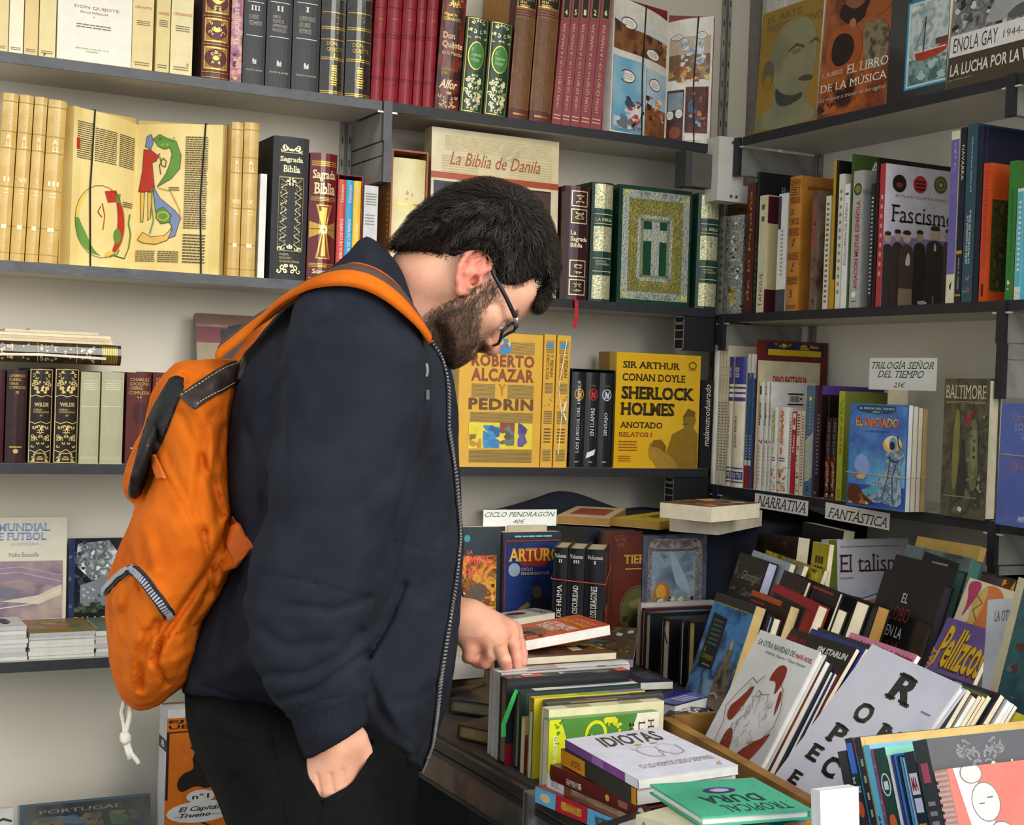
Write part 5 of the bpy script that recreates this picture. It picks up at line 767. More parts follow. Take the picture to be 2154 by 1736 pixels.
# ================================================================ table, cloths, wooden tray
TZ = .81
t = empty('display_table', Matrix.Translation((.93, 1.7, 0)), 'long book-laden display table with worn metal rail along its front edge', 'table')
WORN = 'n#4a4540,#6a5b50,#7d5f4c,#3d3a38|s7|d8|r.5|m.25|b.25|t60'; GREY = 'n#4c4b4a,#5d5c5a,#3c3b3b|s9|d7|r.5|m.3|b.2|t80'
mb = MB(); mb.box((.004, -.9, TZ-.02), (1.262, 1.1, TZ), '#4a443c|r.6'); mb.box((.22, 1.1, TZ-.02), (1.262, 1.24, TZ), '#4a443c|r.6'); obj('tabletop', mb, t)
for nm, y0, y1, k in (('front_rail', .012, 1.1, WORN), ('front_rail', -.9, -.012, GREY)):
    mb = MB(); mb.box((-.004, y0, TZ-.075), (.004, y1, TZ-.006), k); mb.box((-.008, y0, TZ-.03), (-.004, y1, TZ-.022), '#2e2a28|r.5'); mb.box((-.007, y0, TZ-.018), (-.004, y1, TZ-.006), '#3a3633|r.5|m.3'); mb.box((-.006, y0, TZ-.078), (.004, y1, TZ-.073), '#35312e|r.5|m.3'); obj(nm, mb, t)
mb = MB(); mb.box((-.014, -.011, TZ-.3), (.006, .011, TZ-.002), 'n#8f8d88,#a5a39c,#77746e|s20|r.35|m.5|b.2|t90'); mb.box((-.016, -.004, TZ-.3), (-.013, .004, TZ-.003), '#5d5b57|r.4|m.4'); obj('corner_profile', mb, t)
for x, y in ((.03, -.85), (.03, 1.05), (1.23, -.85), (1.23, 1.2)):
    mb = MB(); mb.box((x-.02, y-.02, 0), (x+.02, y+.02, TZ-.02), '#3a3937|r.5|m.3'); obj('leg', mb, t)
t = empty('table_skirt', Matrix.Translation((1.0, 1.7, 0)), 'black cloth hanging under the table', 'cloth')
mb = MB(); n = 60
vs = [(.22+.02*math.sin(i*.9)+.012*math.sin(i*2.3)-.03*(1-z), -.86+2.0*i/n, .02+z*.74) for z in (0, .5, 1) for i in range(n+1)]
mb.mesh(vs, [(j*(n+1)+i, j*(n+1)+i+1, (j+1)*(n+1)+i+1, (j+1)*(n+1)+i) for j in range(2) for i in range(n)], '#0b0c0e|r.9'); obj('cloth', mb, t, True)
t = empty('storage_bag', Matrix.Translation((1.03, 2.12, 0)), 'dark olive bag pushed under the table edge, beside the man\'s legs', 'bag')
def lump(mb, c, r, key, seed, n=18, amp=.12, flat=0):
    rr = random.Random(seed); ph = [rr.uniform(0, 6) for _ in range(6)]; vs = []
    for i in range(n+1):
        th = math.pi*i/n
        for j in range(n*2):
            a = math.pi*j/n; q = 1+amp*(math.sin(3*a+ph[0])*math.sin(2*th+ph[1])+.5*math.sin(7*a+ph[2]+3*th)+.4*math.sin(5*th+ph[3]))
            vs.append((c[0]+r[0]*q*math.sin(th)*math.cos(a), c[1]+r[1]*q*math.sin(th)*math.sin(a), max(c[2]+r[2]*q*math.cos(th), flat)))
    m = n*2; mb.mesh(vs, [(i*m+j, i*m+(j+1) % m, (i+1)*m+(j+1) % m, (i+1)*m+j) for i in range(n) for j in range(m)], key)
mb = MB(); lump(mb, (0, 0, .24), (.1, .22, .25), 'n#1a1c14,#2a2b1a,#3a3410|s9|r.8|b.4', 4); obj('bag_body', mb, t, True)
mb = MB(); mb.tube([(-.02, -.08, .44), (-.03, -.05, .54), (-.03, .05, .54), (-.02, .08, .44)], .01, '#2a2b1a|r.8'); obj('handle', mb, t, True)
# navy cloth over a raised tier at the back
t = empty('tier_cloth', Matrix.Translation((1.8, 2.6, TZ)), 'dark navy cloth draped over the raised tier at the back of the table', 'cloth')
mb = MB(); nx, ny = 70, 40; vs = []; TT = 1.070-TZ
for j in range(ny+1):
    for i in range(nx+1):
        u, v = i/nx, j/ny; x = -.34+.735*u
        if v < .45: y, z = -.085-.006*math.sin(9*u*6.28)*(1-v/.45)-.006*math.sin(u*31+1), TT*v/.45
        else: y, z = -.09+.47*(v-.45)/.55, TT+.0015*math.sin(u*40)*math.sin(v*30)
        z += .05*math.exp(-((u-.2)/.16)**2-((v-.86)/.07)**2)+.03*math.exp(-((u-.95)/.08)**2-((v-.8)/.2)**2)
        vs.append((x, y, max(z, .001)))
mb.mesh(vs, [(j*(nx+1)+i, j*(nx+1)+i+1, (j+1)*(nx+1)+i+1, (j+1)*(nx+1)+i) for j in range(ny) for i in range(nx)], '#141826|r.9|b.2|t400')
obj('cloth', mb, t, True)
# books lying on the tier
flat_book((1172, 1084), (1283, 1090), (1221, 1065), 1.0915, .0175, 'tan-edged paperback with a red cover panel lying on the navy cloth', '#bfae86|r.4', name='paperback', pages='#a87c42|pg', art={'F': [('r', .16, .2, .84, .8, '#9a4028|r.4')]})
flat_book((1285, 1089), (1387, 1098), (1331, 1071), 1.0905, .0165, 'yellow paperback with dark emblem lying on the navy cloth', '#b39a22|r.35', name='paperback', pages='#b08a40|pg', art={'F': [('e', .5, .5, .2, .16, '#4a4424'), ('b', .3, .3, .7, .7, 6, .08, '#6a5a24;#2f3028', 3)]})
flat_book((1409, 1083), (1511, 1091), (1441, 1062), 1.107, .033, 'thick white-edged book at the bottom of the pair on the navy cloth', '#cfc9b9|r.4', pages='page')
flat_book((1388, 1056), (1497, 1066), (1430, 1043), 1.139, .031, 'thick white-edged book with dark picture cover, on top of the pair on the navy cloth', '#5a3a34|r.35', pages='page', art={'F': [('b', 0, 0, 1, 1, 30, .12, '#2a1c24;#8a6a3a;#a0503a;#3a3a2a;#c9a85a', 5)]})
# ---- books standing in front of the tier
YB = 2.465
def fL(x0, x1, yt, t, label, cover, Y=YB, tilt=.03, z=TZ+.0005, **kw):
    A = solve((0, Y, z), (1, 0, 0), px=x0); B = solve((0, Y, z), (1, 0, 0), px=x1)
    return face_book(A, B, yt, tilt, t, label, cover, **kw)
fL(936, 1047, 1110, .03, 'fiery orange fantasy cover with red title standing behind the man\'s hand', '#13232a|r.3|c.3', art={'F': [('r', .0, .0, .93, .8, 'n#3a1a0e,#a8501c,#d89a2e,#5a2410,#c97a24|s26|w1|r.28'), ('e', .36, .92, .06, .025, '#3a8a94'), ('t', 'LA', .36, .81, .47, .84, '#d8503a', 0, 'b'), ('t', 'PIRAMIDE', .02, .735, .82, .8, '#e0583f', 0, 'sb'), ('t', 'ROJA', .2, .65, .62, .715, '#e0583f', 0, 'sb'), ('b', .1, .35, .9, .62, 22, .08, '#d8b04a;#7a3414;#3a2018;#e6c86a', 5), ('P', [(.3, .5), (.5, .62), (.8, .58), (.7, .48), (.4, .42)], '#5a4636'), ('P', [(.4, .3), (.55, .36), (.75, .32), (.72, .05), (.45, .05)], '#b99a3a'), ('b', .4, .0, .9, .3, 14, .09, '#cda83c;#8a7a2a;#5a3a16', 6)]})
fL(1052, 1174, 1120, .026, 'blue fantasy cover with red-framed yellow title and a swordsman', '#171f2c|r.3|c.3', art={'F': [('x', .2, .955, .85, .98, 1, '#7ab4c0'), ('f', .03, .02, 1, .94, .02, '#7a2420'), ('r', .05, .02, .98, .92, 'n#1c2a5c,#243a74,#161d42,#34508a|s12|r.28'), ('P', [(.1, .88), (.95, .88), (.7, .72), (.55, .66), (.4, .72)], '#8a241c'), ('t', 'ARTURO', .1, .78, 1.0, .88, '#d9a83a', 0, 'sb'), ('P', [(.25, .72), (.32, .75), (.8, .74), (.88, .7), (.8, .66), (.32, .67)], '#23206a'), ('t', 'CICLO\nPENDRAGON III', .32, .68, .8, .735, '#c9b86a'), ('e', .2, .72, .1, .05, '#8aa0b0'), ('P', [(.5, .5), (.56, .6), (.7, .56), (.95, .4), (1, .1), (.6, .1), (.5, .3)], '#20242a'), ('e', .6, .55, .08, .045, '#5a4a3c'), ('l', [(.2, .32), (.32, .42), (.45, .46)], .08, '#8a7440'), ('p', [(.3, .3), (.34, .34), (.8, .06), (.78, .04)], '#7ea4b4')], 'T': []}, extra=lambda r, t, d, h: obj('protruding_slip', (lambda mb: (mb.box((.004, .02, h-.01), (.0045, d-.02, h+.012), '#b0a488|r.6'), mb)[1])(MB()), r))
card('price_card', [(1014, 1073), (1168, 1073), (1170, 1106), (1016, 1108)], 'white price card with green italic capitals above the swordsman cover', [('t', 'CICLO PENDRAGÓN', .02, .58, .98, .92, IG, 0, 'is'), ('t', '40€', .4, .16, .57, .42, IG, 0, 'i')], Y=YB+.032, tab=.12)
for i, (x0, x1, yt, ti, n, lb) in enumerate(((1155, 1184, 1152, 'LANZA DE HUMA', 'II', 'leftmost of three black spines in a red rubber band'), (1186, 1220, 1154, 'REINA DE LA OSCURIDAD', 'III', 'middle of three black spines in a red rubber band'), (1222, 1262, 1156, 'RETORNO DE LOS DRAGONES', 'I', 'rightmost of three black spines in a red rubber band'))):
    if i == 0: uV = np.array((.82, -.572, 0)); qV = solve((0, YB-.115, TZ), (1, 0, 0), px=x0)
    A = qV.copy(); B = solve(A, uV, px=x1+2); tp = solve(A, (0, 0, 1), py=yt); A[2] = TZ+.0005; tk = np.linalg.norm(B-qV)-.001; qV = B
    book('book', lb, frame(A, uV, (.572, .82, 0), (0, 0, 1)), tk, .125, tp[2]-TZ, '#15151a|r.3', pages='#c4b490|pg', hard=True, rnd=.08, group='black trilogy in a rubber band', art={'S': [('t', 'Volumen', .1, .925, .9, .955, '#c9c4b4', 0, 's'), ('t', n, .5-.06*len(n), .89, .5+.06*len(n), .912, '#c9c4b4', 0, 's'), ('t', ti, .34, .28, .66, .72, '#d2cdbf', 90, 's')], 'F': [('b', .1, .6, 1, .98, 12, .12, '#3a1c1c;#5a2a20', 3), ('r', .3, 0, 1, .55, '#8a2f1a|r.3'), ('b', .3, .3, 1, .6, 8, .1, '#a8452a;#2a1414', 4)]})
A = solve((0, YB-.115, TZ), (1, 0, 0), px=1155); w = np.linalg.norm(qV-A); zb = solve(A, (0, 0, 1), py=1217)[2]
t = empty('rubber_band', frame((A[0], A[1], zb), uV, (.572, .82, 0), (0, 0, 1)), 'red rubber band around the three black spines', 'rubber band'); mb = MB()
mb.tube([(-.003, -.005, 0), (w*.5, -.006, -.003), (w+.002, -.005, -.006), (w+.002, .128, .012), (w*.5, .129, .012), (-.003, .128, .012), (-.003, -.005, 0)], .001, '#a8402c|r.5', 6, False); obj('band', mb, t)
fL(1268, 1345, 1119, .03, 'dark red embossed fantasy cover half hidden behind the grey-blue framed one', 'n#3c1512,#4d1d17,#2d100f|s14|r.3|c.3', Y=YB-.012, hard=True, art={'F': [('r', 0, 0, .18, 1, '#4a2018|r.3'), ('k', .02, .1, .16, .98, 18, '#6a3a2a', 3), ('r', .2, .0, 1, .97, 'n#4a1a14,#5a241a|s20|r.3'), ('k', .22, .88, .6, .97, 6, '#7a4a2a', 4), ('t', 'TIERRA', .5, .75, 1.5, .82, '#b59424', 0, 'sb'), ('x', .55, .7, 1, .72, 1, '#b59424'), ('o', .92, .38, .5, .2, .02, '#5d5a2a'), ('e', .92, .38, .46, .185, '#4a4a24'), ('b', .5, .25, 1, .5, 10, .12, '#6a6430;#2a2a16', 5)]})
fL(1347, 1482, 1127, .03, 'grey-blue fantasy cover with filigree frame and mounted riders', 'n#454a5c,#555a6a,#383d50|s30|r.35', Y=YB-.005, hard=True, art={'F': [('f', .08, .03, .93, .97, .14, 'n#6d6a6a,#8d8580,#4c4c55,#9a928a|s110|w1|r.4'), ('k', .1, .9, .9, .96, 16, '#a59c92', 3), ('k', .82, .06, .92, .9, 20, '#a59c92', 4), ('r', .14, .08, .82, .87, 'n#4a5a74,#6d7d8c,#8fa0a8,#3a465c|s16|r.3'), ('P', [(.4, .87), (.48, .87), (.8, .5), (.6, .55), (.5, .62)], '#9ab0bc'), ('e', .3, .52, .13, .1, '#b06a24'), ('e', .29, .54, .08, .06, '#d89a3a'), ('P', [(.18, .48), (.35, .5), (.5, .44), (.45, .3), (.4, .1), (.25, .1), (.16, .3)], '#3a3630'), ('P', [(.2, .46), (.3, .5), (.42, .46), (.36, .38), (.24, .4)], '#c9c0aa'), ('P', [(.5, .44), (.62, .5), (.78, .4), (.8, .3), (.6, .28)], '#a8a08a'), ('b', .2, .28, .8, .5, 24, .05, '#d2cab2;#5a5044;#8a7a5c;#2f2c2a', 6), ('b', .16, .08, .5, .3, 14, .08, '#2a2624;#4a4034', 7), ('r', .52, .02, .84, .24, '#b3a6a0'), ('f', .52, .02, .84, .24, .012, '#6a5a58'), ('t', 'ARTURO', .55, .14, .82, .19, '#7a4a48', 0, 's'), ('x', .55, .03, .82, .12, 3, '#8a6a66')]})
# ---- books standing on their long edge, spines up
def sb(p, yt, xr, th, label, cover, zb=TZ, name='book', **kw):
    A = at(p[0], p[1], Z=zb); tp = solve(A, (0, 0, 1), py=yt); zt = tp[2]
    B = solve((A[0], A[1], zt), (1, 0, 0), px=xr)
    return book(name, label, frame((A[0], A[1]+th, zt), (0, -1, 0), (0, 0, -1), (1, 0, 0)), th, zt-zb-.0005, B[0]-A[0], cover, **kw)
sb((1344, 1401), 1270, 1503, .012, 'thin white-edged album, rearmost of the fore-edge row', '#b9b4a8|r.4', name='paperback')
sb((1353, 1406), 1281, 1502, .013, 'maroon-spined hardback second in the fore-edge row', '#47222a|r.35', hard=True)
sb((1365, 1414), 1291, 1500, .02, 'hardback with blue-green spine band in the fore-edge row', '#16211f|r.35', hard=True, art={'S': [('r', 0, .15, 1, .3, '#3a6a34|r.3'), ('r', 0, .3, 1, .95, 'n#2a5a84,#3f7a94,#1d3f5c|s30|r.3')]})
sb((1392, 1427), 1300, 1500, .011, 'narrow black hardback right of the blue-green spine band', '#19181a|r.4', hard=True)
sb((1405, 1437), 1304, 1503, .024, 'thick cream-edged black hardback with ribbon loop in the fore-edge row', '#17161a|r.4', hard=True, extra=lambda r, t, d, h: obj('ribbon', (lambda mb: (mb.tube([(t*.8, .004, -.001), (t*.9, .0, -.008), (t*.95, .02, -.012), (t*.9, .045, -.004)], .0012, '#17161a|r.7', 5), mb)[1])(MB()), r))
sb((1434, 1446), 1306, 1503, .012, 'slim black hardback second from the front of the fore-edge row', '#1a191c|r.4', hard=True)
sb((1457, 1457), 1309, 1505, .022, 'tan-edged black hardback, front of the fore-edge row', '#1a191c|r.4', hard=True, pages='pageo')
# ---- row of books under the man's hand
WL = '#d3d2cd|r.3'
for i, (yt, c, lb) in enumerate(((1409, '#bcbab4|r.3', 'grey magazine on its edge under the man\'s fingertips, rearmost of three'), (1413, '#d4d3cf|r.3', 'white magazine on its edge under the man\'s hand, middle of three'), (1417, '#aeaca8|r.3', 'grey magazine on its edge under the man\'s hand, front of three'))):
    y = 1590+6*i; sb((1032+8*i, y), yt, 1321+2*i, .0115, lb, c, name='magazine', pages='pagew', group='magazines on edge under the hand', art={'S': [('r', .2, .75, .9, .9, '#4a4a4c'), ('r', .3, .82, .8, .92, '#9ac4dc|r.3'), ('x', .1, .02, .9, .7, 1, '#8a8884')] if i == 2 else [('x', .2, .1, .8, .6, 1, '#b08a8c')]})
sb((1060, 1612), 1428, 1325, .022, 'thick black hardback with two pink tags on its upturned spine', '#232427|r.35|c.3', hard=True, pages='#a08a5a|pg', art={'S': [('r', .05, .14, .98, .3, '#c9584a|r.35'), ('r', .1, .16, .4, .24, '#e6dcd6'), ('r', .05, .9, .98, 1, '#c9584a|r.35'), ('p', [(.2, .45), (.8, .44), (.5, .52)], '#b9c6d0'), ('r', 0, 0, .1, 1, '#4a2c14'), ('x', .5, .3, .8, .9, 1, '#6a6a70')], 'F': [('r', .75, .0, 1, .2, '#7a1420')]})
def gribbon(root, t, d, h):
    mb = MB(); mb.ribbon([(t*.5, .004, -.0005), (t*.6, .0, -.004), (t*.9, .012, -.012), (t*.8, .045, -.024), (t*.9, .062, -.024)], .004, '#2f9a4c|r.5', (1, .2, .1)); obj('bookmark_ribbon', mb, root)
sb((1089, 1622), 1456, 1348, .016, 'dark green hardback with torn white top edge and green bookmark ribbon', '#20302a|r.4', hard=True, pages='#a89a78|pg', extra=gribbon, art={'S': [('r', .1, .12, 1, .98, '#dcd8c8|r.5'), ('p', [(.1, .3), (.5, .4), (.6, .8), (.1, .95)], '#8a96a4')], 'F': [('r', .02, .04, .99, .99, '#31403a|r.4')]})
sb((1101, 1630), 1511, 1190, .011, 'small paperback with ochre and dark red cover beside the green spine', '#b5925a|r.35', name='paperback', art={'F': [('r', .4, 0, 1, 1, 'n#7a2a22,#5a1c1a,#8a4a34|s40|r.4'), ('b', .3, 0, .6, .9, 10, .12, '#6a2a24;#7a3a2a', 3)]})
sb((1118, 1640), 1470, 1357, .014, 'yellow-green paperback with lilac spine end behind the black magazines', '#c9b52a|r.35', name='paperback', pages='#a8884c|pg', art={'S': [('r', .2, .15, 1, .4, '#b9c03a'), ('r', .1, .4, 1, .7, '#8a9a4a'), ('r', .1, .7, 1, 1, '#7a74a8|r.35')]})
sb((1116, 1640), 1497, 1200, .01, 'plain bottle green paperback standing on its edge', '#24592f|r.35', name='paperback')
for i in range(3):
    sb((1141+2*i, 1643+4*i), 1474+5*i, 1393+2*i, .007, '%s of the charcoal magazines on edge behind the cream paperback' % ('rear', 'middle', 'front')[i], ('#303236|r.35', '#52544e|r.35', '#3a3c3e|r.35')[i], name='magazine', pages='#8a8a80|pg', group='charcoal magazines on edge', art={'S': [('x', .2, .1, .8, .95, 1, '#8a8a86')] if i < 2 else [('r', .1, .2, .9, .6, '#c9962a'), ('x', .2, .0, .8, .2, 1, '#6a5a30')]})
sb((1149, 1661), 1494, 1397, .02, 'cream paperback on its edge directly behind the green and yellow cover', '#d2cba4|r.4', name='paperback', pages='page', art={'S': [('x', .1, .05, .9, .95, 2, '#a89f74')]})
LG, LY = '#4f8338|r.3', '#cdd024|r.3'
jag = lambda u0, v0, u1, v1, n, a, sd: [(u0+(u1-u0)*i/n+random.Random(sd+i).uniform(-a, a), v0+(v1-v0)*i/n+random.Random(sd*3+i).uniform(-a, a)) for i in range(n+1)]
sb((1150, 1668), 1516, 1386, .016, 'green and yellow horror paperback lying on its side with sideways title', LG, name='paperback', pages='page', art={'F': [
    ('p', [(0, 1), (0, .8)]+jag(0, .8, .65, .66, 9, .035, 3)+[(.7, .62), (.62, .54), (.8, .52), (1, .56), (1, 1)], '#e2dcc6|r.3'), ('p', [(.0, .1), (0, .0), (1, 0), (1, .44)]+jag(1, .44, .3, .3, 10, .04, 5)+[(.3, .16)], LY), ('r', 0, 0, 1, .045, LY), ('b', .32, .04, .9, .4, 26, .02, '#4f8338;#3a6a2a', 6), ('b', .0, .05, .3, .14, 14, .03, '#cdd024;#4f8338', 8), ('o', .25, .42, .2, .1, .05, LY), ('b', .02, .46, .25, .66, 10, .06, '#cdd024', 9), ('b', .2, .3, .4, .5, 6, .03, '#cdd024;#3a6a2a', 12),
    ('t', 'H.P. LOVECRAFT', .1, .9, 1.5, .955, '#5a1c34', 0, 's'), ('t', 'La sombra', .12, .81, 1.0, .87, '#3a2a2e', 0, 's'), ('t', 'sobre Innsmouth', .12, .725, 1.4, .79, '#3a2a2e', 0, 's'), ('t', 'BRUGUERA  LIBRO AMIGO', .22, .035, .8, .075, '#e6e6c0', 180, 'b'), ('e', .9, .09, .055, .034, '#e6e6d6'), ('p', [(.87, .075), (.93, .08), (.9, .115)], '#222222')]})
# ---- books lying flat, back part
flat_book((1010, 1296), (1062, 1305), (1112, 1277), .935, .018, 'pale grey paperback with a dark red oval lying behind the orange cover', '#aaa69a|r.4', name='paperback', pages='page', art={'F': [('e', .42, .45, .2, .16, '#4a1c1c'), ('t', 'DEVENIR', .1, .75, .9, .88, '#3a3a36', 0, 's'), ('x', .2, .2, .9, .3, 2, '#7a766c')]})
flat_book((1208, 1380), (1332, 1387), (1256, 1317), .9095, .0145, 'dark map-patterned paperback lying under the orange cover', 'n#22221c,#3a3826,#1a1b1a,#5a5428|s30|r.3', name='paperback', pages='#8f8aa0|pg', art={'F': [('b', .1, .1, .95, .95, 30, .035, '#8a8440;#5a5430;#b9b48a;#2a2c2a', 5), ('p', [(.62, .7), (.72, .68), (.74, .78), (.63, .8)], '#9aa8ac'), ('p', [(.82, .78), (.93, .8), (.94, .9), (.83, .88)], '#9aa8ac')]})
flat_book((1030, 1326), (1091, 1350), (1190, 1284), (.955, .955, .975), .017, 'orange paperback with yellow and white title lying beside the man\'s hand', '#b5421c|r.3', name='paperback', pages='pagew', art={'F': [('t', 'LOS PRINCIPES', .14, .56, .92, .68, '#e0cfc0', 0, 'b'), ('t', 'DEMONIO', .2, .44, .75, .55, '#e0cfc0', 0, 'b'), ('t', 'JACK VANCE', .12, .72, .9, .82, '#d8a02c', 0, 'b'), ('x', .3, .84, .9, .9, 2, '#d8a08a'), ('P', [(.1, .1), (.3, .38), (.6, .42), (.9, .34), (.7, .2), (.9, .06)], 'n#2a1c18,#5a3020,#8a4a20|s60|r.3'), ('b', .05, .02, .95, .3, 14, .09, '#2a1c18;#d87a1c;#6a3a20', 5)]})
flat_book((1098, 1384), (1297, 1372), (1086, 1348), .935, .012, 'brown-covered paperback with yellow block lettering lying across the stack', 'n#4a3020,#6a4428,#3a261a|s24|r.35', name='paperback', pages='page', art={'F': [('p', [(.5, .55), (.7, .5), (.97, .2), (.97, .5), (.7, .95), (.5, .9)], '#bfa528'), ('b', .5, .3, .96, .9, 12, .05, '#5a3a1c;#2a1f18', 5), ('p', [(.62, .2), (.74, .22), (.76, .42), (.64, .4)], '#c9bfa6'), ('P', [(.05, .3), (.3, .6), (.5, .4), (.3, .15)], '#3a2418')]})
flat_book((1100, 1397), (1300, 1388), (1090, 1362), .9225, .0125, 'tan-edged paperback directly under the brown-covered one', '#7a6a4c|r.4', name='paperback', pages='#a8834c|pg')
flat_book((1120, 1412), (1304, 1402), (1112, 1376), .8945, .083, 'thick dark album at the bottom of the flat stack beside the hand', '#2a2a2c|r.4', pages='#9a9488|pg')
flat_book((1296, 1412), (1345, 1436), (1327, 1392), .842, .014, 'small dark violet paperback lying right of the flat stack', '#2e2c3c|r.35', name='paperback', pages='pagew', art={'F': [('x', .2, .3, .8, .8, 4, '#6a687c')]})
flat_book((1345, 1470), (1420, 1485), (1366, 1437), .835, .02, 'royal blue paperback with lilac title panel lying before the fore-edge row', '#27286a|r.3', name='paperback', pages='pagew', art={'F': [('r', .45, .05, .97, .95, '#6a68a4|r.3'), ('x', .5, .3, .9, .7, 4, '#c4c2dc')]})
flat_book((1392, 1511), (1470, 1519), (1407, 1482), .826, .012, 'black paperback with white block letters lying behind the wooden tray', '#17171a|r.35', name='paperback', art={'F': [('t', 'BAS', .1, .55, .8, .9, '#c4c2bc', 0, 'B')]})
# ---- left end of the table, behind the jacket
flat_book((948, 1381), (1020, 1376), (968, 1350), .895, .04, 'thick block of white-edged paperback beneath the man\'s curled fingers', '#c9c4b0|r.4', name='paperback', pages='pagew', art={'F': [('l', [(.1, .2), (.5, .4), (.9, .3)], .02, '#3a3a38'), ('l', [(.1, .5), (.5, .6), (.9, .5)], .02, '#3a3a38'), ('l', [(.1, .8), (.9, .7)], .02, '#3a3a38')]})
flat_book((935, 1424), (1024, 1410), (950, 1392), .8535, .01, 'brown-edged comic album under the white-edged block', '#5a4c38|r.4', name='comic_book', pages='#7d6a4c|pg')
flat_book((933, 1436), (1024, 1421), (949, 1403), .843, .012, 'lower brown-edged comic album resting on the charcoal cover', '#4d4434|r.4', name='comic_book', pages='#857252|pg')
flat_book((945, 1470), (1030, 1481), (975, 1420), .836, .022, 'charcoal hardback with white script lying near the table edge', 'n#2c2c2a,#3a3936,#222221|s40|r.3', pages='#8f8468|pg', hard=True, art={'F': [('t', 'olc', .62, .15, .95, .6, '#9a9890', 90, 'i'), ('x', .1, .7, .6, .85, 2, '#55544e')]})
flat_book((962, 1523), (1034, 1539), (996, 1490), .8335, .022, 'small dark brown cloth hardback on the table edge', '#33291f|r.45|b.1', hard=True, pages='#a48d58|pg', art={'F': [('x', .3, .42, .7, .58, 3, '#8a6c34')]})
# ---- wooden tray
WD = 'n#7d5424,#94682f,#6d4a20,#a1763a|s5|d7|r.55|b.2|t50'
t = empty('wooden_tray', Matrix.Translation((1.15, 1.5, TZ)), 'open wooden tray holding leaning comics in the middle of the table', 'tray')
a, b, c = at(1400, 1508, Z=.885), at(1735, 1698, Z=.885), at(1545, 1494, Z=.885)
o = np.array((1.15, 1.5, TZ)); a, b, c = a-o, b-o, c-o; b = b+(b-a)*.04; e = (c-a)/np.linalg.norm(c-a); c = a+e*.44
def plank(p, q, z0, z1, th, nm):
    d = q-p; d[2] = 0; L = np.linalg.norm(d); d /= L; n = np.array((-d[1], d[0], 0)); M = frame((p[0], p[1], z0), d, n, (0, 0, 1)); mb = MB(); mb.box((0, -th/2, 0), (L, th/2, z1-z0), WD, M=M); return obj(nm, mb, t)
H = .075
plank(a, b, .001, H, .017, 'side_board'); plank(a+np.array((.012, 0, 0)), c, .001, H, .012, 'end_board'); plank(c, c+(b-a), .001, H, .014, 'side_board')
mb = MB(); q = [a, c, c+(b-a), b]; mb.mesh([(p[0], p[1], .0012) for p in q]+[(p[0], p[1], .006) for p in q], [(3, 2, 1, 0), (4, 5, 6, 7)], WD); obj('floor_board', mb, t)
# ---- leaning books: TL, TR photo corners of the top edge, plane foot at X, lean angle
def ln(Xb, deg, TL, TR, tk, label, cover, zb=TZ+.0005, **kw):
    v = np.array((math.sin(math.radians(deg)), 0, math.cos(math.radians(deg)))); P = np.array((Xb, 0, zb)); n = np.cross(v, (0, 1., 0))
    def hit(c): r = ray(*c); return CAMP+r*(((P-CAMP) @ n)/(r @ n))
    L, R = hit(TL), hit(TR); y = R-L; d = np.linalg.norm(y); y /= d; z = v-y*(v @ y); z /= np.linalg.norm(z)
    x = np.cross(y, z); hh = (L[2]-zb+min(0, y[2]*d)-max(0, x[2]*tk))/z[2]; O = L-z*hh
    return book(label=label, cover=cover, name=kw.pop('name', 'book'), M=frame(O-x*tk, x, y, z), t=tk, d=d, h=hh, **kw)
ST_ = '#7d2c1c|r.4'; LN = '#6a5a54'
santa = [('t', 'LA OTRA NAVIDAD DE', .07, .905, .68, .945, '#5d6a4a', 0, 'b'), ('t', 'PAPÁ NOEL', .7, .905, .97, .945, '#a83a28', 0, 'b'), ('t', 'Valérie Dayre / Yann Fastier', .25, .86, .92, .885, '#5a5852', 0, 'is'),
    ('P', [(.5, .7), (.52, .8), (.6, .84), (.7, .82), (.72, .7), (.68, .62), (.64, .7), (.58, .72)], ST_), ('P', [(.2, .5), (.34, .66), (.36, .58), (.3, .44), (.26, .36), (.16, .38), (.14, .46)], ST_), ('P', [(.26, .3), (.34, .34), (.44, .24), (.46, .06), (.3, .04), (.28, .12)], ST_), ('P', [(.46, .02), (.66, .03), (.86, .26), (.92, .42), (.84, .36), (.72, .3), (.6, .22)], ST_), ('P', [(.76, .68), (.82, .62), (.84, .5), (.8, .54), (.74, .66)], ST_)]
r = random.Random(4)
for i in range(60):
    a0 = (r.uniform(.3, .75), r.uniform(.24, .66)); santa.append(('l', [a0, (a0[0]+r.uniform(-.03, .03), a0[1]-r.uniform(.01, .04)), (a0[0]+r.uniform(-.04, .04), a0[1]-.05)], .005, LN))
santa += [('l', [(.46, .72), (.4, .66), (.3, .68), (.2, .56), (.12, .44), (.2, .34), (.22, .2), (.3, .02)], .009, ST_), ('l', [(.72, .72), (.82, .68), (.92, .56), (.94, .44), (.86, .34), (.7, .28)], .009, ST_), ('l', [(.48, .62), (.56, .6), (.66, .62)], .008, ST_)]
ln(1.158, 29, (1600, 1325), (1725, 1371), .013, 'white comic album with dark red patches and line drawing leaning in the tray', 'n#c3c1bd,#cfcdca,#b5b3b0|s10|r.3|c.2', name='comic_book', hard=True, pages='pagew', art={'F': santa}, zb=TZ+.0075)
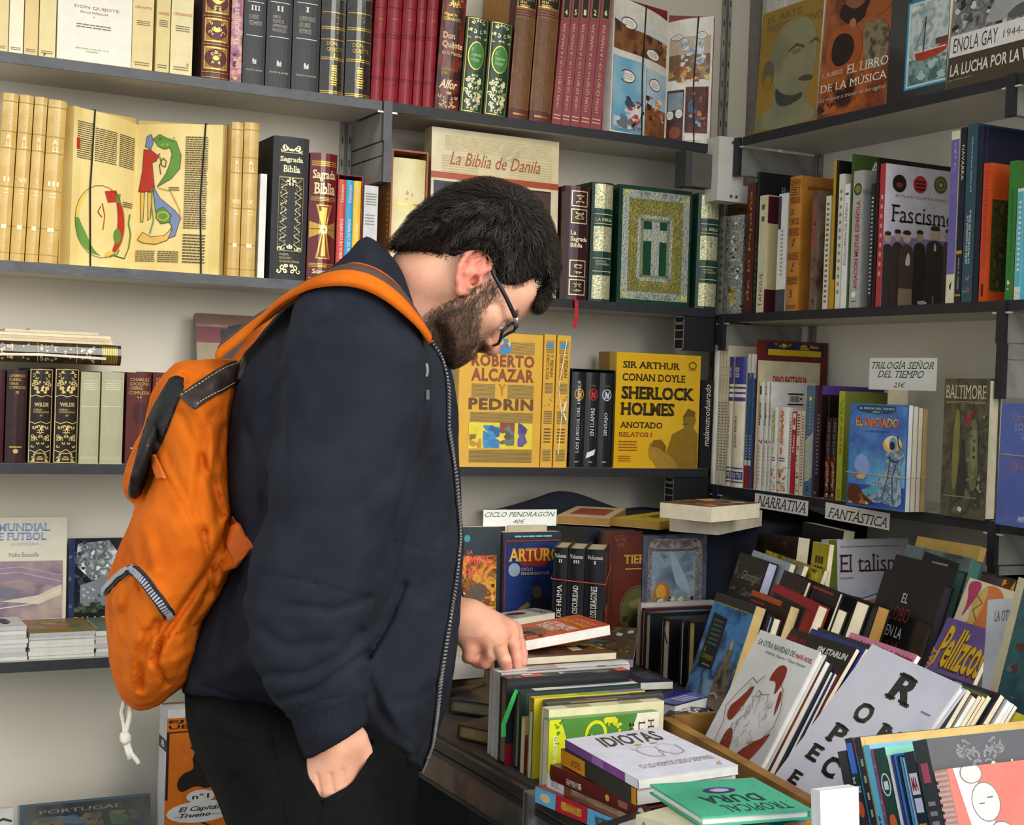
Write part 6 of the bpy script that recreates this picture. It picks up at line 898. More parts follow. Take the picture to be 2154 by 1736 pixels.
thin = (((1727, 1375), '#2a2426|r.3', 'n#2a2426,#5a2a1c,#8a3a1c|s16|r.3', 'pagew', 'black and ember-red album directly behind the white one in the tray', .014), ((1737, 1385), '#23242a|r.3', '#23242a|r.3', 'pagew', 'black album with white edges, third from the tray front', .016), ((1748, 1408), '#232c5a|r.3', '#1d244a|r.3', 'pagew', 'navy album with blue-white edges in the tray', .01), ((1757, 1412), '#5d1626|r.3', '#5d1626|r.3', 'pagew', 'short wine-red album in the tray', .01))
X0 = 1.174
for i, (tr, c, bc, pg, lb, tk) in enumerate(thin):
    ln(X0, 29, (tr[0]-128, tr[1]-46), tr, tk, lb, c, name='comic_book', hard=True, pages=pg, bc=bc, fc=bc, zb=TZ+.0075, art={'F': [('t', 'JIM STARLIN', .05, .88, .6, .94, '#c9c6c0', 0, 'b')] if i == 1 else []}); X0 += tk/math.cos(.5)+.0012
lt2 = [((1666, 1322), (1802, 1364), '#1c1a1c|r.3', 'black album with red and white capitals along its top edge in the tray', [('t', 'BERLIN', .02, .9, .3, .95, '#8a1c24', 0, 'b'), ('t', 'JIM STARLIN', .5, .88, .95, .94, '#c9c6c0', 0, 'B')], 'page'),
       ((1708, 1322), (1822, 1364), '#22306a|r.3', 'blue album with white small print along its top in the tray', [('x', .02, .88, .95, .93, 1, '#9aa0c4')], 'page'),
       ((1722, 1320), (1838, 1360), '#26262c|r.3', 'charcoal album behind the blue one in the tray', [('x', .02, .93, .95, .97, 1, '#5a5a60')], 'page'),
       ((1790, 1330), (1930, 1378), '#b3708a|r.3', 'pink album with broken red lettering along its top edge in the tray', [('t', 'MARIONETAS EN LA', .02, .9, .98, .97, '#8a2a4a', 0, 'i'), ('r', .75, .93, .95, .96, '#8a1c3a')], 'pagew')]
for i, (TL, TR, c, lb, f, pg) in enumerate(lt2):
    X0 = max(X0, 1.226)+.0115; ln(X0, 34, TL, TR, .008, lb, c, name='comic_book', pages=pg, zb=TZ+.0075, art={'F': f})
BKL = '#1d1f1e|r.22|c.3'
ln(1.14, 37.5, (1835, 1355), (2022, 1441), .012, 'large glossy white album with scattered black slab letters in the tray', 'n#b9b7c4,#c8c6d0,#a9a8b6|s5|r.2|c.4', name='comic_book', hard=True, pages='pagew', zb=TZ+.0075, art={'F': [('t', 'R', .44, .76, .72, .93, BKL, 0, 'sBh'), ('t', 'O', .29, .57, .47, .69, BKL, 0, 'sBh'), ('t', 'M', .6, .53, .9, .64, BKL, 0, 'sB'), ('t', 'P', .2, .4, .37, .52, BKL, 0, 'sB'), ('t', 'E', .14, .26, .28, .36, BKL, 0, 'sB'), ('t', 'C', .36, .23, .53, .35, BKL, 0, 'sBh'), ('t', 'E', .14, .1, .26, .18, BKL, 0, 'sB'), ('x', .84, .77, .94, .79, 1, '#6a6a74')]})
# small comics with edges showing right of the white album
sm = (((1990, 1436), (2035, 1450), '#3a4a54', '#5a3a24', 'page', 'slate and brown comic first right of the large white album'), ((2004, 1449), (2046, 1464), '#8f8b84', '#8f8b84', 'pagew', 'grey-topped white-edged comic right of the large white album'), ((2010, 1446), (2058, 1462), '#2a2624', '#2a2624', 'page', 'black cream-edged comic right of the large white album'), ((2012, 1444), (2066, 1463), '#a84c1c', '#a84c1c', 'page', 'orange-spined comic right of the large white album'), ((2016, 1440), (2078, 1462), '#2f6a34', '#2f6a34', 'page', 'green cream-edged comic right of the large white album'))
X1 = 1.30
for i, (TL, TR, c, bc, pg, lb) in enumerate(sm):
    X1 += .0115; ln(X1, 36, TL, TR, .009, lb, c+'|r.35', name='comic_book', bc=bc+'|r.35', pages=pg, zb=TZ+.0075)
X1 += .015
ln(X1, 36, (1962, 1412), (2105, 1460), .01, 'violet-black comic with white frame and yellow publisher word in the tray', 'n#1f1a26,#34283e,#16131c|s40|r.3', zb=TZ+.0075, name='comic_book', art={'F': [('f', .45, .5, .93, .93, .02, '#b9b7c0'), ('t', 'NORMA', .5, .84, .88, .9, '#cfc92c', 0, 'B'), ('b', .05, .85, .6, .98, 12, .04, '#8a8890;#4a4654', 3)]})
for i in range(3):
    X1 += .0145; ln(X1, 36, (1985+6*i, 1425+5*i), (2120+6*i, 1473+4*i), .0095, 'pale-edged comic, %s of three behind the violet-black one' % ('first', 'second', 'third')[i], ('#b9b7bc', '#2a2c3a', '#a3a19c')[i]+'|r.35', zb=TZ+.0075, name='comic_book', pages='pagew')
X1 += .014
ln(X1, 36, (2040, 1462), (2200, 1522), .01, 'yellow comic with black lettering at the right edge of the tray', '#b9b024|r.3', zb=TZ+.0075, name='comic_book', pages='pagew', art={'F': [('t', 'EN 8', .55, .7, .85, .82, '#23231c', 0, 'Bi'), ('r', .35, .1, .7, .5, 'n#2a2c34,#5a5a60|s60|r.3'), ('r', .3, .05, .5, .3, '#3a6aa8|r.3')]})
# ---- leaning hardbacks behind the tray
ANG = 17
CJ = 'n#1c2c3e,#2c5a8c,#4a84b4,#24405c,#7aa0b8|s14|r.25|c.3'
ln(1.427, ANG, (1508, 1246), (1591, 1275), .022, 'blue-grey fantasy paperback with a hooded stone figure leaning behind the tray', CJ, name='paperback', pages='#c9a868|pg', art={'F': [('r', 0, .92, 1, 1, '#2a2c2c'), ('x', .1, .9, .95, .93, 1, '#8a8a2a'), ('p', [(.1, .3), (.1, .82), (.46, .8), (.46, .32)], '#1b1b1a'), ('x', .16, .52, .4, .78, 6, '#3a5a5a'), ('t', 'EL\nCONJURO', .14, .38, .42, .5, '#8a9424', 0, 's'), ('P', [(.58, .0), (.6, .3), (.66, .45), (.7, .62), (.76, .64), (.8, .56), (.8, .44), (.95, .36), (.98, 0)], 'n#4a4030,#7d7058,#2f2a22|s50|r.4'), ('P', [(.7, .56), (.72, .64), (.78, .64), (.78, .54)], '#a89a7c'), ('l', [(.6, .12), (.7, .14), (.8, .11)], .03, '#b9b4a4'), ('r', 0, .6, 1, .9, 'n#3a444c,#5d6a72,#2a3238|s20|r.25') if 0 else ('x', .2, .33, .4, .36, 1, '#8a8a7a')]})
A0 = 1.452
def beh(TL, TR, tk, lb, c, **kw):
    global A0
    A0 += .0012; o = ln(A0, ANG, TL, TR, tk, lb, c, pages=kw.pop('pages', 'page'), hard=kw.pop('hard', True), **kw); A0 += tk/math.cos(math.radians(ANG)); return o
beh((1560, 1276), (1621, 1294), .008, 'thin black book with light blue edge leaning behind the fantasy paperback', '#1a1b1e|r.35', pages='#7fa6b4|pg')
beh((1578, 1281), (1628, 1297), .02, 'small black hardback with cream pages leaning behind the tray', '#201c1c|r.35')
beh((1583, 1241), (1663, 1272), .026, 'brown-black hardback with an orange band leaning behind the tray', '#2c1c18|r.3', pages='#d0b880|pg', art={'F': [('r', 0, .95, .8, 1, '#a8481c'), ('x', .05, .85, .4, .93, 2, '#8a3a24'), ('r', .85, 0, 1, .7, '#8a4c1c')]})
beh((1630, 1228), (1722, 1272), .026, 'red hardback with charcoal panel leaning behind the tray', '#84201f|r.3', art={'F': [('r', .05, .5, .8, .93, '#2a2424'), ('r', 0, .93, 1, 1, '#8a2226')]})
beh((1650, 1199), (1700, 1222), .012, 'dark brown cover with small red-grey heading behind the red hardback', '#2c1c19|r.3', art={'F': [('t', 'CARLOS', .3, .84, .9, .9, '#6a4a44')]})
beh((1672, 1206), (1768, 1246), .01, 'black album with red top line behind the bead-patterned book', '#1c1a1b|r.3', art={'F': [('r', .3, .95, .9, .97, '#8a2a1c')]})
beh((1668, 1237), (1760, 1278), .03, 'cream-paged book with white bead pattern along its black top', '#1d1a1b|r.3', art={'F': [('b', .1, .9, 1, .99, 14, .03, '#d9d6d0', 3), ('o', .72, .93, .14, .06, .012, '#8a8680'), ('r', 0, .97, .3, 1, '#6a1424')]})
beh((1700, 1222), (1803, 1262), .034, 'thick black hardback with broad cream pages leaning behind the tray', '#18181a|r.3')
beh((1745, 1238), (1848, 1272), .032, 'black hardback with tan pages left of the wolf novel', '#1a191a|r.3', pages='#b98a48|pg')
WF = '#1a1818|r.24|c.3'
A0 += .03
beh((1862, 1196), (1988, 1229), .024, 'black novel with white and dark red capitals and a white price sticker', WF, pages='#2a2430|pg', art={'F': [('t', 'EL', .42, .79, .52, .86, '#c4c0ba', 0, ''), ('t', 'LOBO', .3, .65, .62, .76, '#7a2220', 0, ''), ('t', 'EN LA', .32, .53, .58, .61, '#c4c0ba', 0, ''), ('t', 'LUNA', .22, .38, .6, .5, '#7a2220', 0, ''), ('p', [(.64, .32), (.86, .33), (.86, .43), (.64, .42)], '#d2d0cc'), ('P', [(.3, .02), (.36, .09), (.44, .12), (.5, .06), (.46, 0)], '#4a4846')]})
beh((1885, 1166), (2014, 1197), .026, 'taller black hardback rising behind the wolf novel', '#1e1a19|r.28', pages='#1f3a34|pg')
beh((1908, 1145), (2046, 1175), .03, 'black-banded album with broken white letters behind the tall black hardback', 'n#3a4a4a,#5a6a6a,#2a3838|s14|r.3', pages='#3a6a60|pg', art={'F': [('p', [(.28, .72), (.3, .98), (.85, .95), (.82, .72)], '#141416'), ('t', 'BIBBIDI', .34, .8, .8, .88, '#d2cfc8', 0, 'B'), ('x', .45, .9, .7, .94, 1, '#8a8a88')]})
beh((1930, 1128), (2064, 1150), .014, 'tan cardboard sleeve rising highest behind the black books', '#a58544|r.7', hard=False, pages='#a58544|pg')
# standing behind
fL(1746, 1915, 1136, .022, 'white-topped literary hardback with olive spine edge and serif title', 'n#c9c7cc,#b9b9c4|s6|r.3', Y=2.27, tilt=.08, hard=True, pages='page', art={'F': [('r', 0, 0, .1, 1, '#5a6a24|r.4'), ('r', .1, 0, 1, .56, 'n#a8601c,#c07a2a,#8a4a18|s20|r.35'), ('P', [(.1, .5), (.1, .62), (.5, .62), (1, .7), (1, .58), (.6, .52)], '#b9bac8'), ('x', .14, .93, .9, .955, 1, '#8a8894'), ('t', 'El talismán', .13, .74, 1.1, .88, '#4a2434', 0, 's'), ('x', .13, .68, .3, .71, 1, '#8a8a94'), ('l', [(.1, .58), (.4, .53), (.8, .6), (1, .66)], .01, '#3a3a48')]})
GX = 1.585
ln(GX, ANG, (1557, 1162), (1617, 1181), .026, 'black gothic novel with a pale cone drawing on its cover', '#211d1a|r.3', pages='#b3b2cc|pg', hard=True, art={'F': [('t', 'Ghostgirl', .3, .78, .95, .88, '#8a8474', 0, 'i'), ('t', 'Cuervo', .45, .68, .85, .74, '#7a7464', 0, 'i'), ('P', [(.12, .2), (.4, .44), (.7, .56), (.95, .5), (1, .2)], '#8a8066'), ('P', [(.5, .24), (.6, .36), (.8, .4), (.9, .24)], '#2a2c4a'), ('b', .05, .7, .25, .95, 6, .05, '#5a5444', 3)]})
ln(GX+.035, ANG, (1585, 1157), (1664, 1186), .012, 'pale grey rounded cover behind the gothic novel', '#98a0a8|r.35')
ln(GX+.052, ANG, (1648, 1172), (1692, 1190), .012, 'khaki paperback edge behind the pale grey cover', '#6f6c58|r.4')
ln(GX+.07, ANG, (1612, 1157), (1735, 1200), .01, 'mottled yellow album behind the pale grey cover', 'n#8a7a14,#a8961c,#5a5010|s40|r.35', art={'F': [('b', .1, .6, .95, .98, 20, .05, '#4a4210;#b9a824', 3)]})
ln(1.72, 5, (1711, 1139), (1745, 1146), .012, 'yellow cover with small black window grid left of the olive spine edge', '#9a8a18|r.35', art={'F': [('r', .25+.18*i, .72+.07*j, .37+.18*i, .77+.07*j, '#2f2a14') for i in range(3) for j in range(3)]})
# dark volumes under the right-wall shelf
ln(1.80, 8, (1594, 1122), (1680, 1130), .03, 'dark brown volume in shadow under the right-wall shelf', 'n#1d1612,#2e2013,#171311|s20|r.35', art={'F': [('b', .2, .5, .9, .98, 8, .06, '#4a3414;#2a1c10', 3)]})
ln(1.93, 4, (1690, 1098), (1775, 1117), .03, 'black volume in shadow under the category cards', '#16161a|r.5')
# right-hand comics
PK = 'n#d0c6a6,#c4b996|s6|r.3'
X2 = 1.62
ln(X2+.2, 26, (2044, 1196), (2190, 1232), .012, 'dark comic album with yellow and white lettering under the right-wall shelf', 'n#2a2622,#4a3e38,#1c1a18|s30|r.3', name='comic_book', art={'F': [('r', .05, .86, .5, .98, '#5a4a50'), ('t', 'CIMOC', .05, .8, .28, .86, '#c9b82c', 0, 'Bi'), ('x', .3, .8, .95, .85, 1, '#9a968c'), ('p', [(.62, .9), (.66, .99), (.7, .9)], '#c9a82c'), ('b', .5, .86, .95, .98, 8, .05, '#7a3a24;#3f4a24;#c9a82c', 3)]})
ln(X2+.1, 20, (2040, 1215), (2150, 1250), .01, 'cream comic album with an orange-skinned figure and curling yellow hair', PK, name='comic_book', art={'F': [('P', [(0, .98), (.3, 1), (.24, .86), (.1, .7), (.14, .84)], '#a83a5c'), ('P', [(.3, 1), (.75, .98), (.8, .75), (.7, .4), (.6, .1), (.2, .05), (.1, .3), (-.1, .1), (.05, .4), (.18, .66), (.3, .75)], '#c4703c'), ('P', [(.22, .86), (.34, .98), (.44, .96), (.42, .8), (.34, .64), (.26, .7)], '#bfa05a'), ('P', [(.1, .5), (.2, .58), (.24, .56), (.16, .48)], '#8a9a3a'), ('l', [(.26, .9), (.4, .86), (.28, .8), (.4, .74)], .015, '#6a4c24'), ('P', [(.3, .4), (.36, .46), (.4, .4), (.34, .34)], '#a83a5c')]})
ln(X2+.04, 26, (1994, 1298), (2096, 1330), .01, 'purple comic album with swirling yellow lettering and lightning', 'n#54427c,#634f8c,#46366c|s8|r.25|c.3', name='comic_book', art={'F': [('t', 'Pellizcos', .06, .55, 1.05, .93, '#4a2a1c', 0, 'Bi'), ('t', 'Pellizcos', .08, .57, 1.05, .94, '#d3a71c', 0, 'bi'), ('t', 'BEINAT', .0, .36, .1, .72, '#c9882c', 90, 'B'), ('P', [(.3, .0), (.36, .24), (.5, .34), (.7, .36), (.95, .3), (1, 0)], 'n#5a3420,#a0703c,#3a2018,#c9a06a|s60|w2|r.3'), ('l', [(.12, .3), (.3, .36), (.42, .3), (.6, .42), (.8, .36), (1, .44)], .02, '#cdc6d8'), ('l', [(.1, .2), (.2, .26), (.26, .18)], .016, '#cdc6d8'), ('P', [(.16, .1), (.24, .2), (.32, .14), (.26, .04)], '#c9c09a')]})
ln(X2-.005, 14, (2078, 1262), (2140, 1258), .012, 'rolled silver-white comic with dark red figure patch at the right', 'n#a9adb4,#c4c8ce,#8f959c|s8|r.22|c.3', name='comic_book', rnd=.3, pages='pagew', art={'F': [('t', 'LA OTRA', .28, .86, .95, .93, '#6a6e70', 0, 'b'), ('P', [(.6, .1), (.5, .3), (.7, .48), (1, .52), (1, .1)], '#5a1c1c|r.3')], 'S': [('x', .3, .1, .6, .8, 30, '#8a8a88')]})
A = at(2130, 1290, X=1.55)
ln(1.56, 12, (2143, 1214), (2260, 1245), .022, 'pale-edged album with teal cover cut by the right frame edge', 'n#1f3a40,#2f5a5c,#3a4a4a|s14|r.3', hard=True, pages='page', bc='#b9ae90|r.5', art={'F': [('r', 0, 0, .14, 1, '#b9ae90|r.5'), ('b', .2, .3, .6, .7, 8, .06, '#c98a7a;#5a2a2a;#4a6a6a', 4)]})
# ---- flat stack in front
flat_book((1342, 1641), (1553, 1610), (1215, 1552), (.905, .913, .905), .011, 'white paperback with black brush-lettered title on top of the front stack', '#d3d1dc|r.3', name='paperback', pages='pagew', sp='#7a4c84|r.3', art={'F': [('t', 'IDIOTAS', .22, .7, .88, .93, '#4a4034', 0, 'bi'), ('e', .52, .665, .04, .018, '#b9903c'), ('e', .68, .66, .04, .018, '#b9903c'), ('l', [(.4, .6), (.44, .4), (.56, .36), (.6, .5), (.68, .36), (.8, .4), (.84, .58)], .006, '#8a868c'), ('o', .52, .5, .11, .12, .006, '#9a969c'), ('o', .72, .5, .11, .12, .006, '#9a969c'), ('t', 'O LO HEMOS SIDO SIEMPRE?', .2, .18, .94, .26, '#8a7a84'), ('b', .8, .06, .92, .12, 4, .03, '#b9a06a', 2)], 'S': [('r', .02, .0, .98, .16, '#d9d6dc'), ('r', .05, .45, .95, .6, '#9a6aa4|r.3'), ('r', .05, .2, .95, .36, '#8a4c8c|r.3')]})
flat_book((1339, 1660), (1548, 1629), (1212, 1571), (.8935, .9, .8935), .02, 'orange-headed charcoal paperback second from top of the front stack', '#2c2c28|r.35', name='paperback', pages='pagew', sp='#33342c|r.35', art={'S': [('r', .02, .66, .98, 1, '#c9801c|r.3'), ('t', 'WOLFE', .25, .72, .7, .86, '#5a4a1c', 180, 'b'), ('r', .02, 0, .98, .06, '#c9801c|r.3')]})
flat_book((1370, 1700), (1560, 1662), (1207, 1600), (.8725, .878, .8725), .02, 'dark russet hardback with gilt specks third in the front stack', '#551f17|r.3', hard=True, rnd=.08, pages='#b5a07a|pg', art={'S': [('t', 'TATE 3', .2, .66, .6, .82, '#d2c6b4', 180, 'b'), ('e', .5, .4, .2, .02, '#b9903c'), ('x', .3, .15, .7, .35, 1, '#8a5a4a'), ('e', .5, .08, .3, .03, '#d2c6b4')]})
flat_book((1400, 1740), (1575, 1712), (1190, 1622), .851, .018, 'worn brown hardback with torn white corner under the russet one', 'n#6d4422,#7d5028,#5c3a1e|s8|r.5|b.1', name='book', pages='page', art={'F': [('r', 0, .88, .16, 1, '#c9c7c4')], 'S': [('r', 0, .84, 1, 1, '#d2d0cc'), ('t', 'casulla', .2, .86, .7, .96, '#6a6a68', 180, 'i'), ('t', 'PRECISADAMENTE', .3, .3, .7, .78, '#c4b49a', 180)]})
flat_book((1425, 1778), (1600, 1742), (1178, 1646), .8325, .0205, 'blue, red and teal banded children\'s album at the bottom of the front stack', '#3a86b4|r.3', pages='page', hard=True, art={'S': [('r', 0, .84, 1, 1, '#5fa4cc|r.3'), ('e', .5, .92, .28, .04, '#c9b48a'), ('r', 0, .6, 1, .84, '#a82430|r.3'), ('t', 'CORSARIO', .25, .64, .75, .8, '#c9b02c', 180, 'b'), ('r', 0, .38, 1, .6, '#58a0c8|r.3'), ('t', 'NEGRO', .25, .42, .75, .55, '#2a2a1c', 180, 'B'), ('r', 0, .26, 1, .38, '#a82430|r.3'), ('r', 0, .18, 1, .26, '#c9c9d4|r.3'), ('r', 0, 0, 1, .18, '#2f7a84|r.3')], 'F': [('r', 0, 0, .4, 1, '#b02a34|r.3'), ('b', .02, .3, .3, .95, 12, .05, '#c9b42c;#5fa4cc', 4)]})
GN = 'n#3fa07c,#46ac86,#3a9674|s8|r.3'
flat_book((1585, 1636), (1367, 1650), (1708, 1702), (.912, .912, .912), .011, 'mint green album with upside-down dark lettering in the front row', GN, hard=True, pages='pagew', art={'F': [('t', 'TROPICAL', .12, .74, .72, .94, '#1d3a34', 0, 'w'), ('t', 'DURA', .24, .46, .78, .68, '#1d3a34', 0, 'bw'), ('e', .5, .32, .15, .085, '#3a2a5a'), ('e', .5, .32, .09, .05, '#a9a4c4')]+[('r', u, v, u+.018, v+.008, '#2c6a54') for u, v in [(random.Random(i).random()*.95, random.Random(i+50).random()*.97) for i in range(44)]]})
flat_book((1455, 1752), (1560, 1722), (1385, 1702), .9, .024, 'cream booklet with small badge under the mint green album', '#b9b494|r.5', name='paperback', pages='page', art={'S': [('o', .5, .85, .3, .04, .1, '#6a6a5a'), ('x', .3, .2, .7, .5, 2, '#7aa0b0')]})
flat_book((1430, 1772), (1520, 1740), (1358, 1716), .8755, .02, 'grey booklet with curled corner between the cream booklet and the brown hardback', '#a8a69c|r.5', name='booklet', pages='pagew')
flat_book((1395, 1790), (1500, 1752), (1312, 1716), .87, .016, 'black hardback with white spine lettering at the bottom edge of the photo', '#1b1a1c|r.35', art={'S': [('t', 'EDGAR WINSTON', .3, .2, .7, .9, '#c9c6c0', 180)]})
flat_book((1492, 1741), (1730, 1702), (1640, 1840), (.884, .9, .872), .012, 'bright comic album with blue and yellow cover at the bottom edge of the photo', '#7d1c24|r.3', hard=True, pages='page', art={'F': [('r', .02, .02, .98, .98, '#3a86c4|r.3'), ('b', .05, .1, .95, .6, 14, .1, '#d8a83a;#e0b848', 5), ('b', .7, .0, .98, .5, 8, .07, '#b8643c;#8a9a3c;#a83a2c', 6), ('b', .02, .02, .3, .6, 8, .06, '#23202a;#c98a2c', 8)]})
# ---- bright comics in the front right corner
XS = 1.07
def Rt(x0, x1, yt, label, cover, zb=TZ+.0005, X=XS, lean=-.36, d=.17, ym=1650, **kw):
    zm = .93; a = solve((X, 0, zm), (0, 1, 0), px=x0); b = solve((X, 0, zm), (0, 1, 0), px=x1); tk = (a[1]-b[1])*math.cos(lean)-.0008
    tp = solve((X, (a[1]+b[1])/2, zm), (0, math.sin(-lean), math.cos(lean)), py=yt); h = (tp[2]-zb)/math.cos(lean)
    ya = a[1]-(zm-zb)*math.tan(-lean)
    return book(kw.pop('name', 'comic_book'), label, leanM(frame((X, ya, zb), (0, -1, 0), (1, 0, 0), (0, 0, 1)), tk, lean), tk, d, h, cover, **kw)
Rt(1772, 1793, 1586, 'black and grey spine leaning at the left end of the bright comic row', '#2c2c2e|r.3', art={'S': [('r', 0, 0, 1, .45, '#83898c|r.3')]}, d=.1)
Rt(1794, 1812, 1558, 'dark blue comic spine with white letters and orange round badge', '#26282e|r.3', art={'S': [('r', .1, .78, .9, .97, '#3a6ac4|r.3'), ('t', 'DC\nCOMICS', .1, .66, .95, .76, '#d2d6dc', 0, 'b'), ('e', .5, .56, .4, .05, '#c9502c'), ('r', .15, .41, .7, .45, '#8a8e96'), ('r', 0, 0, 1, .12, '#7a1c2c')]}, d=.2)
Rt(1813, 1817, 1556, 'thin comic spine with red top beside the dark blue one', '#3a6a8a|r.3', art={'S': [('r', 0, .9, 1, 1, '#b02a34')]}, d=.2)
Rt(1818, 1832, 1556, 'black and white comic spines stacked under a cream cover with yellow band', '#26262a|r.3', fc='#c9a860|r.3', d=.26, art={'F': [('r', .02, .0, 1, .98, '#cfae66|r.3'), ('P', [(.55, .98), (.6, .9), (.56, .8), (.5, .82)], '#5a6474')], 'S': [('x', .3, .1, .7, .9, 8, '#a8a490')]}, pages='pagew')
Rt(1833, 1848, 1572, 'sky blue comic spine in the bright comic row', '#62b0cc|r.3', d=.2, art={'S': [('b', .3, .3, .8, .7, 5, .2, '#23303a;#2a4a8a', 3)], 'F': [('r', 0, .94, 1, 1, '#7ab8d8')]})
Rt(1849, 1856, 1578, 'pink and violet thin comic spine', '#8a4a74|r.3', d=.18, art={'S': [('b', .1, .2, .9, .95, 10, .4, '#c98aa4;#3a5a3a;#5a2a6a', 3)]})
Rt(1857, 1883, 1581, 'dark green comic spine with white ring and orange badge', '#1f4238|r.3', d=.2, art={'S': [('o', .5, .78, .42, .07, .1, '#d2d6d4'), ('r', .3, .75, .7, .8, '#d2d6d4'), ('e', .5, .56, .32, .045, '#d0622c'), ('t', '53', .4, .41, .75, .45, '#b9bcba', 0, 'b'), ('P', [(.2, .0), (.3, .2), (.6, .28), (.9, .2), (.9, 0)], '#a83c30')], 'F': [('r', 0, .93, 1, 1, '#8ad0b4')]})
for i, (x0, x1, c, yt) in enumerate(((1884, 1891, '#d2d2d6', 1590), (1892, 1898, '#2a3a6a', 1590), (1899, 1905, '#3a6ab4', 1588), (1906, 1911, '#16181c', 1592), (1912, 1918, '#4a84b4', 1594), (1919, 1923, '#9ab4cc', 1596))):
    Rt(x0, x1, yt, '%s thin comic spine in the blue group of the bright comic row' % ('white', 'navy', 'mid blue', 'black', 'steel blue', 'pale blue')[i], c+'|r.3', d=.17, pages='pagew', group='thin blue comics', art={'S': [('b', .1, .1, .9, .5, 8, .4, '#3a3a4a;#8a2a3a;#c9ccd0', 3+i)]})
Rt(1924, 1948, 1588, 'black comic spine with white logo blocks and vertical white names', '#16202c|r.3', d=.18, art={'S': [('r', .1, .76, .9, .88, '#c9c4d0'), ('t', 'MA', .2, .78, .8, .86, '#8a1c34', 0, 'B'), ('r', .15, .66, .9, .74, '#b9bcd0'), ('r', .15, .54, .9, .6, '#b97a1c'), ('r', .15, .47, .9, .52, '#8a1c34'), ('t', 'BAL', .25, .4, .75, .44, '#8a94a4'), ('x', .2, .05, .85, .38, 6, '#6a7a8c')], 'F': [('r', 0, .94, 1, 1, '#9ac4dc')]})
NF = '#2e2f33|r.3'
Rt(1949, 1984, 1566, 'charcoal comic omnibus with white author names and pale blue title strip', NF, d=.27, fc='#4a4a4e|r.3', pages='pagew', art={'S': [('r', .25, .78, .75, .88, '#a8485c'), ('x', .25, .3, .75, .7, 8, '#8a8a90')], 'F': [('k', .12, .8, .4, .97, 8, '#77777a', 3), ('t', 'Stan Lee · Jim Steranko · Jack Kirby', .3, .78, 1.05, .85, '#e6e6e6', 0, 'b'), ('r', .25, .0, 1, .7, '#d9dce4'), ('r', .25, .7, 1, .72, '#8a2a34'), ('t', 'NICK FURY', .4, .56, 1.2, .69, '#7d9cd4|r.3', 0, 'Bi')]})
Rt(1985, 2017, 1628, 'pink-hatched comic spine with a salmon cover of bubble letters in the corner', '#d99a8c|r.3', d=.25, fc='#e0685a|r.3', pages='pagew', art={'S': [('s', .02, 0, .98, 1, 34, '#e6c4bc'), ('x', -.0, .1, .16, .95, 20, '#2a2a2c')], 'F': [('p', [(.03, 1), (.14, 1), (.16, .8), (.24, .5), (.26, 0), (.14, 0)], '#dfd8d0'), ('e', .17, .79, .078, .115, '#6a6460'), ('e', .17, .79, .073, .108, '#dcc8bc'), ('e', .22, .56, .08, .115, '#6a6460'), ('e', .22, .56, .075, .108, '#dcc8bc'), ('e', .12, .96, .06, .06, '#6a6460'), ('e', .12, .96, .055, .054, '#dcc8bc'), ('r', .13, .78, .16, .787, '#5a5450'), ('r', .18, .81, .21, .817, '#5a5450'), ('r', .19, .56, .23, .567, '#5a5450')]})
Rt(1707, 1727, 1664, 'white box-like volume with green curl at the left of the bright comics', '#c9c9c6|r.3', X=.955, d=.05, lean=-.1, fc='#e6e8e6|r.3', pages='pagew', art={'S': [('t', 'CUADERNOS', .3, .1, .7, .6, '#77797a', 90)], 'F': [('o', .75, .2, .2, .16, .07, '#5ad06a'), ('r', .5, .0, .95, .16, '#e6e8e6|r.3')]})
# ================================================================ solid modelling for the figure (distance fields -> mesh), lens-axis metres: x right, y down, z away
def P3(px, py, z): return np.array(((px-CX)/FPX*z, (py-CY)/FPX*z, z))
def smin(a, b, k): h = np.clip(.5+.5*(b-a)/k, 0, 1); return b*(1-h)+a*h-k*h*(1-h)
def smax(a, b, k): return -smin(-a, -b, k)
def cap(p, a, b, ra, rb):
    a = np.asarray(a); d = np.asarray(b)-a; q = p-a; t = np.minimum(np.maximum(q @ d/(d @ d+1e-12), 0), 1); q = q-t[:, None]*d
    return np.sqrt((q*q).sum(1))-(ra+(rb-ra)*t)
def chain(p, pts, rs, k=.006):
    f = None
    for i in range(len(pts)-1):
        g = cap(p, pts[i], pts[i+1], rs[i], rs[i+1]); f = g if f is None else smin(f, g, k)
    return f
def ell(p, c, r, B=None):
    q = p-np.asarray(c)
    if B is not None: q = q @ B.T
    r = np.asarray(r); k0 = np.linalg.norm(q/r, axis=1); k1 = np.linalg.norm(q/(r*r), axis=1)
    return k0*(k0-1)/(k1+1e-9)
def topx(p): return np.stack([p[:, 0]/p[:, 2]*FPX+CX, p[:, 1]/p[:, 2]*FPX+CY], 1)
def seg2(q, a, b):
    a = np.asarray(a, float); d = np.asarray(b, float)-a; x = q[:, 0]-a[0]; y = q[:, 1]-a[1]; t = np.minimum(np.maximum((x*d[0]+y*d[1])/(d @ d+1e-9), 0), 1); return np.hypot(x-t*d[0], y-t*d[1])
def sm_poly(P, n=2):
    q = [np.array(v, float) for v in P]
    for _ in range(n): q = [z for i in range(len(q)) for z in (q[i]*.75+q[(i+1) % len(q)]*.25, q[i]*.25+q[(i+1) % len(q)]*.75)]
    return np.array(q)
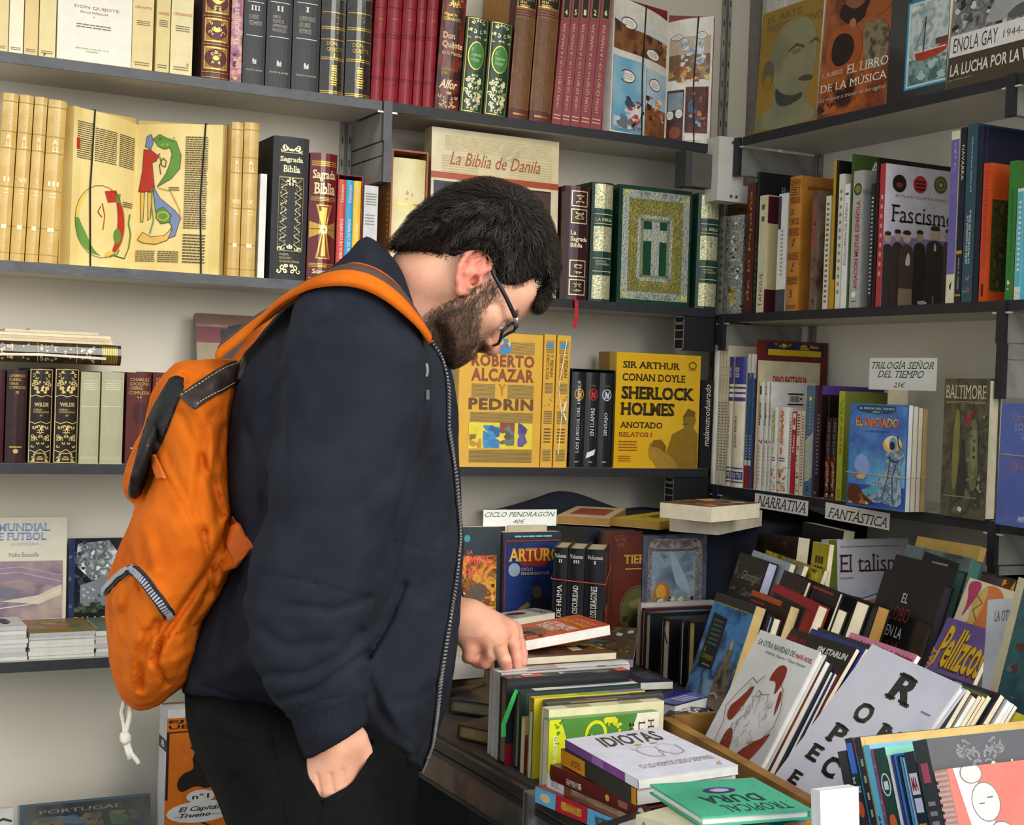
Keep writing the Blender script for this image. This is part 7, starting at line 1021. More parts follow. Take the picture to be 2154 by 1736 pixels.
def poly2(q, P):
    """signed distance (photo pixels) to a closed outline"""
    d = np.full(len(q), 1e9); ins = np.zeros(len(q), bool)
    for i in range(len(P)):
        a, b = P[i-1], P[i]; d = np.minimum(d, seg2(q, a, b))
        c = (a[1] > q[:, 1]) != (b[1] > q[:, 1])
        ins ^= c & (q[:, 0] < (b[0]-a[0])*(q[:, 1]-a[1])/(b[1]-a[1]+1e-12)+a[0])
    return np.where(ins, -d, d)
def puff(p, P, lat, D, R, pw=2.):
    """pillow-like solid: outline P (pixels at the body's own distance), lateral coordinate lat, half depth D, edge rounding R"""
    d2 = poly2(topx(p), P)*p[:, 2]/FPX
    a = np.maximum(1+d2/R, 0); b = np.abs(lat)/D
    return ((a**pw+b**pw)**(1/pw)-1)*min(R, D)
_rn = np.random.RandomState(5); _ND = _rn.normal(size=(14, 3)); _NP = _rn.uniform(0, 6.28, 14)
def wob(p, s):
    f = 0
    for i in range(7): f = f+np.sin(p @ _ND[i]*s*(1+.35*i)+_NP[i]+1.6*np.sin(p @ _ND[i+7]*s*.6+_NP[i+7]))/(1+.5*i)
    return f*.3
def folds(p, L, zc):
    q = topx(p); near = 1/(1+np.exp((p[:, 2]-zc)*60)); f = np.zeros(len(q))
    for pts, w, amp in L:
        b = np.array(pts); ok = (q[:, 0] > b[:, 0].min()-2.6*w) & (q[:, 0] < b[:, 0].max()+2.6*w) & (q[:, 1] > b[:, 1].min()-2.6*w) & (q[:, 1] < b[:, 1].max()+2.6*w) & (near > .02); qk = q[ok]
        if not len(qk): continue
        d = None
        for a, b in zip(pts[:-1], pts[1:]):
            g = seg2(qk, a, b); d = g if d is None else np.minimum(d, g)
        f[ok] += amp*np.exp(-(d/w)**2)
    return f*near
def surfnet(f, lo, hi, h, slack=1.12):
    lo = np.array(lo, float); hi = np.array(hi, float); Bk = 8
    nb = np.ceil((hi-lo)/(h*Bk)).astype(int); G = nb*Bk+2
    ii = np.stack(np.meshgrid(*[np.arange(n) for n in nb], indexing='ij'), -1).reshape(-1, 3)
    def ev(p):
        return np.concatenate([f(p[i:i+300000]) for i in range(0, len(p), 300000)])
    c = lo+(ii+.5)*Bk*h; fv = ev(c); ii = ii[np.abs(fv) < slack*h*Bk*.87]
    off = np.stack(np.meshgrid(*[np.arange(Bk+1)]*3, indexing='ij'), -1)
    pts = (lo+((ii[:, None, None, None, :]*Bk+off[None])*h)).reshape(-1, 3)
    V = ev(pts).reshape(-1, Bk+1, Bk+1, Bk+1); s = V < 0
    gid = lambda a: (a[..., 0].astype(np.int64)*G[1]+a[..., 1])*G[2]+a[..., 2]
    cs = s[:, :-1, :-1, :-1].astype(int)
    tot = sum(s[:, a:a+Bk, b:b+Bk, d:d+Bk].astype(int) for a in (0, 1) for b in (0, 1) for d in (0, 1))
    n, x, y, z = np.nonzero((tot > 0) & (tot < 8))
    acc = np.zeros((len(n), 3)); cnt = np.zeros(len(n))
    for ax in range(3):
        for b in (0, 1):
            for d in (0, 1):
                o0 = [0, 0, 0]; o1 = [0, 0, 0]; oth = [q for q in range(3) if q != ax]
                o0[oth[0]] = o1[oth[0]] = b; o0[oth[1]] = o1[oth[1]] = d; o1[ax] = 1
                v0 = V[n, x+o0[0], y+o0[1], z+o0[2]]; v1 = V[n, x+o1[0], y+o1[1], z+o1[2]]
                m = (v0 < 0) != (v1 < 0); t = np.where(m, v0/(v0-v1+1e-12), 0); e = np.array(o0, float)[None].repeat(len(n), 0); e[:, ax] += t
                acc += e*m[:, None]; cnt += m
    cell = np.stack([x, y, z], 1); base = ii[n]*Bk; pos = lo+(base+cell+acc/np.maximum(cnt, 1)[:, None])*h
    ids = gid(base+cell); o = np.argsort(ids); ids = ids[o]; pos = pos[o]
    F = []
    for ax in range(3):
        oth = [q for q in range(3) if q != ax]; sl0 = [slice(0, Bk)]*3; sl1 = [slice(0, Bk)]*3; sl1[ax] = slice(1, Bk+1)
        a0 = s[(slice(None), *sl0)]; a1 = s[(slice(None), *sl1)]
        n2, x2, y2, z2 = np.nonzero(a0 != a1); g = ii[n2]*Bk+np.stack([x2, y2, z2], 1); ok = (g[:, oth[0]] > 0) & (g[:, oth[1]] > 0); g = g[ok]; fl = a0[n2, x2, y2, z2][ok]
        q = []
        for b, d in ((0, 0), (1, 0), (1, 1), (0, 1)):
            e = g.copy(); e[:, oth[0]] -= b; e[:, oth[1]] -= d; k = gid(e); j = np.minimum(np.searchsorted(ids, k), len(ids)-1); q.append(np.where(ids[j] == k, j, -1))
        q = np.stack(q, 1); keep = (q >= 0).all(1); q = q[keep]; fl = fl[keep]
        if ax == 1: fl = ~fl
        q[~fl] = q[~fl][:, ::-1]; F.append(q)
    F = np.concatenate(F)
    for _ in range(2):                                           # pull the net onto the surface
        e = h*.3; f0 = ev(pos); gr = np.stack([(ev(pos+np.eye(3)[i]*e)-f0)/e for i in range(3)], 1)
        st = (f0/np.maximum((gr**2).sum(1), .2))[:, None]*gr; L = np.linalg.norm(st, axis=1, keepdims=True); pos = pos-st*np.minimum(1, .6*h/np.maximum(L, 1e-9))
    return pos, F
def toW(p): return p @ RC.T+CAMP
def body_obj(name, pos, F, key, parent, org, sel=None):
    """sel: list of (key, boolean per face)"""
    me = bpy.data.meshes.new(name); v = toW(pos)-org
    me.vertices.add(len(v)); me.vertices.foreach_set('co', v.astype(np.float32).ravel())
    me.loops.add(F.size); me.loops.foreach_set('vertex_index', F.astype(np.int32).ravel())
    me.polygons.add(len(F)); me.polygons.foreach_set('loop_start', np.arange(0, F.size, 4, dtype=np.int32)); me.polygons.foreach_set('loop_total', np.full(len(F), 4, np.int32))
    me.materials.append(mat(key)); mi = np.zeros(len(F), np.int32)
    for i, (k, m) in enumerate(sel or []): me.materials.append(mat(k)); mi[m] = i+1
    me.polygons.foreach_set('material_index', mi); me.polygons.foreach_set('use_smooth', np.ones(len(F), bool)); me.update(calc_edges=True); me.validate()
    o = bpy.data.objects.new(name, me); return link(o, parent)
def on_surf(f, px, py, z0=1.5, z1=2.5):
    """first hit of the lens ray through a photo point with the solid f<0 (marched)"""
    for n in (110, 40):
        zz = np.linspace(z0, z1, n); p = np.stack([(px-CX)/FPX*zz, (py-CY)/FPX*zz, zz], 1); k = np.nonzero(f(p) < 0)[0]
        if not len(k): return None
        z0, z1 = zz[max(k[0]-1, 0)], zz[k[0]]
    return p[k[0]]
def normals(f, p, e=.002):
    g = np.stack([f(p+np.eye(3)[i]*e)-f(p-np.eye(3)[i]*e) for i in range(3)], 1); return g/np.maximum(np.linalg.norm(g, axis=1, keepdims=True), 1e-9)
def strands(f, pts, dirs, lens, wid, lift, seed, keys, n=5):
    """short hairs lying along the solid f, as one mesh of narrow strips"""
    r = np.random.RandomState(seed); N = len(pts); p = pts.copy(); d = dirs.copy(); rows = []
    for i in range(n):
        nr = normals(f, p); rows.append((p.copy(), nr, d.copy()))
        d = d-nr*(d*nr).sum(1, keepdims=True); d += r.normal(size=d.shape)*.12; d /= np.linalg.norm(d, axis=1, keepdims=True); p = p+d*(lens/(n-1))[:, None]
        t = (i+1)/(n-1); tgt = lift*(1-(1-t)**2)*r.uniform(.5, 1.4, N) if i == 0 else lift*(1-(1-t)**2)
        fv = f(p); p = p-normals(f, p)*(fv-tgt)[:, None]*.9
    vs = []; fs = []; 
    for i, (q, nr, dd) in enumerate(rows):
        w = np.cross(dd, nr); w /= np.maximum(np.linalg.norm(w, axis=1, keepdims=True), 1e-9); hw = wid*(1-i/(n-1)*.85)
        vs.append(q-w*hw); vs.append(q+w*hw)
    A = np.stack(vs, 1); V = A.reshape(-1, 3); b = np.arange(N)*(2*n)
    F = np.concatenate([np.stack([b+2*i, b+2*i+1, b+2*i+3, b+2*i+2], 1) for i in range(n-1)])
    km = np.tile(r.randint(0, len(keys), N), n-1)
    return V, F, [(k, km == i+1) for i, k in enumerate(keys[1:])]
# ================================================================ the man
ZM = 2.0
hF, hL, hU = (np.array(v) for v in ((.58, .79, .17), (-.40, .10, .91), (.70, -.60, .38)))
hF = hF/np.linalg.norm(hF); hL = hL-hF*(hL @ hF); hL /= np.linalg.norm(hL); hU = np.cross(hF, hL); hU = hU if hU[0] > 0 else -hU
EAR = P3(1000, 585, 1.925); H0 = EAR+hL*.076; HB = np.stack([hF, hL, hU])
HS = .86
def hp(f, l, u): return H0+hF*f*HS+hL*l+hU*u*HS
SC = np.array((1/HS, 1, 1/HS))
def headf(p):
    q0 = (p-H0) @ HB.T; q = q0*SC; g = lambda c, r: ell(q, c, r)
    d = g((-.012, 0, .045), (.097, .075, .086))
    d = smin(d, g((.064, 0, .06), (.043, .06, .05)), .03)
    d = smin(d, g((.04, 0, -.015), (.056, .06, .075)), .03)
    for s in (-1, 1):
        d = smin(d, cap(q, (.0, s*.054, -.03), (.068, s*.012, -.066), .02, .019), .025)
        d = smin(d, g((.062, s*.044, -.004), (.024, .022, .02)), .02)
        d = smin(d, cap(q, (.08, s*.042, .024), (.092, s*.012, .026), .0085, .009), .014)
    d = smin(d, g((.076, 0, -.066), (.017, .022, .015)), .02)
    d = smin(d, g((.075, 0, -.05), (.024, .03, .025)), .02)
    for s in (-1, 1): d = smax(d, -g((.1, s*.033, .008), (.019, .019, .013)), .01)
    d = smin(d, cap(q, (.088, 0, .026), (.111, 0, -.006), .0085, .0105), .012)
    d = smin(d, g((.113, 0, -.01), (.0135, .0125, .011)), .008)
    for s in (-1, 1):
        d = smin(d, g((.1, s*.0135, -.015), (.0115, .008, .0085)), .006)
        d = smax(d, -cap(q, (.1, s*.007, -.027), (.105, s*.0075, -.014), .004, .003), .003)
        d = smin(d, g((.0825, s*.033, .008), (.0122, .0118, .0122)), .003)
        d = smax(d, -cap(q, (.098, s*.022, .004), (.088, s*.046, .004), .0016, .0016), .003)
    d = smin(d, cap(q, (.09, -.02, -.05), (.098, 0, -.046), .006, .007), .006); d = smin(d, cap(q, (.09, .02, -.05), (.098, 0, -.046), .006, .007), .006)
    d = smin(d, cap(q, (.087, -.016, -.059), (.094, 0, -.06), .006, .0075), .006); d = smin(d, cap(q, (.087, .016, -.059), (.094, 0, -.06), .006, .0075), .006)
    # ears: helix, antihelix, lobe around a thin plate
    for s in (-1, 1):
        if s == 1: d = d*.86
        e = np.stack([.92*q0[:, 0]+.4*q0[:, 2]+.004, -s*q0[:, 1]-.076, .92*q0[:, 2]-.4*q0[:, 0]], 1); lx = e[:, 1]
        pl = ell(e, (-.008, .008, .004), (.019, .0065, .031)); pl = smax(pl, -ell(e, (.001, .015, -.004), (.0105, .012, .014)), .003); pl = smax(pl, -ell(e, (-.006, .0165, .017), (.010, .009, .011)), .003)
        hx = chain(e, [np.array(v) for v in ((.004, .008, .004), (.012, .010, .018), (.010, .012, .031), (-.004, .015, .037), (-.019, .017, .030), (-.026, .017, .014), (-.026, .015, -.004), (-.019, .011, -.02), (-.009, .007, -.031), (-.002, .004, -.028))], (.0036, .0038, .004, .0041, .0042, .0042, .004, .0044, .006, .005), .002)
        ax_ = chain(e, [np.array(v) for v in ((-.006, .010, .022), (-.014, .013, .010), (-.015, .013, -.006), (-.006, .009, -.018))], (.003, .004, .004, .004), .003)
        tr = ell(e, (.009, .008, -.006), (.005, .005, .007))
        ear = smin(smin(smin(pl, hx, .0015), ax_, .002), tr, .003); ear = smin(ear, cap(e, (-.006, -.012, .0), (-.006, .004, .0), .016, .013), .006)
        ear = smax(ear, -ell(e, (.002, .011, -.007), (.0055, .010, .0065)), .003)
        d = smin(d, ear, .005)
    return d
NK = [hp(-.035, 0, -.03), P3(875, 655, 2.0), P3(800, 745, 2.02)]
# right hand (in the trouser pocket) and left hand (on the magazines)
zR = 1.80
rw = P3(705, 1540, zR+.005)
rk = [P3(658, 1640, zR+.004), P3(681, 1655, zR), P3(707, 1653, zR+.003), P3(731, 1640, zR+.012)]
rt = [P3(652, 1735, zR+.1), P3(684, 1745, zR+.1), P3(718, 1738, zR+.1), P3(744, 1722, zR+.1)]
zLh = 2.135
lw = P3(972, 1306, zLh+.02)
lk = [P3(1030, 1345, zLh-.012), P3(1050, 1332, zLh-.002), P3(1068, 1325, zLh+.016), P3(1078, 1327, zLh+.036)]      # index .. little
def hands(p):
    d = chain(p, [P3(700, 1480, 1.80), rw], (.032, .03))
    for k in (0, 1, 2, 3):
        d = smin(d, cap(p, rw+(rk[k]-rw)*.25, rk[k], .021, .0135), .02)
    f4 = None
    for k in range(4):
        g = chain(p, [rk[k], rk[k]*.5+rt[k]*.5-np.array((0, 0, -.004)), rt[k]], (.0125, .0102, .009), .004); f4 = g if f4 is None else np.minimum(f4, g)
    d = smin(d, f4, .006)
    d = smin(d, chain(p, [P3(745, 1560, zR+.015), P3(772, 1610, zR+.03), P3(782, 1670, zR+.04)], (.018, .014, .011)), .012)
    # left: wrist, palm, five fingers
    e = chain(p, [P3(925, 1275, zLh+.05), lw], (.031, .028))
    for k in range(4): e = smin(e, cap(p, lw+(lk[k]-lw)*.2, lk[k], .023, .0135), .022)
    e = smin(e, ell(p, P3(1012, 1335, zLh+.006), (.03, .022, .03)), .015)
    fl = [([lk[0], P3(1034, 1375, zLh-.018), P3(1020, 1394, zLh-.012), P3(1005, 1394, zLh-.004)], (.0125, .0105, .0095, .0085)),
          ([lk[1], P3(1052, 1368, zLh-.022), P3(1061, 1389, zLh-.022), P3(1066, 1402, zLh-.018)], (.013, .0108, .0098, .0085)),
          ([lk[2], P3(1083, 1360, zLh+.006), P3(1087, 1386, zLh+.002), P3(1088, 1401, zLh)], (.0125, .0104, .0094, .0082)),
          ([lk[3], P3(1092, 1352, zLh+.034), P3(1098, 1376, zLh+.03), P3(1099, 1395, zLh+.026)], (.0112, .0092, .0082, .0074))]
    f5 = None
    for pts, rs in fl:
        g = chain(p, pts, rs, .003); f5 = g if f5 is None else smin(f5, g, .0015)
    e = smin(e, f5, .008)
    e = smin(e, chain(p, [P3(985, 1338, zLh+.0), P3(990, 1366, zLh-.012), P3(988, 1380, zLh-.012), P3(983, 1384, zLh-.008)], (.018, .0115, .0098, .0085), .004), .01)
    q = topx(p); cr = 0
    for a, b, w, am in (((1046, 1350), (1058, 1344), 2.5, .0012), ((1046, 1358), (1070, 1346), 2.2, .0013), ((1050, 1386), (1064, 1380), 1.8, .0009), ((1048, 1389), (1066, 1384), 1.6, .0007)):
        cr = cr+am*np.exp(-(seg2(q, a, b)/w)**2)
    e = e+cr*(p[:, 2] < zLh+.01)
    rr = 0
    for a, b, w, am in (((668, 1630), (676, 1672), 4, .0022), ((695, 1628), (702, 1665), 4, .0022), ((722, 1620), (726, 1650), 4, .0016)): rr = rr+am*np.exp(-(seg2(q, a, b)/w)**2)
    d = d+rr*(p[:, 2] < zR+.02)
    return np.minimum(d, e)
SHR, SHL = P3(735, 720, 1.84), P3(745, 715, 2.18)
def coref(p):
    """everything hidden by clothing, kept slimmer than the clothes"""
    d = chain(p, [P3(790, 760, 2.02), P3(730, 1000, 2.0), P3(660, 1350, 2.0), P3(640, 1600, 2.0)], (.085, .1, .1, .085), .03)
    d = smin(d, chain(p, [SHR, P3(735, 860, 1.82), P3(690, 1190, 1.8), P3(650, 1290, 1.8), P3(690, 1440, 1.8), P3(702, 1500, 1.8)], (.05, .05, .045, .04, .034, .03), .01), .02)
    d = smin(d, chain(p, [SHL, P3(765, 900, 2.22), P3(780, 1150, 2.26), P3(925, 1275, zLh+.05)], (.05, .048, .042, .031), .01), .02)
    d = smin(d, cap(p, SHR, SHL, .06, .06), .04)
    for z, s in ((1.92, 0), (2.08, 30)):
        d = smin(d, chain(p, [P3(640, 1640, z), P3(660+s, 2150, z), P3(630+s, 2730, z)], (.055, .045, .035), .02), .02)
        d = smin(d, cap(p, P3(625+s, 2800, z), P3(720+s, 2815, z), .03, .028), .02)
    return d
def bodyf(p):
    d = np.full(len(p), 1e3)
    m = np.linalg.norm(p-H0, axis=1) < .26
    if m.any(): d[m] = headf(p[m])
    nk = chain(p, NK, (.058, .062, .075), .02)
    d = smin(d, nk, .025)
    for c in (P3(708, 1610, 1.83), P3(1010, 1330, 2.14)):
        m = ((p-c)**2).sum(1) < .19**2
        if m.any(): d[m] = np.minimum(d[m], hands(p[m]))
    return smin(d, coref(p), .012)
t0_ = time.time()
org = toW(P3(650, 868, 2.0)[None])[0]; org[2] = 0; foot = at(650, 868, Y=org[1]); org = np.array((org[0], org[1], 0.))
pos, F = surfnet(bodyf, (-.72, -.36, 1.66), (.07, 1.38, 2.36), .0026)
SKIN = 'n#d79c80,#dca689,#cf9074|s14|d6|r.46|u.12|b.05|t900'
PINK = 'n#cf7a66,#d88a74,#c96f5c|s40|r.42|u.15'
q2 = topx(pos[F].mean(1)); zc = pos[F].mean(1)[:, 2]; lf = ((pos[F].mean(1)-H0) @ HB.T)
earm = (np.abs(lf[:, 1]) > .074) & (np.abs(lf[:, 0]) < .045) & (np.abs(lf[:, 2]) < .05)
nose = (lf[:, 0] > .08) & (np.abs(lf[:, 1]) < .02) & (lf[:, 2] < .004) & (lf[:, 2] > -.032)
fing = (q2[:, 0] > 975) & (q2[:, 1] > 1340) & (q2[:, 1] < 1420) & (q2[:, 0] < 1110) & ((q2[:, 1] > 1392) | (q2[:, 0] < 1026) | (q2[:, 0] > 1080))
man = body_obj('person', pos, F, SKIN, None, org, [(PINK, earm), ('n#cf8a72,#d89a80|s30|r.42|u.15', nose | fing)])
man.location = org; tag(man, 'bearded man in navy jacket bending over the books with one hand in his pocket', 'person')
# ---------------- hair and beard
HAIR = sm_poly([(812, 519), (836, 495), (859, 470), (885, 441), (916, 416), (957, 391), (1014, 377), (1072, 388), (1112, 407), (1144, 440), (1168, 500), (1176, 560), (1168, 610), (1150, 640), (1127, 652), (1120, 640), (1138, 606), (1143, 588), (1130, 583), (1098, 600), (1070, 603), (1046, 596), (1040, 566), (1026, 532), (988, 526), (962, 540), (946, 551), (930, 566), (893, 553), (857, 537)])
LOW = [(812, 519), (860, 540), (893, 553), (930, 568), (946, 551), (988, 526), (1026, 532), (1041, 572), (1048, 597), (1072, 603), (1098, 600), (1130, 583), (1140, 600)]
def hairf(p):
    l = (p-H0) @ hL
    q = topx(p); d2 = poly2(q, HAIR)*p[:, 2]/FPX; R = .055; e = None
    for i in range(len(LOW)-1):
        g = seg2(q, LOW[i], LOW[i+1]); e = g if e is None else np.minimum(e, g)
    k = np.minimum(e/75, 1); D = .045+.046*k
    a = np.maximum(1+d2/R, 0); b = np.abs(l)/D; d = ((a**2.6+b**2.6)**(1/2.6)-1)*.055
    sk = headf(p)-.003-.013*k; d = smin(d, smax(sk, d2+.001, .004), .012)
    return d+.0035*wob(p, 55)*k+.0022*wob(p, 150)*k
hp_, hF_ = surfnet(hairf, tuple(P3(1000, 500, 2.0)-np.array((.17, .13, .2))), tuple(P3(1000, 500, 2.0)+np.array((.17, .13, .2))), .004)
HK = ('#17120e|r.55|i.3', '#211913|r.55|i.3', '#33271d|r.5|i.3')
ho = body_obj('hair', hp_, hF_, '#15110e|r.8|b.5|t300|i.1', man, org)
rs = np.random.RandomState(3); crown = on_surf(hairf, 1082, 425); nsel = rs.choice(len(hp_), 15000); sp = hp_[nsel]
dirs = sp-crown; dirs = dirs/np.maximum(np.linalg.norm(dirs, axis=1, keepdims=True), 1e-6)+np.array((0, .35, 0))+rs.normal(size=sp.shape)*.34
dist = np.linalg.norm(sp-crown, axis=1)
qs = topx(sp); el = np.min([seg2(qs, LOW[i], LOW[i+1]) for i in range(len(LOW)-1)], 0)
V_, F_, sel = strands(hairf, sp, dirs/np.linalg.norm(dirs, axis=1, keepdims=True), rs.uniform(.012, .03, len(sp))*np.clip(el/55, .3, 1), .0005, .0055, 4, HK)
body_obj('hair_strands', V_, F_, HK[0], ho, org, sel)
BEARD = sm_poly([(1036, 588), (1046, 604), (1034, 632), (1016, 650), (1007, 677), (1004, 698), (1018, 710), (1026, 722), (1018, 738), (1004, 750), (985, 770), (955, 800), (930, 780), (915, 715), (890, 676), (911, 650), (957, 632), (994, 615), (1014, 598)])
def fneck(p): return smin(headf(p), chain(p, NK, (.058, .062, .075), .02), .025)
def beardf(p):
    d2 = poly2(topx(p), BEARD)*p[:, 2]/FPX; q = (p-H0) @ HB.T*SC
    dn = np.clip((q @ np.array((.25, 0, -1))-.02)/.05, 0, 1); th = -.003+(.0035+.012*dn)*np.clip((-d2-.006)/.02, 0, 1)
    d = smax(fneck(p)-th, d2+.004, .006)
    d = smin(d, smax(cap(q, (.066, 0, -.07), (.084, 0, -.066), .026, .017), d2+.004, .006), .012)
    return d+.0022*wob(p, 90)
c0 = P3(970, 685, 1.98)
bp_, bF_ = surfnet(beardf, tuple(c0-np.array((.1, .1, .16))), tuple(c0+np.array((.1, .09, .16))), .003)
BK = ('#4a382c|r.6', '#60493a|r.6', '#7a5f4d|r.6', '#33261e|r.6')
bo = body_obj('beard', bp_, bF_, 'n#6a4e40,#543e33,#7d5f4e|s70|r.8|b.5|t300|i.1', man, org)
ok = fneck(pos) < .003
bm = ok & (poly2(topx(pos), BEARD) < 5) & (np.abs((pos-H0) @ hL) < .09) & (np.linalg.norm(pos-H0, axis=1) < .2)
cand = np.concatenate([bp_[rs.choice(len(bp_), 8000)], pos[bm][rs.choice(bm.sum(), 4600)]])
dr = np.tile(hF*.35-hU*.75, (len(cand), 1))+np.array((0, .25, 0))+rs.normal(size=cand.shape)*.35
V_, F_, sel = strands(lambda p: np.minimum(beardf(p), fneck(p)), cand, dr/np.linalg.norm(dr, axis=1, keepdims=True), rs.uniform(.006, .016, len(cand)), .0003, .003, 6, BK, 4)
body_obj('beard_strands', V_, F_, BK[0], bo, org, sel)
eb = []
for s in (-1, 1):
    for i in range(170):
        t = rs.uniform(0, 1); c = hp(.1-.016*t, s*(.012+.036*t), .031+.006*math.sin(t*2.6)+rs.uniform(-.0035, .0035)); eb.append(c)
eb = np.array(eb); eb = eb-normals(headf, eb)*headf(eb)[:, None]; sg = np.sign((eb-H0) @ hL)[:, None]
dr = hL*sg*.8-hF*.3+hU*.25+rs.normal(size=eb.shape)*.15
V_, F_, sel = strands(headf, eb, dr/np.linalg.norm(dr, axis=1, keepdims=True), rs.uniform(.005, .01, len(eb)), .00035, .0012, 8, BK, 4)
body_obj('eyebrows', V_, F_, BK[0], man, org, sel)
def lm(mb, pts, r, key, seg=10, closed=False): mb.tube([toW(p[None])[0]-org for p in pts], r, key, seg)
for s in (-1, 1):
    mb = MB(); c = toW(hp(.0835, s*.033, .008)[None])[0]-org; lump(mb, c, (.0102, .0102, .0102), '#e2ddd6|r.2', 1, 10, 0, -9)
    c2 = toW(hp(.0928, s*.033, .0065)[None])[0]-org; lump(mb, c2, (.0036, .0036, .0036), '#2b1d14|r.15', 1, 8, 0, -9); obj('eye', mb, man, True)
# ---------------- jacket
TOR = sm_poly([(764, 496), (813, 527), (842, 567), (862, 620), (878, 668), (900, 692), (938, 750), (956, 815), (964, 890), (968, 1005), (973, 1124), (972, 1200), (966, 1330), (954, 1425), (936, 1500), (912, 1560), (884, 1637), (800, 1608), (720, 1575), (640, 1545), (520, 1515), (440, 1490), (386, 1466), (384, 1420), (400, 1350), (430, 1285), (462, 1230), (484, 1170), (480, 1110), (470, 1040), (466, 950), (478, 830), (505, 760), (560, 690), (610, 630), (660, 585), (715, 548)], 1)
SLV = [(742, 690), (745, 760), (738, 860), (712, 1021), (688, 1140), (668, 1203), (645, 1275), (644, 1339), (660, 1390), (672, 1424), (680, 1442)]
SLR = [.078, .085, .084, .083, .08, .079, .073, .064, .061, .057, .05]
SLP = [P3(x, y, 1.84-.03*min(1, i/3)) for i, (x, y) in enumerate(SLV)]
JF = [([(546, 1203), (640, 1222), (776, 1259)], 3, .0022), ([(776, 1259), (700, 1285), (610, 1275)], 12, .004), ([(560, 1420), (640, 1418), (720, 1380), (758, 1330)], 11, .006), ([(590, 1470), (660, 1455), (735, 1400), (768, 1375)], 9, .006), ([(545, 1320), (600, 1360), (690, 1350)], 12, .0035), ([(640, 1500), (700, 1480), (765, 1470)], 8, .004),
      ([(616, 790), (606, 860), (600, 960)], 7, .003), ([(640, 735), (600, 800), (560, 880)], 16, .005), ([(570, 1000), (545, 1120)], 12, .003), ([(880, 860), (868, 980), (835, 1090), (800, 1200)], 12, .002), ([(850, 1230), (822, 1300), (775, 1385)], 6, .006), ([(875, 1010), (862, 1150), (850, 1230)], 14, .002), ([(915, 980), (915, 1120), (895, 1260)], 14, .003), ([(822, 1140), (870, 1150), (925, 1165)], 3, .0018), ([(700, 640), (770, 650), (840, 690)], 12, .004), ([(660, 690), (720, 672), (800, 690)], 9, .003),
      ([(770, 1420), (800, 1500), (850, 1560)], 12, .004), ([(500, 1210), (470, 1300), (455, 1400)], 14, .004), ([(420, 1440), (520, 1475), (640, 1510)], 3.5, .002), ([(800, 1560), (850, 1585), (895, 1600)], 3.5, .002), ([(640, 1130), (600, 1180)], 10, .002), ([(520, 900), (545, 1000), (560, 1080)], 9, .004), ([(490, 1180), (530, 1260), (520, 1340)], 10, .0035), ([(820, 1000), (760, 1060), (700, 1080)], 20, .003), ([(838, 1480), (880, 1470), (915, 1440)], 12, .003)]
def sleeve(p): return chain(p, SLP, SLR, .02)
def torso(p):
    y = topx(p)[:, 1]; D = np.interp(y, [500, 560, 640, 760, 1000, 1300, 1640], [.075, .09, .15, .185, .18, .17, .175])
    lat = p[:, 2]-2.01; d2 = poly2(topx(p), TOR)*p[:, 2]/FPX; R = np.interp(y, [500, 600, 760], [.05, .07, .11])
    a = np.maximum(1+d2/R, 0); b = np.abs(lat)/D; return ((a**2.5+b**2.5)**.4-1)*R
def jackf(p):
    d = smin(torso(p), sleeve(p), .035)
    ls = chain(p, [SHL, P3(765, 900, 2.2), P3(775, 1150, 2.24), P3(915, 1268, zLh+.06)], (.08, .075, .065, .045), .02)
    d = smin(d, ls, .035)
    d = d+folds(p, JF, 1.97)+.0035*wob(p, 24)+.0012*wob(p, 70)
    # neck opening
    d = smax(d, -chain(p, [P3(905, 555, 2.0), P3(862, 640, 2.0), P3(838, 700, 2.0)], (.075, .062, .05), .01), .004)
    # open foot
    return d
jp, jF = surfnet(jackf, (-.5, -.27, 1.64), (-.04, .55, 2.36), .0046)
NAVY = 'n#1e2128,#24272f,#1a1c23|s6|d7|r.9|i.12|b.2|t600'
jo = body_obj('jacket', jp, jF, NAVY, man, org)
CUF = [P3(688, 1478, 1.802), P3(697, 1520, 1.80), P3(703, 1562, 1.80)]
def cufff(p):
    d = chain(p, CUF, (.05, .043, .041), .01); ax = CUF[2]-CUF[0]; ax /= np.linalg.norm(ax); s = (p-CUF[2]) @ (ax*.93+np.array((.36, 0, 0))); an = np.arctan2(p[:, 2]-1.8, p[:, 0]-CUF[1][0])
    return smax(d, s-.0, .006)+.0006*np.sin(an*60)
cp_, cF_ = surfnet(cufff, tuple(CUF[1]-np.array((.08, .08, .08))), tuple(CUF[1]+np.array((.08, .08, .08))), .003)
body_obj('cuff', cp_, cF_, 'n#1a1c23,#1e2128|s30|r.9|i.1', jo, org)
def path_on(f, pts, n, lift=.001):
    P = np.array(pts, float); L = np.concatenate([[0], np.cumsum(np.linalg.norm(np.diff(P, axis=0), axis=1))]); o = []
    for s in np.linspace(0, L[-1], n):
        x, y = np.interp(s, L, P[:, 0]), np.interp(s, L, P[:, 1]); h = on_surf(f, x, y)
        if h is not None: o.append(h)
    o = np.array(o)
    for _ in range(3): o[1:-1, 2] = (o[:-2, 2]+o[2:, 2]+o[1:-1, 2]*2)/4
    nr = normals(f, o); return o+nr*lift, nr
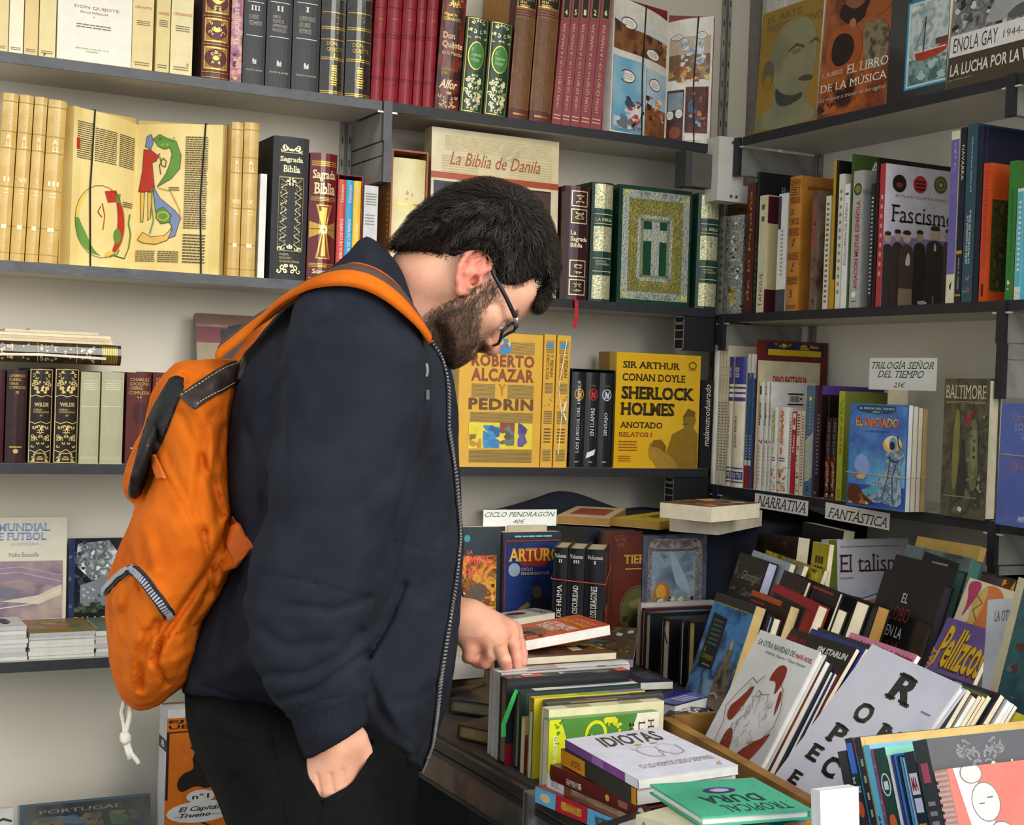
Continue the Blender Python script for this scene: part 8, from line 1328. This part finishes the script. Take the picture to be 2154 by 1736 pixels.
def strip(name, f, pts, n, half, key, parent, lift=.0012, th=.0012):
    o, nr = path_on(f, pts, n, lift); w = toW(o)-org; nw = nr @ RC.T; mb = MB(); k = 0
    for i in range(len(w)-1):
        t = w[i+1]-w[i]; q = np.cross(t, nw[i]); q /= np.linalg.norm(q)+1e-9
        if i == 0: prev = (w[0]-q*half, w[0]+q*half)
        t2 = w[min(i+2, len(w)-1)]-w[i]; q2 = np.cross(t2, nw[i+1]); q2 /= np.linalg.norm(q2)+1e-9
        cur = (w[i+1]-q2*half, w[i+1]+q2*half); up = nw[i]*th; u2 = nw[i+1]*th; a, b = prev; c, d_ = cur
        mb.mesh([a, b, d_, c, a+up, b+up, d_+u2, c+u2], [(4, 5, 6, 7), (0, 4, 7, 3), (1, 2, 6, 5)], key); prev = cur
    return obj(name, mb, parent), o, nr
ZIP = [(886, 699), (905, 722), (926, 753), (936, 790), (940, 822), (940, 903), (948, 950), (955, 1000), (962, 1075), (965, 1130), (957, 1215), (950, 1260), (940, 1322), (924, 1424), (915, 1509), (906, 1568), (890, 1610), (885, 1628)]
zo, zp, zn = strip('zipper', jackf, ZIP, 110, .0045, '#15171c|r.7', jo)
w = toW(zp+zn*.0016)-org; nw = zn @ RC.T; mb = MB(); Lz = np.concatenate([[0], np.cumsum(np.linalg.norm(np.diff(w, axis=0), axis=1))])
for s in np.arange(0, Lz[-1], .0048):
    i = min(np.searchsorted(Lz, s), len(w)-2); c = np.array([np.interp(s, Lz, w[:, k]) for k in range(3)]); t = w[i+1]-w[max(i-1, 0)]; t /= np.linalg.norm(t); nn = nw[i]; q = np.cross(t, nn)
    mb.box((-.0033, -.0011, 0), (.0033, .0011, .0018), '#c6c6c2|r.3|m.7', M=frame(c, q, t, nn))
obj('zipper_teeth', mb, zo)
pc = on_surf(jackf, 899, 775); mb = MB(); a = [toW((P3(896+3*math.sin(i), 765+i*9, pc[2]-.004))[None])[0]-org for i in range(4)]; mb.tube(a, .0025, '#8d8d8a|r.3|m.6', 8); a = [toW((P3(899, 820+i*7, pc[2]-.004))[None])[0]-org for i in range(4)]; mb.tube(a, .003, '#6a6a68|r.35|m.6', 8); obj('zipper_pull', mb, zo)
# stand-up collar with its fold
COL = sm_poly([(764, 494), (790, 506), (816, 528), (845, 568), (862, 612), (880, 668), (905, 705), (890, 716), (855, 690), (820, 650), (770, 620), (715, 600), (690, 592), (722, 545)], 1)
def colf(p):
    d2 = poly2(topx(p), COL)*p[:, 2]/FPX; sh = smin(torso(p), chain(p, [P3(880, 600, 2.0), P3(835, 690, 2.0)], (.078, .088), .01), .02)-.006
    d = smax(smax(sh, -(sh+.012), .003), d2, .004)
    return smax(d, p[:, 2]-2.02, .004)+.001*wob(p, 60)
cp_, cF_ = surfnet(colf, tuple(P3(800, 600, 1.9)-np.array((.1, .09, .16))), tuple(P3(800, 600, 1.9)+np.array((.1, .1, .16))), .0032)
body_obj('collar', cp_, cF_, NAVY, jo, org)
# ---------------- trousers, shoes
TRO = sm_poly([(388, 1440), (392, 1530), (423, 1615), (457, 1680), (485, 1760), (520, 1900), (540, 2000), (840, 2000), (866, 1850), (874, 1736), (878, 1640), (885, 1560), (800, 1500), (600, 1450)], 1)
PKT = sm_poly([(632, 1480), (646, 1606), (661, 1652), (678, 1684), (700, 1671), (737, 1652), (758, 1622), (775, 1596), (800, 1480)], 1)
def trouf(p):
    y = topx(p)[:, 1]; d2 = poly2(topx(p), TRO)*p[:, 2]/FPX; R, D = .1, .175
    a = np.maximum(1+d2/R, 0); b = np.abs(p[:, 2]-2.0)/D; d = ((a**2.4+b**2.4)**(1/2.4)-1)*R
    d = smax(d, (y-1960)*.00066, .02)
    for z, s in ((1.915, 0), (2.085, 30)): d = smin(d, chain(p, [P3(660, 1820, z), P3(675+s, 2150, z), P3(640+s, 2760, z)], (.098, .078, .062), .02), .05)
    d = smin(d, ell(p, P3(690, 1705, 1.83), (.075, .1, .052)), .04)
    d = d+folds(p, [([(400, 1530), (500, 1560), (575, 1565)], 3, .002), ([(575, 1520), (576, 1565)], 3, .0018), ([(575, 1560), (590, 1650), (600, 1740)], 4, .002), ([(640, 1560), (655, 1660), (676, 1690)], 5, .003), ([(676, 1690), (660, 1760)], 7, .003), ([(780, 1600), (740, 1665), (690, 1690)], 6, -.0022), ([(500, 1640), (560, 1700)], 14, .004)], 1.95)+.003*wob(p, 22)
    d = smax(d, -smax(poly2(topx(p), PKT)*p[:, 2]/FPX, p[:, 2]-1.85, .003), .003)
    return d
tp_, tF_ = surfnet(trouf, (-.5, .35, 1.71), (-.1, 1.32, 2.26), .0045)
body_obj('trousers', tp_, tF_, 'n#0e0e0e,#121212,#0b0b0b|s8|d7|r.9|i.1|b.2|t800', man, org)
for z, s in ((1.915, 0), (2.085, 30)):
    def shoef(p, z=z, s=s):
        d = chain(p, [P3(600+s, 2795, z), P3(660+s, 2800, z), P3(760+s, 2822, z)], (.045, .05, .036), .03); return smax(d, p[:, 1]-(P3(640, 2853, z)[1]-.001), .006)
    c = P3(670+s, 2800, z); a, b = surfnet(shoef, tuple(c-np.array((.16, .08, .07))), tuple(c+np.array((.16, .08, .07))), .006)
    body_obj('shoe', a, b, '#1a1a1c|r.5', man, org)
# ---------------- spectacles
gl = empty('eyeglasses', Matrix.Translation(toW(hp(.1, 0, 0)[None])[0]), 'dark rectangular eyeglasses worn by the man', 'eyeglasses'); go = toW(hp(.1, 0, 0)[None])[0]
def gt(pts, r, key, nm, par, seg=8): mb = MB(); mb.tube([toW(np.asarray(p)[None])[0]-go for p in pts], r, key, seg); return obj(nm, mb, par, True)
for s in (-1, 1):
    R4 = [(.035+.027*sg*min(1, abs(c)**.5), .004+.0175*sh*min(1, abs(q)**.5)) for c, q, sg, sh in [(math.cos(t), math.sin(t), np.sign(math.cos(t)), np.sign(math.sin(t))) for t in np.linspace(0, 2*math.pi, 33)]]
    gt([hp(.109-.02*((l-.03)/.035)**2*(l > .03)-.0, s*l, u) for l, u in R4], .0021, '#232120|r.3', 'rim', gl)
    mb = MB(); pts = [toW(hp(.1085-.02*((l-.03)/.035)**2*(l > .03), s*l, u)[None])[0]-go for l, u in R4[:-1]]; mb.poly(pts, '#cfd8d8|r.05'); lo = obj('lens', mb, gl)
    gt([hp(.102, s*.062, .014), hp(.09, s*.0715, .018), hp(.05, s*.079, .022), hp(.012, s*.081, .026), hp(-.008, s*.081, .034), hp(-.026, s*.079, .02)], (.0032, .0032, .003, .0028, .0026, .0026), '#1f1f21|r.3', 'temple', gl)
    gt([hp(.1, s*.0645, .0145), hp(.088, s*.0735, .0185)], .0037, '#9a9a98|r.3|m.7', 'hinge', gl)
gt([hp(.11, -.008, .008), hp(.113, 0, .011), hp(.11, .008, .008)], .002, '#232120|r.3', 'bridge', gl)
lm_ = bpy.data.materials.new('lens_glass'); lm_.use_nodes = True; _b = lm_.node_tree.nodes['Principled BSDF']; _b.inputs['Alpha'].default_value = .14; _b.inputs['Roughness'].default_value = .02; _b.inputs['IOR'].default_value = 1.03; _b.inputs['Base Color'].default_value = (.93, .95, .95, 1)
for o in gl.children:
    if o.name.startswith('lens'): o.data.materials[0] = lm_
# ================================================================ orange backpack
BPK = sm_poly([(458, 754), (402, 757), (377, 762), (353, 786), (333, 812), (322, 850), (318, 930), (318, 985), (300, 1040), (288, 1062), (277, 1096), (252, 1149), (232, 1205), (223, 1245), (222, 1280), (229, 1356), (234, 1418), (249, 1463), (273, 1487), (304, 1495), (338, 1484), (366, 1458), (392, 1441), (408, 1407), (423, 1356), (426, 1317), (442, 1295), (469, 1259), (492, 1212), (512, 1165), (505, 1110), (493, 1070), (488, 980), (488, 900), (496, 840), (508, 790), (500, 760)], 1)
FLAP = sm_poly([(402, 770), (377, 766), (353, 786), (333, 812), (317, 850), (301, 907), (277, 955), (260, 1002), (260, 1034), (275, 1054), (290, 1050), (312, 985), (345, 910), (372, 850), (394, 800)], 1)
BF = [([(330, 900), (370, 1000), (430, 1120)], 9, .003), ([(380, 870), (420, 960), (470, 1080)], 8, .0035), ([(353, 1010), (400, 1090), (440, 1160)], 3, .0025), ([(440, 880), (420, 1000), (415, 1080)], 10, .003), ([(470, 900), (450, 1000), (460, 1100)], 8, .0035), ([(270, 1150), (290, 1230), (300, 1260)], 5, .003), ([(492, 1090), (440, 1200), (350, 1330), (322, 1390)], 9, .009), ([(330, 1310), (305, 1380), (300, 1440)], 9, .009), ([(312, 1330), (290, 1390), (296, 1450)], 8, .006), ([(268, 1230), (262, 1340), (258, 1420)], 10, .004), ([(335, 1345), (330, 1400), (350, 1440)], 6, .007), ([(420, 1310), (380, 1335), (335, 1345)], 3, .003), ([(356, 1296), (335, 1320), (330, 1335)], 6, .006), ([(430, 1120), (445, 1240), (400, 1310)], 9, .005), ([(480, 1100), (470, 1180), (430, 1250)], 8, .005), ([(300, 1110), (330, 1200)], 14, -.004), ([(250, 1270), (290, 1200), (356, 1290)], 16, -.006), ([(420, 790), (400, 810), (385, 790)], 7, .004), ([(370, 1390), (400, 1370)], 12, -.004), ([(390, 830), (440, 900), (450, 990)], 14, -.005)]
def packf(p):
    y = topx(p)[:, 1]; lat = p[:, 2]-2.0; d2 = poly2(topx(p), BPK)*p[:, 2]/FPX; R = .075; D = np.interp(y, [750, 850, 1100, 1350, 1500], [.1, .145, .165, .165, .12])
    a = np.maximum(1+d2/R, 0); b = np.abs(lat)/D; d = ((a**2.3+b**2.3)**(1/2.3)-1)*R
    f2 = poly2(topx(p), FLAP)*p[:, 2]/FPX; a = np.maximum(1+f2/.03, 0); b = np.abs(lat)/.115
    d = smin(d, ((a**2.5+b**2.5)**.4-1)*.03, .012)
    tri_ = smax(poly2(topx(p), np.array([(470, 1080.), (500, 1100), (537, 1151), (495, 1194), (468, 1200)]))*p[:, 2]/FPX, np.abs(p[:, 2]-1.89)-.012, .003); d = smin(d, tri_, .01)
    d = d+folds(p, BF, 1.95)+.003*wob(p, 30)+.0014*wob(p, 75)
    return smax(d, -(torso(p)+.02), .004)
def jackf0(p): return smin(torso(p), sleeve(p), .035)
bp2, bF2 = surfnet(packf, (-.6, -.1, 1.78), (-.33, .44, 2.2), .0042)
borg = toW(P3(360, 1480, 2.0)[None])[0]
ORG = 'n#c45c0e,#cf6714,#b6530b|s9|d8|r.85|i.12|b.25|t420'
pk = empty('backpack', Matrix.Translation(borg), 'orange canvas backpack with brown leather patches on the man\'s back', 'backpack')
PANEL = sm_poly([(365, 792), (392, 802), (374, 850), (346, 923), (322, 971), (302, 1016), (288, 1046), (271, 1041), (281, 1000), (301, 923), (321, 866), (349, 818)], 1)
cm = bp2[bF2].mean(1); inp = (poly2(topx(cm), PANEL) < 0) & (cm[:, 2] < 2.0)
bo_ = body_obj('bag_body', bp2, bF2, ORG, pk, borg)
o_ = org; org = borg
def patch(name, P, key, par, lift=.0015, f=packf, thick=.0022, n=26):
    """flat piece sewn on: region P of the surface of f, as its own thin sheet"""
    P = np.array(P, float); lo, hi = P.min(0), P.max(0); gx = np.linspace(lo[0], hi[0], n); gy = np.linspace(lo[1], hi[1], n); stp = max(gx[1]-gx[0], gy[1]-gy[0])
    D = poly2(np.array([(x, y) for y in gy for x in gx]), P).reshape(n, n); pts = {}; mb = MB()
    for j in range(n):
        for i in range(n):
            if D[j, i] < stp*1.2:
                x, y = gx[i], gy[j]
                if D[j, i] > 0:                     # pull rim samples onto the outline
                    e = 1.; g = poly2(np.array([(x+e, y), (x-e, y), (x, y+e), (x, y-e)]), P); gr = np.array((g[0]-g[1], g[2]-g[3])); gr /= np.linalg.norm(gr)+1e-9; x, y = np.array((x, y))-gr*D[j, i]
                h = on_surf(f, x, y, 1.6, 2.2)
                if h is not None: pts[(i, j)] = h
    K = list(pts); A = np.array([pts[k] for k in K]); nr = normals(f, A, .004); Wt = toW(A+nr*(lift+thick))-org; Wb = toW(A+nr*(lift-.002))-org; ix = {k: i for i, k in enumerate(K)}; m = len(K); fs = []
    E_ = {}
    for (i, j) in K:
        q = [(i, j), (i+1, j), (i+1, j+1), (i, j+1)]
        if all(c in ix for c in q):
            a = [ix[c] for c in q]; fs.append(tuple(a))
            for u, v in zip(a, a[1:]+a[:1]): E_[(u, v)] = 1
    fs += [(v, u, u+m, v+m) for (u, v) in E_ if (v, u) not in E_]
    mb.mesh(np.concatenate([Wt, Wb]), fs, key); return obj(name, mb, par, True), pts
patch('mesh_panel', PANEL, 'n#0d0d0f,#151517|s200|r.6', pk)
LEA = 'n#2c2220,#352a27,#241c1b|s30|r.5|b.15'
LP = [(378, 834), (411, 861), (450, 835), (506, 798), (523, 752), (490, 764), (455, 782)]
lp, _ = patch('leather_patch', LP, LEA, pk, f=lambda p: np.minimum(packf(p), jackf0(p)))
def stitches(name, path, f, par, key='#cbb487|r.6', gap=.006, r=.0006, lift=.004):
    o, nr = path_on(f, path, 60, lift); w = toW(o)-org; L = np.concatenate([[0], np.cumsum(np.linalg.norm(np.diff(w, axis=0), axis=1))]); mb = MB()
    for s in np.arange(0, L[-1]-gap*.6, gap): mb.tube([[np.interp(q, L, w[:, k]) for k in range(3)] for q in (s, s+gap*.6)], r, key, 5)
    return obj(name, mb, par)
fJ = lambda p: np.minimum(packf(p), jackf0(p))
stitches('stitching', [(386, 834), (456, 789), (516, 756)], fJ, lp); stitches('stitching', [(412, 852), (450, 828), (500, 797)], fJ, lp)
patch('tag_loop', [(317, 953), (331, 956), (353, 1005), (338, 1008)], '#c85f14|r.7', pk, lift=.004)
tp, _ = patch('corner_patch', [(492, 1086), (534, 1151), (494, 1190), (478, 1140)], 'n#c0560f,#ca6214|s20|r.7|b.15', pk, lift=.001, f=fJ)
zo, zp, zn = strip('pocket_zipper', packf, [(224, 1243), (249, 1217), (272, 1201), (289, 1201), (308, 1224), (331, 1256), (356, 1294)], 40, .0075, '#22242b|r.6', pk, .002)
w = toW(zp+zn*.0036)-org; nw = zn @ RC.T; mb = MB(); Lz = np.concatenate([[0], np.cumsum(np.linalg.norm(np.diff(w, axis=0), axis=1))])
for s in np.arange(0, Lz[-1], .0042):
    i = min(np.searchsorted(Lz, s), len(w)-2); c = np.array([np.interp(s, Lz, w[:, k]) for k in range(3)]); t = w[i+1]-w[max(i-1, 0)]; t /= np.linalg.norm(t); q = np.cross(t, nw[i]); mb.box((-.0042, -.0013, 0), (.0042, .0013, .0012), '#a4a7ad|r.4|m.3', M=frame(c, q, t, nw[i]))
obj('zipper_teeth', mb, zo)
for off in (-10, 12): stitches('stitching', [(230, 1243+off), (252, 1217+off), (272, 1199+off), (292-off*.3, 1200+off*.8), (312-off*.7, 1224+off*.5), (335-off*.8, 1256+off*.5), (358-off*.8, 1294+off*.4)], packf, pk, '#d88a3c|r.6', .005, .0005, .0015)
stitches('stitching', [(345, 800), (318, 860), (300, 920), (276, 970), (265, 1010), (268, 1040)], packf, pk, '#b8601c|r.6', .006, .0006, .0012)
# shoulder strap over the jacket
STP = [(470, 768), (510, 735), (560, 695), (600, 662), (645, 622), (690, 601), (735, 598), (770, 604), (810, 627), (850, 667), (882, 712), (893, 738)]
sw = []
for i, (x, y) in enumerate(STP):
    h = on_surf(fJ, x, y)
    sw.append(h if h is not None else P3(x, y, 1.9))
sw = np.array(sw)
for _ in range(4): sw[1:-1] = (sw[:-2]+2*sw[1:-1]+sw[2:])/4*.6+sw[1:-1]*.4
tt = np.linspace(0, len(sw)-1, 60); sw = np.stack([np.interp(tt, np.arange(len(sw)), sw[:, k]) for k in range(3)], 1)
for _ in range(6): sw[1:-1] = (sw[:-2]+2*sw[1:-1]+sw[2:])/4
nr = normals(jackf0, sw, .01); nr = nr*.4+np.array((0, -.72, -.22)); nr /= np.linalg.norm(nr, axis=1, keepdims=True)
for _ in range(8): nr[1:-1] = (nr[:-2]+2*nr[1:-1]+nr[2:])/4
nr /= np.linalg.norm(nr, axis=1, keepdims=True)
def band(name, lo, hi, lift, th, key, par, rd=True):
    n = len(sw); mb = MB(); vs = []; pr = [(lo, 0), (lo+(hi-lo)*.12, 1), (lo+(hi-lo)*.5, 1.25 if rd else 1), (lo+(hi-lo)*.88, 1), (hi, 0), (lo+(hi-lo)*.5, -.3)]
    for i in range(n):
        t = sw[min(i+1, n-1)]-sw[max(i-1, 0)]; t /= np.linalg.norm(t); w = np.cross(t, nr[i]); w /= np.linalg.norm(w); w = w if w[2] > 0 else -w
        sc = np.interp(i/(n-1), [0, .12, .85, 1], [1, 1, .9, .35])
        for a, b in pr: vs.append(toW((sw[i]+w*a*sc+nr[i]*(lift+th*b))[None])[0]-org)
    m = len(pr); fs = [(i*m+j, i*m+(j+1) % m, (i+1)*m+(j+1) % m, (i+1)*m+j) for i in range(n-1) for j in range(m)]+[tuple(range(m))[::-1], tuple((n-1)*m+j for j in range(m))]
    mb.mesh(vs, fs, key); return obj(name, mb, par, True)
st = band('shoulder_strap', -.022, .045, .012, .009, ORG, pk)
band('strap_webbing', .004, .03, .0215, .0022, 'n#4a332a,#553c31|s60|r.7', st, False)
# second strap on the far shoulder, and the white cords
mb = MB(); mb.ribbon([toW(P3(x, y, z)[None])[0]-org for x, y, z in ((500, 790, 2.1), (560, 690, 2.17), (660, 610, 2.2), (760, 600, 2.2), (840, 660, 2.19), (885, 740, 2.17))], .03, ORG, RC @ np.array((0, -1., .2)), .006); obj('shoulder_strap', mb, pk, True)
CW = '#cfcabb|r.8|b.3|t900'
for pts in ([(262, 1474), (256, 1500), (262, 1530), (262, 1552)], [(276, 1480), (272, 1510), (266, 1535), (264, 1553)], [(262, 1556), (268, 1580), (273, 1597)], [(266, 1556), (276, 1585), (288, 1600), (292, 1607)]):
    mb = MB(); mb.tube([toW(P3(x, y, 1.93+(.02 if y > 1500 else .05))[None])[0]-org for x, y in pts], .0034, CW, 8); obj('drawcord', mb, pk, True)
mb = MB(); lump(mb, toW(P3(264, 1553, 1.948)[None])[0]-org, (.008, .008, .009), CW, 3, 10, .1, -9); obj('drawcord_knot', mb, pk, True)
org = o_
# ================================================================ orange boxed comic standing behind the man
z0 = ZL[5]+.0005; A = solve((0, 2.835, z0), (1, 0, 0), px=344); B = solve((0, 2.835, z0), (1, 0, 0), px=520)
t = face_book(A, B, 1487, 0, .06, 'orange boxed comic set with white spine and speech-balloon title behind the man\'s leg', '#c8681a|r.3', name='boxed_comic', hard=True, sp='#c9c9cc|r.3', bc='#7a5634|r.4', pages='pagew', art={'F': [
    ('r', 0, .93, 1, 1, '#cfccc6'), ('r', 0, 0, 1, .025, '#cfccc6'), ('t', 'EJO', .02, .885, .42, .915, '#2a1a10', 0, 'b'), ('t', 'UE E', .02, .845, .42, .875, '#2a1a10', 0, 'b'), ('r', 0, .815, 1, .825, '#2a1a10'), ('r', 0, .3, .03, .815, '#2a1a10'),
    ('P', [(.18, .34), (.12, .42), (.2, .5), (.34, .52), (.3, .62), (.42, .7), (.44, .58), (.55, .5), (.62, .4), (.5, .36), (.35, .4)], '#1d1510'), ('l', [(.3, .7), (.36, .66), (.33, .6)], .04, '#1d1510'), ('l', [(.2, .1), (.24, .0)], .02, '#1d1510'), ('l', [(.4, .12), (.6, .05), (.9, .04)], .02, '#1d1510'), ('l', [(.62, .3), (.66, .4), (.6, .44)], .02, '#1d1510'), ('e', .42, .31, .17, .05, '#d0ccc8'), ('t', 'n°1', .32, .29, .52, .33, '#2a2420', 0, 'b'), ('e', .42, .19, .4, .085, '#d0ccc8'), ('t', 'El Capitán\nTrueno', .16, .15, .68, .235, '#1d1510', 0, 'bi'), ('r', .12, .16, .72, .163, '#1d1510')], 'S': [('r', 0, .67, 1, .76, '#3a3a3c'), ('t', '8', .3, .69, .7, .74, '#d9d6d0', 0, 'b')], 'B': []})
